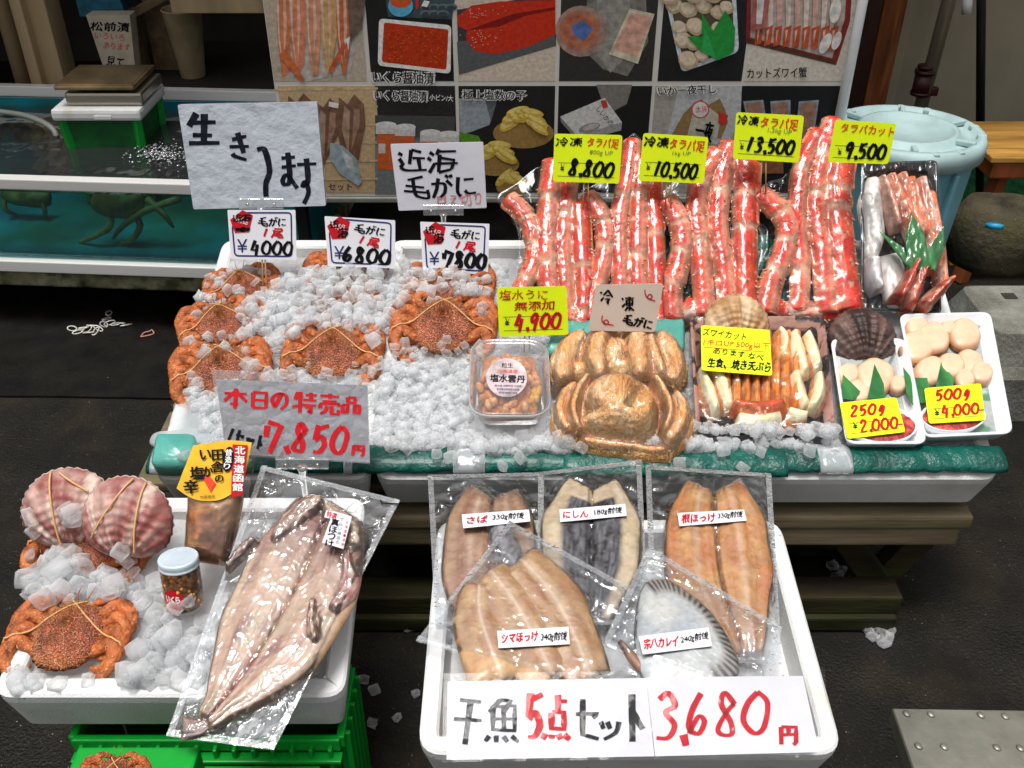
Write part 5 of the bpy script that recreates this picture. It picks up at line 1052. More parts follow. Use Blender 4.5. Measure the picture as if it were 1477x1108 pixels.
for k in range(64):
    a = rn.uniform(0, 2*pi); rr = rn.uniform(.2, 1)**.6; x, y = 735+43*rr*cos(a), 566+40*rr*sin(a)+6; yel = x > 765 and y > 570
    mb = MB(); mb.dome(t.P(ell(x, y, rn.uniform(7, 10), rn.uniform(4.5, 6), rn.uniform(0, 180), 12)), rn.uniform(.012, .018), 5, 2, .5, .016+.010*rn.random(), None, (.74, .36, .03) if yel else rn.choice([(.76, .33, .12), (.72, .26, .08), (.80, .42, .18)])); t.add('urchin_piece', mb, UNI)
mb = MB(); mb.loft([rg(inset(q, .02), .0045), rg(inset(q, .022), .022)], True, True, (.6, .2, .05)); t.add('urchin_layer', mb, UNI)
mb = MB(); P = t.P(ell(731, 568, 29, 28)); mb.prism(P, .0447, .0453); lab = t.add('label', mb, M('pale_pink_label', (.62, .50, .52), .25, .5, var=.35, vs=30), False)
t2 = t
ftext(t, 'lettering', '塩水雲丹', (708, 563), (757, 565), 11, INK, lab, lift=.0457, bold=.03); ftext(t, 'lettering', '粒生', (724, 547), (740, 547), 7, INK, lab, lift=.0457, bold=.01); ftext(t, 'lettering', '北海道産', (717, 556), (747, 557), 5, INKO, lab, lift=.0457, bold=.0)
for k in range(3): ftext(t, 'small_print', '要冷蔵 消費期限 内容量', (714+k*3, 578+k*5), (752-k*3, 579+k*5), 3, INKN, lab, lift=.0457, bold=0)
# ================================================================ front foam boxes on crates
ct = T('green_crate', 'green plastic crate under the front left foam box', 'crate', GP, world=(atD(330, 1075, 1.31).x-.035, 1.02, 0))
zcr = .258; cxl, cxr = -.20, .17
xa, xb = atZ(104, 1062, zcr).x-ct.o.x, atZ(505, 1045, zcr).x-ct.o.x-.012; yf = atZ(300, 1064, zcr).y-ct.o.y; ybk = yf+.13
mb = MB(); wv = .012
for (c, d) in (((xa+xb)/2, yf, zcr-.012), (xb-xa, wv, .024)), (((xa+xb)/2, ybk, zcr-.012), (xb-xa, wv, .024)), ((xa, (yf+ybk)/2, zcr-.012), (wv, .13, .024)), ((xb, (yf+ybk)/2, zcr-.012), (wv, .13, .024)): mb.box(c, d, .003)
ct.add('rim', mb, GREENP, False)
mb = MB()
for (c, d) in (((xa+xb)/2, yf+.003, zcr/2), (xb-xa-.01, .006, zcr-.02)), (((xa+xb)/2, ybk, zcr/2), (xb-xa-.01, .006, zcr-.02)), ((xa, (yf+ybk)/2, zcr/2), (.006, .12, zcr-.02)), ((xb, (yf+ybk)/2, zcr/2), (.006, .12, zcr-.02)), (((xa+xb)/2, (yf+ybk)/2, .008), (xb-xa, .12, .008)): mb.box(c, d)
ct.add('wall', mb, M('crate_green_wall', (0, .20, .02), .4, .5, var=.1), False)
for k in range(14): x = xa+(xb-xa)*(k+.5)/14; mb = MB(); mb.box((x, yf-.008, zcr-.06), (.006, .016, .10), .002); ct.add('rib', mb, GREENP, False)
for z in (zcr-.032, zcr-.075, zcr-.115): mb = MB(); mb.box(((xa+xb)/2, yf-.012, z), (xb-xa+.004, .018, .007), .002); ct.add('cross_rib', mb, GREENP, False)
mb = MB(); mb.box(((xa+xb)/2+.01, yf-.024, zcr-.062), ((xb-xa)*.80, .008, .048), .003); ct.add('front_plate', mb, GREENP, False)
for k in range(5): mb = MB(); mb.box((xb+.006, yf+.014+k*.025, zcr/2), (.014, .007, zcr-.01), .002); ct.add('rib', mb, GREENP, False)
plc = Plane((ct.o.x, ct.o.y+yf-.029, 0), 0); tt = T.__new__(T); tt.pl = plc; tt.e = ct.e; tt.inv = ct.inv; tt.lift = 0
vs_, fs_ = fmesh('魚市場水産物商業協同組合ソーク', .01); mb = MB(); mb.add([(-.06+a*.10, yf-.0290, zcr-.078-b*.006) for a, b in vs_], fs_); ct.add('embossed_lettering', mb, M('faded_white_print', (.35, .55, .38), .6), False)
ct2 = T('storage_crate', 'dark crate under the front right foam box', 'crate', GP, world=(atD(905, 1090, 1.31).x, .99, 0)); mb = MB(); mb.box((0, 0, .15), (.50, .36, .29), .006); ct2.add('crate_body', mb, M('grey_crate', (.06, .06, .062), .5, .4, var=.2), False)
FLB = T('foam_box', 'front left white foam box of ice with crab, jar and scallop shells', 'foam box', FP, (240, 1010), group='front foam boxes')
BD_ = MB(); foam_box(FLB, [(-14, 1004), (496, 1004), (527, 716), (112, 716)], .105, .030, .045, WHITE)
FRB = T('foam_box', 'front right white foam box of vacuum packed dried fish', 'foam box', FP, (910, 1085), lift=.001, group='front foam boxes')
foam_box(FRB, [(602, 1087), (1218, 1087), (1124, 748), (632, 748)], .085, .026, .045, WHITE, .035)
# ---------------------------------------------------------------- scallop shells and pouch, jar in the left box
SH = (.30, .095, .085), (.70, .52, .44)
shell('left of the two purple striped scallop shells bound with rubber bands', FP, 101, 738, 66, 8, .045, .035, *SH, 52, 'striped scallop shells', 3.2, [((-.25, .93), (-.12, -.85)), ((-.05, .9), (.55, .45))])
shell('right of the two purple striped scallop shells, overlapping the other', FP, 184, 752, 68, -6, .06, .035, *SH, 50, 'striped scallop shells', 3.6, [((.15, .95), (-.6, -.35)), ((.42, .88), (.36, -.6))])
POP = Plane(FP.hit(310, 822, .03), 44)
t = T('squid_pouch', 'orange pouch with a yellow label of salted squid standing behind the jar', 'pouch', POP, (310, 822)); mbs = []
core = MB(); P = t.P([(266, 808), (332, 818), (352, 722), (352, 690), (272, 690)]); P = rpoly(P[::-1] if area(P) < 0 else P, .012, 4)
core.dome(P, .022, 12, 3, .5, 0, lambda x, y, r, u: .002*N(x*60, y*60)); SQ = M('salted_squid_filling', (.82, .34, .08), .35, .5, var=.35, vs=25, col2=(.66, .20, .05), c2s=18, speck=((.12, .03, .01), 70, .2, .75), bump=.4, bs=40); t.add('filling', core, SQ); mbs.append(core)
lq = [(262, 708), (266, 700), (284, 646), (368, 638), (366, 690), (350, 716), (318, 724), (286, 720)]; mb = MB()
lgrid = []; top = [(286, 645), (313, 641), (341, 638), (369, 641)]; bot = [(262, 706), (290, 722), (326, 722), (356, 702)]
rows = []
for j in range(15):
    f = j/14; r = []
    for i in range(21):
        g_ = i/20; a = cr(bot, 21)[i]; b = cr(top, 21)[i]; p = lerp(a, b, f); q_ = t.L(*p); r.append((q_[0], q_[1], .0235+.004*sin(g_*pi)+.0016*N(g_*5, f*4)))
    rows.append(r)
mb.add([p for r in rows for p in r], [(j*21+i, j*21+i+1, j*21+i+22, j*21+i+21) for j in range(14) for i in range(20)]); lab = t.add('label', mb, M('yellow_orange_label', (.80, .42, .01), .3, .5, var=.12, vs=20, coat=.3))
mb = MB(); P = t.P([(343, 644), (364, 645), (357, 716), (341, 719)]); mb.prism(P, .027, .0292); rp = t.add('red_strip', mb, INKR, False, lab)
for i, ch in enumerate('北海道函館'): ftext(t, 'label_lettering', ch, (347-i*.9, 647+i*13), (361-i*.9, 647+i*13), 11, INKW, lab, .0298, .03)
for ch, x, y, w_, h in (('昔', 333, 651, 10, 9), ('造', 333, 661, 9, 9), ('り', 331, 671, 9, 8)): ftext(t, 'label_lettering', ch, (x, y), (x+w_, y), h, INKW, lab, .0302, .03)
mb = MB(); mb.prism(t.P(ell(337, 665, 8, 18, 8)), .0290, .0296); t.add('black_oval', mb, INK, False, lab)
for ch, x, y, w_, h in (('田', 314, 652, 16, 15), ('舎', 313, 669, 18, 15), ('の', 318, 688, 12, 10), ('い', 297, 652, 15, 14), ('か', 301, 676, 14, 14), ('塩', 283, 676, 19, 18), ('辛', 274, 701-6, 20, 19)): ftext(t, 'label_lettering', ch, (x, y), (x+w_, y-1), h, INK, lab, .0302, .035)
ftext(t, 'label_lettering', '竹田食品', (297, 717), (318, 715), 4, INK, lab, .0300, .0)
mb = MB(); mb.poly(t.P([(300, 690), (312, 712), (320, 700), (308, 686)]), .0294, None); t.add('printed_squid', mb, INKO, False, lab)
q = t.P([(258, 820), (340, 832), (372, 638), (284, 642)]); fm = film(quadgrid(q, 40, 70), mbs, False, 20, .0, .0015, .0015, 45, seed=3); t.add('pouch_film', fm, BAG)
# jar
GLJ = film_mat('jar_glass', .01, .02, 1.2, (.98, 1, .99), .03, .05)
jp = FP.hit(267, 872, .0); JP = Plane(jp, 75, 0)
t = T('roe_jar', 'small glass jar of orange salmon roe with a pale screw lid', 'jar', JP, (262, 872)); up = T('x', '', '', GP, world=jp) if False else None
t.e.matrix_world = Plane(jp, 90).mat(jp) @ Matrix.Rotation(radians(-12), 4, 'X'); m_ = 1.43/1420*1.0; rj = 28*m_; hj = .078
mb = MB(); mb.loft([circ(rj*.86, .0, 36), circ(rj*.97, .004, 36), circ(rj, .012, 36), circ(rj, hj*.80, 36), circ(rj*.93, hj*.87, 36), circ(rj*.93, hj*.90, 36)], True, False); t.add('glass', mb, GLJ)
mb = MB(); mb.loft([circ(rj*.98, hj*.88, 40), circ(rj*1.04, hj*.89, 40), circ(rj*1.04, hj*.91, 40), circ(rj*1.0, hj*.925, 40), circ(rj*1.0, hj*.96, 40), circ(rj*1.03, hj*.975, 40), circ(rj*1.03, hj*1.04, 40), circ(rj*.97, hj*1.07, 40), circ(rj*.9, hj*1.06, 40)]); t.add('lid', mb, M('pale_blue_metal_lid', (.62, .72, .80), .3, .5, metal=.2, var=.1, speck=((.3, .25, .1), 160, .12, .9)))
rn = random.Random(2); ROE = M('salmon_roe', (.92, .36, .08), .15, .6, var=.15, sss=.2, coat=.5)
ico = bmesh.new(); bmesh.ops.create_icosphere(ico, subdivisions=2, radius=1); iv = [v.co.copy() for v in ico.verts]; ifc = [[v.index for v in f.verts] for f in ico.faces]; ico.free()
mb = MB()
for k in range(420):
    a = rn.uniform(0, 6.28); z = .006+(k/420)*hj*.62; rr = rj*.90*(rn.random()**.35); mb.add([v*.0042+Vector((rr*cos(a), rr*sin(a), z)) for v in iv], ifc)
o = t.add('roe', mb, ROE); o['kind'] = 'stuff'
mb = MB(); n = 24; ringa = []
for zz in (.012, .040): ringa.append([((rj+.0006)*cos(-pi/2-.2+(k/n-.5)*1.1), (rj+.0006)*sin(-pi/2-.2+(k/n-.5)*1.1), zz+(.004*cos((k/n-.5)*6) if zz > .02 else -.004*cos((k/n-.5)*6))) for k in range(n+1)])
mb.loft(ringa, False, False, None, False); lab = t.add('red_label', mb, INKR)
for ci, ch in enumerate('いくら'):
    vs_, fs_ = fmesh(ch, .05); mb = MB(); 
    def wrap(a, b, ci=ci):
        an = -pi/2-.2+(-.40+ci*.27+a*.24); return ((rj+.0012)*cos(an), (rj+.0012)*sin(an), .034-b*.012)
    mb.add([wrap(a, b) for a, b in vs_], fs_); t.add('label_lettering', mb, INKW, False, lab)
# ---------------------------------------------------------------- vacuum packs of dried fish
def bag(label, pl, quad, lift, fish, lift2=0, grp='vacuum packs of dried fish', wr=.0018, ws=60, nu=110, nv=110, seed=0, seal=True, hmax=.02, wf=.0050):
    """quad px TL,TR,BR,BL; fish(t) builds the contents and returns mesh builders"""
    cxm, cym = sum(q[0] for q in quad)/4, sum(q[1] for q in quad)/4
    t = T('vacuum_pack', label, 'vacuum pack', pl, (cxm, cym), lift=lift, group=grp); mbs = fish(t)
    a, b, c, d = quad; q = t.P([d, c, b, a]); L = hypot(q[1][0]-q[0][0], q[1][1]-q[0][1]); g = quadgrid(q, nu, nv)
    fm = film(g, mbs, False, 22, .0006, .0014, wr, ws, seed=seed, edge=3, amp_flat=.75, wf=wf); t.add('bag_film', fm, BAG)
    back = MB(); back.add([(x, y, -.0012) for x, y in q], [(0, 1, 2, 3)]); t.add('bag_back', back, BAG)
    if seal:
        for (i, j) in ((0, 1), (1, 2), (2, 3), (3, 0)):
            p0, p1 = Vector(q[i]), Vector(q[j]); cen = Vector((sum(x[0] for x in q)/4, sum(x[1] for x in q)/4)); d_ = (p1-p0).normalized(); nrm = Vector((-d_.y, d_.x)); wv_ = .009
            if (cen-p0).dot(nrm) < 0: nrm = -nrm
            mb = MB(); m = 24; vs = []
            for k in range(m+1):
                p = p0.lerp(p1, k/m); vs.append((p.x, p.y, .0016+.0006*N(k*.4, i))); p = p+nrm*wv_; vs.append((p.x, p.y, .0018+.0006*N(k*.4, i+3)))
            mb.add(vs, [(2*k, 2*k+1, 2*k+3, 2*k+2) for k in range(m)]); t.add('bag_seal', mb, BAGE)
    return t
def butterfly(t, sp, hw, hh, col, name='fish_half', off=.5, z=.001, ridges=0, sd=0, mat=FLESH):
    """a fish opened flat: two rounded halves either side of the spine path (px)"""
    mbs = []; P = cr(sp, 20)
    for s in (-1, 1):
        path = []; w2 = []
        for k, p in enumerate(P):
            a, b = P[max(k-1, 0)], P[min(k+1, 19)]; dx, dy = b[0]-a[0], b[1]-a[1]; l = hypot(dx, dy) or 1; w_ = interp(hw, k/19); nx, ny = -dy/l, dx/l
            path.append((p[0]+nx*s*w_*.5, p[1]+ny*s*w_*.5)); w2.append(w_*.53)
        mb = MB(); mb.strip(path, w2, t.L, hh, 56, 22, z, .36, lambda u, v, s=s: hh*.05*N(u*5, v*2.0, sd+s)-ridges*abs(N(u*1.5, v*4.5+s*u*1.2, sd))*.8+ridges*.35*sin(v*8+u*2), lambda u, v, s=s: col(u, v, s)); t.add(name, mb, mat); mbs.append(mb)
    return mbs
def ctail(c0, c1, c2, sd):
    def f(u, v, s):
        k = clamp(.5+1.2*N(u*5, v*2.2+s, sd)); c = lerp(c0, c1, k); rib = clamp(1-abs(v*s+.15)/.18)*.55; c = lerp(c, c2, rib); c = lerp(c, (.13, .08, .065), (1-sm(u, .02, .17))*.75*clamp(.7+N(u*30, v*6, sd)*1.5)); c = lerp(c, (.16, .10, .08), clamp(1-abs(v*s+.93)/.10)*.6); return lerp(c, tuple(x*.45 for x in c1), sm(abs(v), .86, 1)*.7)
    return f
# saba, back left
def f1(t):
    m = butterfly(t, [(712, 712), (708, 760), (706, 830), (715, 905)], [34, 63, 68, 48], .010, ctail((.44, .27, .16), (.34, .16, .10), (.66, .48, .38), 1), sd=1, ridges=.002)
    mb = MB(); mb.strip([(712, 745), (730, 800), (742, 840)], [10, 26, 14], t.L, .020, 20, 8, .003, .5, None, lambda u, v: lerp((.10, .085, .09), (.42, .40, .42), clamp(.5+N(u*12, v*3)*1.5))); t.add('silver_skin', mb, SKIN); return m+[mb]
bag('vacuum pack of さば 330g at the back left of the right box', FP, [(617, 686), (785, 682), (782, 900), (628, 905)], .006, f1, seed=1)
def f2(t):
    def col(u, v, s):
        vv = v*s; k = clamp(.5+N(u*4, v*2, 3)); c = lerp((.56, .42, .26), (.66, .52, .36), k)
        dk = sm(-vv, -.55, -.35) if s < 0 else sm(-vv, -.55, -.35)
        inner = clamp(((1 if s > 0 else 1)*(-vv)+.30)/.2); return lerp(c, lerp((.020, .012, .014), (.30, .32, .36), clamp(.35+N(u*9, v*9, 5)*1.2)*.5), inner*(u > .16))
    return butterfly(t, [(855, 700), (853, 760), (852, 820), (850, 888)], [34, 72, 70, 30], .011, lambda u, v, s: col(u, v, s), sd=2, ridges=.002)
bag('vacuum pack of にしん 180g with dark silver stripes, back middle', FP, [(776, 682), (925, 664), (935, 900), (775, 905)], .012, f2, seed=5)
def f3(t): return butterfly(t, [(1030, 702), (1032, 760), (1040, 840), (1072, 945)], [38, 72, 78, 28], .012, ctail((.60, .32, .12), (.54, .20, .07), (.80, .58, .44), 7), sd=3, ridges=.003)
bag('vacuum pack of orange 根ほっけ 330g at the back right', FP, [(931, 672), (1112, 684), (1128, 960), (940, 950)], .009, f3, seed=9)
def f4(t):
    m = []
    for pth, hw, c in (([(690, 845), (690, 900), (720, 985)], [20, 38, 44], 0), ([(702, 828), (745, 890), (795, 985)], [26, 46, 40], 1), ([(745, 812), (800, 880), (850, 985)], [32, 49, 34], 2)):
        mb = MB(); mb.strip(pth, hw, t.L, .015, 50, 20, .001, .40, lambda u, v: .0012*N(u*4, v*2.5, c)-.0018*math.exp(-(v-.1)**2/.006)+.0012*math.exp(-(v+.35)**2/.01), lambda u, v, c=c: lerp(lerp((.56, .36, .19), (.44, .22, .11), clamp(.5+1.1*N(u*5, v*2.4, c))), (.80, .62, .48), clamp(1-abs(v+.1)/.12)*.75)); t.add('fillet', mb, FLESH); m.append(mb)
    return m
bag('vacuum pack of シマほっけ 340g, amber fillets, front left', FP, [(735, 752), (985, 890), (905, 1015), (600, 925)], .030, f4, seed=12, nu=120, nv=120)
def f5(t):
    P = crc(t.P([(925, 850), (960, 838), (1010, 870), (1050, 920), (1064, 975), (1000, 1000), (935, 990), (915, 930)]), 160); mb = MB(); fcx, fcy = sum(p[0] for p in P)/160, sum(p[1] for p in P)/160
    mb.dome(P, .016, 16, 2.6, .5, .001, lambda x, y, r, u: .001*N(x*40, y*40), lambda x, y, r, u: lerp((.66, .66, .62), (.42, .46, .50), clamp(.5+N(x*18, y*18, 1)*1.4)) if r < .66 or (x-fcx)+(y-fcy)*.5 < .0 else lerp((.5, .48, .45), (.045, .028, .022), sm(r, .66, .80)*clamp(.62+.45*sin(u*44*6.283)))); t.add('flounder', mb, SKIN)
    m2 = MB(); m2.strip([(893, 925), (925, 962), (965, 980)], [3, 9, 8], t.L, .007, 20, 8, .0, .5, None, lambda u, v: lerp((.36, .20, .12), (.22, .12, .09), clamp(.5+N(u*8, v*3)))); t.add('fin', m2, FLESH); return [mb, m2]
bag('vacuum pack of white 宗八カレイ 240g flounder, front right', FP, [(935, 788), (1128, 905), (1105, 1015), (868, 932)], .034, f5, seed=15, nu=120, nv=120)
# small stickers
def stick(label, quad, red, rtl, rtr, rh, blk, btl, btr, bh, lift):
    bpy.context.view_layer.update(); lift = .0025+max(drop(FP, lerp(lerp(quad[0], quad[1], u), lerp(quad[3], quad[2], u), v)[0], lerp(lerp(quad[0], quad[1], u), lerp(quad[3], quad[2], u), v)[1])[1] for u in (.02, .25, .5, .75, .98) for v in (.1, .9))
    t = sign('name_strip', label, 'name label', quad, 1.4, 0, CARD, .0008, 0, 'white name strips on the dried fish packs', FP, lift)
    ftext(t, 'red_lettering', red, rtl, rtr, rh, INKR, t.card, .0009, .03, wob=.1, slant=.1); ftext(t, 'black_lettering', blk, btl, btr, bh, INK, t.card, .0009, .015, wob=.1, slant=.2)
stick('white name strip reading さば, on the pack at the back left', [(666, 742), (763, 735), (765, 752), (668, 762)], 'さば', (673, 746), (703, 744), 10, '330g前後', (710, 742), (756, 739), 10, .036)
stick('white strip reading にしん 180g前後', [(807, 735), (902, 727), (904, 744), (808, 753)], 'にしん', (812, 738), (848, 736), 10, '180g前後', (857, 735), (897, 731), 10, .044)
stick('white name strip reading 根ほっけ, on the orange fish pack at the back right', [(977, 740), (1073, 735), (1077, 751), (980, 759)], '根ほっけ', (983, 742), (1031, 740), 13, '330g前後', (1035, 740), (1071, 737), 10, .043)
stick('white strip reading シマほっけ 340g前後', [(717, 910), (820, 904), (822, 929), (719, 935)], 'シマほっけ', (723, 915), (775, 911), 13, '340g前後', (780, 913), (818, 911), 14, .068)
stick('white strip reading 宗八カレイ 240g前後', [(921, 918), (1022, 905), (1027, 932), (927, 944)], '宗八カレイ', (928, 922), (977, 917), 15, '240g前後', (981, 918), (1021, 911), 12, .069)
# the two large price cards of the right box
CP = Plane(FP.hit(905, 1094, .022), 65)
def card(label, quad, items, z):
    t = sign('price_card', label, 'sign', quad, 1.2, 0, CARDL, .001, 0, 'large price cards of the front right box', CP, z)
    for ch, tl, tr, h, wd, m, kw in items: brush(t, 'brush_lettering', ch, tl, tr, h, wd, m, t.card, .0009, **kw)
    return t
card('white card reading 干魚5点セット lying across the front right box', [(646, 983), (932, 978), (944, 1091), (644, 1096)], [('干', (655, 990), (705, 994), 88, 7, INKB, dict(slant=-.05)), ('魚', (700, 993), (752, 993), 82, 6, INKB, {}), ('5', (755, 992), (788, 992), 84, 8.5, INKR, {}), ('点', (783, 995), (825, 995), 76, 7.5, INKR, {}), ('セ', (826, 1000), (872, 1000), 70, 6.5, INK, {}), ('ッ', (858, 1020), (900, 1020), 50, 6, INK, {}), ('ト', (890, 992), (942, 992), 82, 8, INK, {})], .001)
t = card('white card reading 3.680円 in red at the front right box', [(932, 977), (1158, 975), (1182, 1085), (945, 1091)], [('3', (942, 990), (985, 990), 88, 7.5, INKR, {}), ('.', (982, 1000), (1000, 1000), 80, 9, INKR, dict(adv=[1])), ('6', (985, 992), (1028, 992), 78, 7, INKR, {}), ('8', (1026, 990), (1072, 990), 82, 6.5, INKR, {}), ('0', (1068, 990), (1115, 990), 80, 7, INKR, {}), ('円', (1120, 1042), (1154, 1042), 34, 5.5, INKR, {})], .0025)
mb = MB(); mb.prism(t.P([(640, 972), (1188, 966), (1200, 1092), (638, 1100)]), .0025, .003); t.add('sleeve', mb, film_mat('thin_sleeve', .004, .0, .12, (.98, .98, .98), .08, .6, 16), False)
# ---------------------------------------------------------------- the big fish in the left box
BFP = Plane(FP.hit(400, 1040, .052), 90-tF-7)
def fbig(t):
    sp = [(475, 742), (440, 830), (385, 930), (320, 1020), (296, 1045)]; hw = [48, 82, 76, 24, 13]
    def col(u, v, s):
        k = clamp(.5+1.3*N(u*4, v*2+s, 21)); c = lerp((.60, .44, .30), (.56, .33, .25), k); c = lerp(c, (.76, .62, .44), clamp(1-abs(v-.25*s)/.22)*.5*clamp(N(u*3, 1)+.8)); c = lerp(c, (.26, .10, .085), clamp(N(u*5, v*4+s, 8)*2.0-.35)); c = lerp(c, (.42, .25, .12), sm(abs(v), .80, 1)*.8*(v*s > 0)); 
        if u > .55: c = lerp(c, (.42, .12, .13), clamp(1-abs(v+s*.9)/.30)*.6)
        if u < .30: c = lerp(c, (.30, .14, .12), clamp((.30-u)/.2+.6*N(u*14, v*6, 3)))
        return c
    m = butterfly(t, sp, hw, .013, col, sd=6, ridges=.0025, z=.002)
    tl = MB(); tl.strip([(304, 1035), (288, 1050), (262, 1050)], [12, 14, 20], t.L, .006, 16, 12, .001, .5, lambda u, v: .0012*sin(v*14), lambda u, v: lerp((.16, .09, .075), (.30, .20, .15), clamp(.5+N(u*6, v*7)))); t.add('tail_fin', tl, FLESH); m.append(tl)
    for pth, hw2, c in (([(395, 790), (420, 760), (450, 735), (470, 732)], [6, 16, 14, 5], (.34, .17, .12)), ([(470, 735), (505, 770), (515, 800)], [8, 20, 10], (.48, .32, .22)), ([(455, 870), (452, 905), (458, 935)], [5, 9, 5], (.46, .26, .17)), ([(330, 830), (350, 805), (372, 785)], [4, 9, 5], (.25, .10, .09)), ([(500, 800), (505, 850), (480, 890)], [5, 16, 8], (.38, .16, .16))):
        h_ = MB(); sd = pth[0][0]; h_.strip(pth, hw2, t.L, .014, 24, 12, .009, .5, lambda u, v: .004*N(u*9, v*4, sd), lambda u, v, c=c: lerp(c, (.62, .50, .40), clamp(.3+1.4*N(u*7, v*5, sd)))); t.add('head_part' if c[0] != .46 else 'fin', h_, FLESH); m.append(h_)
    return m
t = bag('large vacuum packed opened ほっけ fish leaning out of the front left box', BFP, [(378, 672), (577, 722), (395, 1082), (240, 1062)], .0, fbig, wr=.0022, ws=46, nu=150, nv=220, seed=30, wf=.006)
bx_ = [(486, 758), (512, 766), (500, 812), (470, 803)]; mb = MB(); mb.prism(t.P(bx_), .038, .0386); lab = t.add('label', mb, CARD, False)
for i, ch in enumerate('真ほっけ'): ftext(t, 'black_lettering', ch, (476+(3-i)*2.6, 769+i*10), (487+(3-i)*2.6, 771+i*10), 9.5, INK, lab, .0392, .035)
for i, ch in enumerate('てらい商店の'): ftext(t, 'black_lettering', ch, (496-i*1.2, 768+i*6.4), (501-i*1.2, 769+i*6.4), 5, INK, lab, .0392, .0)
ftext(t, 'red_lettering', '特選', (478, 758), (492, 762), 9, INKR, lab, .0392, .02); mb = MB(); mb.prism(t.P([(476, 757), (494, 761), (492, 771), (473, 767)]), .0381, .0387); t.add('label', mb, CARD, False)
for i, ch in enumerate('北海道・道産'): ftext(t, 'red_lettering', ch, (504-i*1.2, 772+i*6.2), (508-i*1.2, 773+i*6.2), 4.5, INKR, lab, .0392, .0)
t.add('pen_mark', lp(t, [(549, 723), (552, 728), (575, 729)], 2, .004), INK, False)
# price slip stuck under the bag and crab on the crate below
sl = Plane(FP.hit(395, 1050, -.03), 8); t = T('paper_slip', 'blank white slip inside a clear corner below the large fish pack', 'slip', sl, (380, 1058)); mb = MB(); mb.prism(t.P([(335, 1072), (405, 1058), (402, 1020), (352, 1036)]), 0, .0006); t.add('card', mb, M('dull_slip', (.62, .66, .68), .4, var=.08), False)
e = copy_thing(c0.e, 'hairy crab peeking above the bottom edge of the picture, in front of the green crate', Matrix.Translation(atD(168, 1128, 1.22)) @ Matrix.Rotation(radians(35), 4, 'X') @ Matrix.Scale(.085, 4))
mb = MB(); q = atD(168, 1128, 1.22); tb_ = T('low_shelf', 'low green box in front of the green crate carrying a crab', 'box', GP, world=(q.x, q.y+.01, 0)); mb.box((0, 0, (q.z-.02)/2), (.16, .12, q.z-.035), .004); tb_.add('box_body', mb, GREENP, False)
# ================================================================ ice
def inpoly(x, y, P):
    c = False; j = len(P)-1
    for i in range(len(P)):
        if (P[i][1] > y) != (P[j][1] > y) and x < (P[j][0]-P[i][0])*(y-P[i][1])/(P[j][1]-P[i][1])+P[i][0]: c = not c
        j = i
    return c
def cube(seed):
    r = random.Random(seed); bm = bmesh.new(); bmesh.ops.create_cube(bm, size=1); bmesh.ops.subdivide_edges(bm, edges=bm.edges[:], cuts=1, use_grid_fill=True)
    sx, sy, sz = r.uniform(.75, 1.3), r.uniform(.75, 1.2), r.uniform(.45, .85); vs = []
    for v in bm.verts:
        p = v.co.copy(); q = p.normalized()*.56; p = p.lerp(q, .30); p += Vector((r.uniform(-1, 1), r.uniform(-1, 1), r.uniform(-1, 1)))*.085; vs.append((p.x*sx, p.y*sy, p.z*sz))
    fs = [[v.index for v in f.verts] for f in bm.faces]; bm.free(); return vs, fs
CU = [cube(i) for i in range(10)]
def mkcube(v, f):
    mb = MB(); mb.add(v, f); bm_ = mesh('ice_cube', mb, ICE, True); return bm_
CM = [mkcube(*c) for c in CU]
def bed(name, label, pl, q, hf, nu, nv, mat, lift=0):
    t = T(name, label, 'ice', pl, (sum(a for a, b in q)/4, sum(b for a, b in q)/4), kind='stuff'); a, b, c, d = q; g = quadgrid([d, c, b, a], nu, nv); mb = MB(); vs = []
    for r in g:
        for x, y in r: u = t.L(x, y); vs.append((u[0], u[1], hf(x, y)))
    mb.add(vs, [(j*(nu+1)+i, j*(nu+1)+i+1, (j+1)*(nu+1)+i+1, (j+1)*(nu+1)+i) for j in range(nv) for i in range(nu)]); o = t.add('ice_layer', mb, mat); o['kind'] = 'stuff'; return t
def hmain(x, y):
    e = min(sm(x, 245, 300), sm(y, 352, 380)) ; m = .016*math.exp(-(((x-490)/150)**2+((y-450)/90)**2)); return -.035+.030*e+m+.005*N(x*.06, y*.08, 1)+.0035*N(x*.2, y*.25, 2)
bed('crushed_ice_bed', 'bed of crushed ice filling the left main foam box', MP, [(335, 352), (560, 352), (545, 655), (240, 655)], hmain, 110, 110, ICEB)
bed('crushed_ice_bed', 'bed of crushed ice filling the right main foam box', MP, [(572, 352), (1335, 352), (1425, 655), (552, 655)], lambda x, y: -.03+.026*sm(y, 380, 430)+.005*N(x*.06, y*.08, 1)+.004*N(x*.2, y*.25, 2), 220, 90, ICEB)
bed('crushed_ice_bed', 'bed of cloudy ice filling the front left foam box', FP, [(140, 735), (505, 735), (480, 985), (10, 985)], lambda x, y: -.022+.004*N(x*.05, y*.06, 1), 90, 70, ICEB)
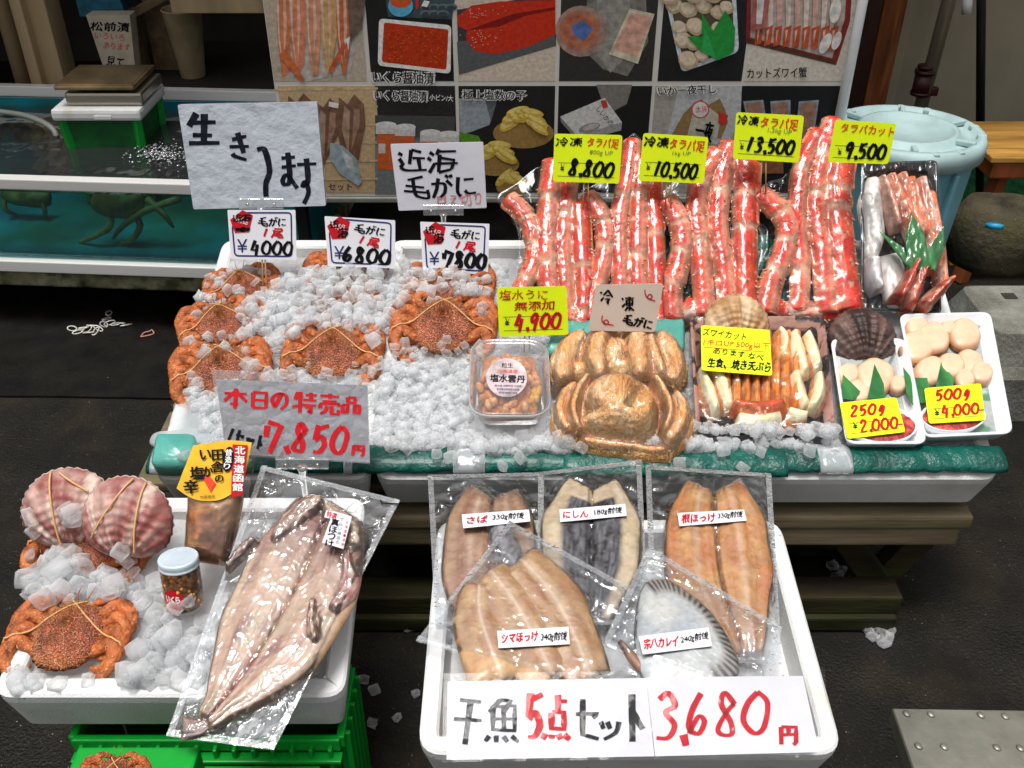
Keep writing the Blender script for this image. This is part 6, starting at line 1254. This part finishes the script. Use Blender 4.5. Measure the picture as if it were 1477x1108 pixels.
# frozen ice rim where the green roll begins, and ice at the right
def slab(label, pl, pts, hh, m, lift=0):
    t = T('ice_slab', label, 'ice', pl, (sum(p[0] for p in pts)/len(pts), sum(p[1] for p in pts)/len(pts)), lift=lift, kind='stuff'); mb = MB(); P = crc(t.P(pts), 70); mb.dome(P, hh, 12, 3, .5, -.005, lambda x, y, r, u: .006*N(x*40, y*40, 2)*(1-r**3)); o = t.add('ice_layer', mb, m); o['kind'] = 'stuff'
slab('clear frozen ice ledge at the left front corner above the green block', MP, [(217, 640), (219, 626), (240, 622), (300, 618), (340, 628), (335, 646), (290, 648), (250, 646)], .016, ICEW, .002)
slab('frozen ice sheet down the left edge of the main box', MP, [(245, 630), (262, 560), (290, 545), (330, 565), (325, 640)], .012, ICEW, .0)
slab('white ice frozen on the left rim of the box beside the crabs', MP, [(262, 480), (276, 450), (300, 430), (298, 470), (270, 520)], .014, ICEB, .004)
slab('heap of crushed ice on the ground at the right edge', Plane((0, 0, 0), 90), [(1436, 560), (1450, 545), (1500, 540), (1530, 600), (1480, 606), (1450, 600)], .05, ICEW)
bpy.context.view_layer.update()
RI = random.Random(21)
MARKS = [(640, 668, 'left of the sea urchin tub'), (740, 668, 'below the sea urchin tub'), (985, 668, 'below the lower filmed crab'), (1060, 660, 'below the snow crab tray'), (1165, 655, 'beside the smaller scallop pack'), (352, 424, 'above the ¥4000 crab'), (322, 478, 'by the left edge crab'), (360, 530, 'over the crab behind the red price sign'), (497, 405, 'under the ¥6800 tag'), (488, 448, 'over the nearly buried middle crab'), (450, 490, 'above the dark red middle crab'), (545, 500, 'right of the dark red middle crab'), (640, 415, 'under the ¥7800 tag'), (600, 470, 'left of the largest crab'), (690, 450, 'right of the largest crab'),
 (60, 800, 'by the left shell'), (135, 790, 'under the two shells'), (215, 800, 'left of the jar lid'), (90, 850, 'just behind the near crab'), (200, 850, 'by the jar foot'), (20, 975, 'left of the near crab'), (215, 900, 'right of the near crab'), (280, 900, 'below the jar'), (215, 965, 'by the front rim'), (275, 965, 'beside the big fish tail'), (450, 950, 'right of the big fish')]
MK = [((MP if y < 560 else FP).hit(x, y), s) for x, y, s in MARKS]
def near(p): return ', '+min(MK, key=lambda m: (m[0]-p).length)[1]
def rotm(): return Matrix.Rotation(RI.uniform(0, 6.28), 4, 'Z') @ Matrix.Rotation(RI.uniform(-.5, .5), 4, 'X') @ Matrix.Rotation(RI.uniform(-.5, .5), 4, 'Y')
def cubes(pl, poly, n, s, label, grp, single, sink=.2, lo=-.04, hi=.09, dens=None, tries=8):
    xs, ys = [p[0] for p in poly], [p[1] for p in poly]; out = []; k = 0; t_ = 0
    while k < n and t_ < n*tries:
        t_ += 1; x, y = RI.uniform(min(xs), max(xs)), RI.uniform(min(ys), max(ys))
        if (pl is FP and 224 < x < 302 and 772 < y < 884) or not inpoly(x, y, poly) or (dens and RI.random() > dens(x, y)): continue
        # seek the surface as seen along the plane normal
        loc, h = drop(pl, x, y, .12)
        if h < lo or h > hi: continue
        sz = s*RI.uniform(.6, 1.3)
        out.append((pl.mat(loc+pl.n*(sz*(.36-sink))) @ rotm() @ Matrix.Scale(sz, 4), RI.randrange(10))); k += 1
    if single:
        for m, c in out:
            o = bpy.data.objects.new('ice_cube', CM[c]); C.objects.link(o); o.matrix_world = m; tag(o, label+near(m.translation), 'ice cube', grp)
    else:
        t = T('crushed_ice', label, 'ice', pl, (sum(xs)/len(xs), sum(ys)/len(ys)), kind='stuff'); mb = MB()
        for m, c in out: mm = t.inv @ m; mb.add([mm @ Vector(v) for v in CU[c][0]], CU[c][1])
        o = t.add('ice_pieces', mb, ICE); o['kind'] = 'stuff'
    bpy.context.view_layer.update()
# main boxes: the heap over and between the crabs
cubes(MP, [(300, 395), (720, 398), (725, 440), (700, 500), (600, 540), (560, 560), (540, 640), (300, 640), (262, 560), (275, 470)], 620, .0155, 'crushed ice filling the left main box round the crabs', None, False, lo=-.05, hi=.02)
cubes(MP, [(548, 520), (600, 530), (690, 520), (680, 600), (800, 630), (1205, 640), (1205, 652), (1000, 662), (700, 668), (560, 656), (540, 650)], 860, .0155, 'crushed ice heap in front of the sea urchin tub and crabs', None, False, lo=-.05, hi=.05)
cubes(MP, [(720, 480), (790, 480), (800, 520), (1000, 520), (1000, 640), (790, 640), (680, 520)], 240, .015, 'crushed ice round the sea urchin tub and frozen crabs', None, False, lo=-.05, hi=.012)
cubes(MP, [(560, 365), (725, 365), (725, 400), (600, 400)], 90, .0155, 'crushed ice behind the crabs at the back of the box', None, False, hi=.02)
heap = [(425, 402), (470, 396), (545, 398), (600, 404), (650, 406), (705, 418), (700, 450), (660, 440), (600, 440), (560, 480), (540, 520), (520, 490), (440, 492), (400, 520), (385, 490), (330, 478), (380, 440), (395, 420)]
cubes(MP, heap, 330, .0185, 'crushed ice heaped over the crabs of the main box', None, False, lo=-.03, hi=.06)
cubes(MP, heap, 95, .019, 'clear ice cube on the crab heap', 'loose ice cubes on the crab heap', True, lo=-.03, hi=.075)
for x, y in ((318, 416), (330, 522), (352, 500), (372, 455), (395, 545), (365, 540), (640, 505), (642, 530), (627, 455), (690, 470), (300, 525)):
    cubes(MP, [(x-7, y-6), (x+7, y-6), (x+7, y+6), (x-7, y+6)], 2, .018, 'clear ice cube on the crab heap', 'loose ice cubes on the crab heap', True, hi=.1)
cubes(MP, [(300, 640), (560, 640), (560, 662), (300, 660)], 50, .016, 'crushed ice spilling on the left of the green roll', None, False, hi=.05)
cubes(MP, [(560, 645), (1200, 648), (1200, 662), (560, 664)], 110, .016, 'crushed ice spilling over the back of the green roll', None, False, hi=.05)
# front left box
low = [(40, 860), (60, 800), (110, 790), (230, 800), (225, 850), (300, 880), (290, 985), (190, 990), (200, 930), (190, 880), (120, 868), (60, 880)]
cubes(FP, low, 60, .024, 'cloudy cube low in the front left box', 'cloudy ice cubes of the front left box', True, lo=-.05, hi=.02)
cubes(FP, [(45, 790), (90, 765), (180, 770), (225, 775), (222, 850), (240, 930), (200, 880), (130, 868), (60, 862), (35, 850)], 62, .0255, 'cloudy cube heaped in the front left box', 'cloudy ice cubes over the buried crab', True, lo=-.05, hi=.07, dens=lambda x, y: 1 if not (195 < x < 225 and 800 < y < 835) else .1)
cubes(FP, [(190, 850), (215, 880), (300, 885), (290, 990), (180, 990), (200, 930)], 62, .0245, 'cloudy front left box cube', 'cloudy ice cubes below the jar', True, lo=-.05, hi=.05)
cubes(FP, [(405, 925), (480, 880), (470, 985), (400, 985)], 22, .023, 'cloudy ice cube in the right corner', 'cloudy ice cubes in the right corner', True, lo=-.05, hi=.02)
cubes(FP, [(5, 950), (40, 980), (180, 985), (20, 992)], 10, .023, 'cloudy ice cube in the left corner', 'cloudy ice cubes in the left corner', True, lo=-.05, hi=.02)
# strays
def stray(x, y, pl, lift, s, label, grp):
    o = bpy.data.objects.new('ice_cube', CM[RI.randrange(10)]); C.objects.link(o); p = pl.hit(x, y, lift); o.matrix_world = pl.mat(p) @ rotm() @ Matrix.Scale(s, 4); tag(o, label, 'ice cube', grp)
stray(268, 656, MP, .055, .019, 'single ice cube lying on the green block at the left front corner', None)
for x, y in ((725, 672), (750, 660), (1043, 650), (1072, 675), (1098, 652), (1168, 650), (980, 668), (630, 655), (650, 660), (690, 664)): stray(x, y, MP, .040, .018, 'ice cube stuck on the green edging roll'+near(MP.hit(x, y)), 'ice cubes on the green roll')
for x, y in ((1254, 903), (1268, 901), (1262, 908), (1281, 903), (1286, 910), (1276, 913), (1259, 918), (1283, 919), (1271, 921), (1253, 910), (1246, 903), (1275, 928)): stray(x, y, GP, .008, .017, 'melting ice lump on the dark ground by the trestle foot', 'melting ice lumps on the ground')
for x, y in ((525, 980), (537, 1043), (573, 1035), (600, 1000), (590, 905), (540, 995)): stray(x, y, GP, .007, .016, 'melting ice cube on the ground between the front boxes', 'melting ice cubes between the front boxes')
for x, y in ((1185, 775), (1200, 780), (1178, 790), (1200, 815), (1215, 822), (1208, 833), (1225, 838)): stray(x, y, GP, .008, .02, 'melting ice lump in the dark under the trestle table', 'melting ice lumps under the table')
# ================================================================ signs of the stall
S1 = sign('big_sign', 'large crumpled grey card reading 生きてます in front of the fish tank', 'sign', [(256, 151), (457, 147), (470, 297), (279, 302)], 1.96, 14, WRAPC, .012, .004)
for ch, tl, tr, h, wd in (('生', (267, 158), (320, 158), 58, 8), ('き', (327, 187), (366, 187), 46, 6), ('て', (371, 197), (396, 197), 92, 7), ('ま', (398, 215), (431, 213), 62, 6), ('す', (424, 222), (458, 220), 76, 6)): brush(S1, 'brush_lettering', ch, tl, tr, h, wd, INKB, S1.card, .0008)
def clip(x, y, w_, Y, label, base, par=None):
    t = T('sign_clip', label, 'sign clip', Plane(atY(x, y+12, Y), 8), (x, y+12)); mb = MB(); q = t.P([(x-w_/2, y+7), (x+w_/2, y+7), (x+w_/2, y-8), (x-w_/2, y-8)]); mb.prism(q, .004, .010, .001); t.add('jaw', mb, ACR, False)
    for s in (-.3, .3): mb = MB(); p = t.L(x+w_*s, y); mb.tube([(p[0], p[1], .010), (p[0], p[1], .013)], .003, 8, 2); t.add('spring_pin', mb, SCALE)
    mb = MB(); a = t.L(x, y+6); mb.tube([(a[0], a[1], .006), (0, a[1]-.02, .004), (0, -.05, 0), (0, -base, -.01)], [.009, .006, .005, .005], 10, 14); t.add('stem', mb, ACR); return t
clip(378, 293, 64, 1.95, 'clear clip holding the large 生きてます card', .16)
S2 = sign('sign_card', 'white card reading 近海毛がに in front of the jar photographs', 'sign', [(563, 208), (697, 205), (702, 300), (575, 304)], 1.96, 10, CARDL, .003, .003)
brush(S2, 'brush_lettering', '近海', (569, 212), (660, 210), 40, 4.5, INK, S2.card, .0008, slant=.1); brush(S2, 'brush_lettering', '毛がに', (579, 252), (688, 246), 38, 4.2, INK, S2.card, .0008, slant=.1)
ftext(S2, 'smudged_red_lettering', '目え切り', (630, 283), (694, 277), 17, M('smudged_red', (.62, .22, .22), .6, var=.3, vs=90), S2.card, .0008, .01, wob=.15)
clip(640, 302, 58, 1.95, 'clear clip holding the 近海毛がに card', .17)
# crab price tags
def crabtag(label, quad, price, ptl, ptr, ph, pw, kai, stick):
    t = sign('price_tag', label, 'price tag', quad, 1.79, 20, CARD, .0015, .002, 'white hairy crab price tags')
    a, b, c, d = quad; ins = lambda p, dx, dy: (p[0]+dx, p[1]+dy); B = [ins(a, 7+15, 4), ins(b, -6, 4), ins(c, -7, -5), ins(d, 6, -5), ins(a, 7, 22)]
    q = rpoly([(B[0][0], B[0][1]), (B[1][0], B[1][1]), (B[2][0], B[2][1]), (B[3][0], B[3][1]), (B[4][0], B[4][1])], 5, 3)
    fr = lp(t, q+[q[0]], 2.2, .0006); t.add('printed_frame', fr, INKN, False, t.card)
    x, y = a[0]+20, a[1]+17; st = [(x-16, y-3), (x+2, y-17), (x+17, y-9), (x+11, y+15), (x-9, y+16)]; mb = MB(); P = t.P(st); mb.poly(P if area(P) > 0 else P[::-1], .0009); t.add('red_stamp', mb, INKR, False, t.card)
    ftext(t, 'stamp_lettering', 'お得品', (x-10, y-10), (x+11, y-4), 9, INKW, t.card, .0012, .0)
    brush(t, 'brush_lettering', '近', (x-13, y-12), (x+3, y-12), 13, 2, INK, t.card, .0014, adv=[1]); brush(t, 'brush_lettering', '海', (x, y-2 if kai else y-12), (x+16, y-2 if kai else y-12), 16 if kai else 12, 2.4, INK, t.card, .0014, adv=[1])
    if not kai: brush(t, 'scribble', 'k@k', (x-8, y+8), (x+14, y+8), 6, 5, INK, t.card, .0015)
    brush(t, 'brush_lettering', '毛がに', (a[0]+44, a[1]+9), (b[0]-11, b[1]+9), 15, 2, INK, t.card, .0010); brush(t, 'red_lettering', '1尾', (a[0]+46, a[1]+25), (a[0]+82, b[1]+26), 15, 2.6, INKR, t.card, .0010)
    ftext(t, 'yen_mark', '¥', (d[0]+9, d[1]-29), (d[0]+24, d[1]-29), 19, INKN, t.card, .0008, .0)
    brush(t, 'price_digits', price, ptl, ptr, ph, pw, INK, t.card, .0012, jit=.2)
    for s in (-2.4, 2.4):
        mb = MB(); p = t.L(*stick); p2 = t.L(stick[0]+s+2, stick[1]+50); mb.tube([(p[0]+s*.0012, p[1]+.04, -.004), (p2[0], p2[1], -.002)], .0016, 7, 3); t.add('chopstick', mb, STICK)
    return t
crabtag('white navy framed tag reading ¥4000, leftmost of the crab tags', [(328, 303), (426, 303), (428, 375), (333, 374)], '4000', (362, 344), (424, 346), 26, 3.6, False, (380, 372))
crabtag('white navy framed tag reading ¥6800, middle of the crab tags', [(468, 312), (570, 318), (570, 387), (473, 384)], '6800', (494, 352), (566, 358), 28, 4.4, True, (515, 380))
crabtag('white navy framed tag reading ¥7800, rightmost of the crab tags', [(606, 320), (706, 323), (704, 396), (610, 392)], '7800', (640, 359), (704, 364), 28, 5.2, True, (660, 388))
# yellow tags
def rulelines(t, quad, fr):
    a, b, c, d = quad
    for f in fr: t.add('ruled_line', lp(t, [lerp(lerp(a, d, f), lerp(b, c, f), .07), lerp(lerp(a, d, f), lerp(b, c, f), .92)], .8, .0004), INKP, False, t.card)
def ytag(label, quad, Y, lines, price, pb, red=False, stick=None, plane=None, lift=0, mat=None, lean=14, pw=4, sl=.15, pla=None):
    t = sign('price_tag', label, 'price tag', quad, Y, lean, mat or YEL, .0012, .006, 'fluorescent yellow price tags', plane, lift); rulelines(t, quad, (.60, .88) if price else (.9,))
    for tx, tl, tr, h, m, bd in lines: ftext(t, 'lettering', tx, tl, tr, h, m, t.card, .0010, bd, wob=.10, slant=.08)
    if price: brush(t, 'price_digits', price, pb[0], pb[1], pb[2], pw, INKR if red else INK, t.card, .0013, slant=-sl, jit=.15)
    if stick:
        for s in (-2.4, 2.6):
            mb = MB(); p = t.L(stick[0]+s, stick[1]); p2 = t.L(stick[0]+s*1.6, stick[1]+stick[2]); mb.tube([(p[0], p[1]+.03, -.004), (p2[0], p2[1], -.004)], .0015, 7, 3); t.add('chopstick', mb, STICK)
    return t
K, O, Rr, Nn = INK, INKO, INKR, INKP
ytag('yellow tag reading 冷凍タラバ足 ¥8,800, leftmost of the four at the top', [(800, 193), (898, 195), (893, 265), (797, 262)], 1.84, [('冷凍', (802, 198), (840, 198), 13, K, .02), ('タラバ足', (848, 198), (893, 201), 13, O, .02), ('800g UP', (851, 216), (884, 218), 8, Nn, 0), ('¥', (808, 236), (814, 236), 11, K, 0)], '8.800', ((824, 226), (890, 232), 30), stick=(845, 263, 40))
ytag('yellow tag reading 冷凍タラバ足 ¥10,500, second of the four at the top', [(928, 192), (1022, 198), (1015, 265), (921, 261)], 1.84, [('冷凍', (930, 196), (965, 198), 15, K, .035), ('タラバ足', (967, 199), (1017, 204), 15, O, .02), ('1kg UP', (970, 218), (996, 219), 7, Nn, 0), ('¥', (932, 235), (938, 235), 11, K, 0)], '10.500', ((945, 229), (1010, 234), 29), stick=(964, 262, 40), pw=3.6)
ytag('yellow tag reading 冷凍タラバ足 ¥13,500, highest of the four at the top', [(1062, 162), (1160, 167), (1152, 235), (1057, 229)], 1.86, [('冷凍', (1065, 165), (1095, 168), 14, K, .03), ('タラバ足', (1098, 168), (1152, 173), 15, O, .02), ('1.2kg UP', (1108, 184), (1142, 188), 8, Nn, 0), ('¥', (1067, 205), (1073, 205), 11, K, 0)], '13.500', ((1078, 194), (1150, 200), 28), stick=(1101, 233, 46))
ytag('yellow tag reading タラバカット ¥9,500 beside the blue bucket', [(1205, 173), (1293, 178), (1281, 237), (1194, 234)], 1.80, [('タラバカット', (1214, 177), (1290, 184), 13, O, .02), ('¥', (1208, 213), (1214, 213), 11, K, 0)], '9.500', ((1222, 202), (1282, 206), 29), pw=4)
ytag('yellow tag reading 塩水うに無添加 ¥4,900 above the sea urchin tub', [(717, 415), (817, 413), (820, 483), (720, 486)], 1.585, [('塩水うに', (720, 418), (790, 417), 15, Rr, .0), ('無添加', (742, 435), (799, 433), 13, Rr, .02), ('¥', (728, 458), (735, 458), 12, K, 0)], '4.900', ((744, 450), (812, 447), 30), True, (760, 484, 26))
b_ = sign('sign_card', 'beige card reading 冷凍毛がに above the filmed frozen crabs', 'sign', [(860, 411), (957, 409), (945, 479), (848, 477)], 1.575, 14, BEI, .0012, .006)
for ch, tl, tr, h in (('冷', (864, 416), (885, 416), 24), ('凍', (895, 425), (916, 425), 24)): brush(b_, 'brush_lettering', ch, tl, tr, h, 2.6, INK, b_.card, .001)
brush(b_, 'brush_lettering', '毛がに', (900, 451), (945, 460), 17, 2.6, INK, b_.card, .001)
for q in ([(930, 418), (931, 425), (936, 431), (941, 428), (937, 424), (934, 430), (945, 434)], [(869, 455), (868, 462), (873, 468), (878, 465), (874, 461), (871, 466), (885, 469)]): b_.add('red_squiggle', lp(b_, cr(q, 18), 1.6, .001), INKR, False, b_.card)
mb = MB(); p = b_.L(897, 477); mb.tube([(p[0], p[1]+.03, -.004), (p[0], p[1]-.05, -.006)], .0018, 7, 2); b_.add('chopstick', mb, STICK)
t = ytag('yellow tag reading ズワイカット lying on the snow crab tray', [(1011, 469), (1110, 476), (1114, 542), (1012, 534)], 1.6, [('ズワイカット', (1015, 473), (1077, 481), 11, K, .01), ('1キロUP 500g以下', (1015, 489), (1110, 495), 11, O, .01), ('あります なべ', (1030, 501), (1102, 512), 9, K, .012), ('生食、焼き天ぷら', (1022, 516), (1112, 523), 14, K, .03)], None, None, plane=MP, lift=.065); t.add('ruled_line', lp(t, [(1015, 501), (1104, 508)], .9, .0006), INKO, False, t.card)
ytag('yellow tag reading 250g ¥2,000 lying on the smaller scallop pack', [(1211, 581), (1293, 573), (1306, 623), (1222, 633)], 1.6, [('¥', (1229, 609), (1236, 608), 11, K, 0)], '250g', ((1226, 584), (1278, 579), 20), True, plane=MP, lift=.0475, pw=3.2)
ytag('yellow tag reading 500g ¥4,000 lying on the larger scallop pack', [(1333, 560), (1415, 553), (1421, 606), (1340, 611)], 1.6, [('¥', (1347, 590), (1354, 589), 11, K, 0)], '500g', ((1349, 561), (1401, 557), 20), True, plane=MP, lift=.0475, pw=3.2)
for t_, pr, a, b, h in (('a', '2.000', (1238, 605), (1295, 599), 22), ('b', '4.000', (1357, 583), (1412, 579), 21)):
    e = [o for o in bpy.data.objects if o.get('label', '').startswith('yellow tag reading '+('250g' if t_ == 'a' else '500g'))][0]
    class Q: pass
    tt = T.__new__(T); tt.pl = MP; tt.e = e; tt.inv = e.matrix_world.inverted(); tt.lift = .0475; card = [c for c in e.children if c.name.startswith('card')][0]
    brush(tt, 'price_digits', pr, a, b, h, 3.0, INKR, card, .0013, jit=.15)
    tt.add('dash', lp(tt, [(b[0]-1, b[1]+h*.62), (b[0]+7, b[1]+h*.6)], 1.8, .001), INKR, False, card)
# sleeve sign 7,850
pl7 = Plane(atY(425, 668, 1.25), 38)
t = T('sleeve_sign', 'clear sleeve sign with red handwriting reading 本日の特売品 7.850円', 'sign', pl7, (425, 668))
mb = MB(); mb.prism(t.P([(305, 533), (531, 545), (534, 669), (325, 656)]), .0002, .0012); t.add('sleeve', mb, SLEEVE, False)
mb = MB(); mb.prism(t.P([(311, 547), (530, 556), (533, 667), (326, 654)]), -.0016, -.0006); card = t.add('card', mb, CARDL, False); t.card = card
mb = MB(); mb.prism(t.P([(497, 538), (511, 539), (511, 557), (497, 556)]), .0013, .0016); t.add('tape_piece', mb, BAGE, False)
brush(t, 'red_lettering', '本日の特売品', (321, 556), (526, 567), 35, 4.6, INKR, card, .0020, adv=[1.15, .9, .95, 1.1, .95, 1]); brush(t, 'black_lettering', '1セット', (330, 614), (386, 628), 24, 3.4, INK, card, .0020, adv=[.7, .9, .8, .9])
brush(t, 'red_price', '7.850', (385, 603), (508, 611), 52, 6.6, INKR, card, .0022, adv=[.95, .4, 1, 1, .95], slant=-.08, jit=.1); brush(t, 'red_lettering', '円', (506, 638), (529, 640), 20, 4, INKR, card, .0020)
clip(437, 666, 76, 1.24, 'clear clip and stem holding the 7.850円 sleeve sign', .06)
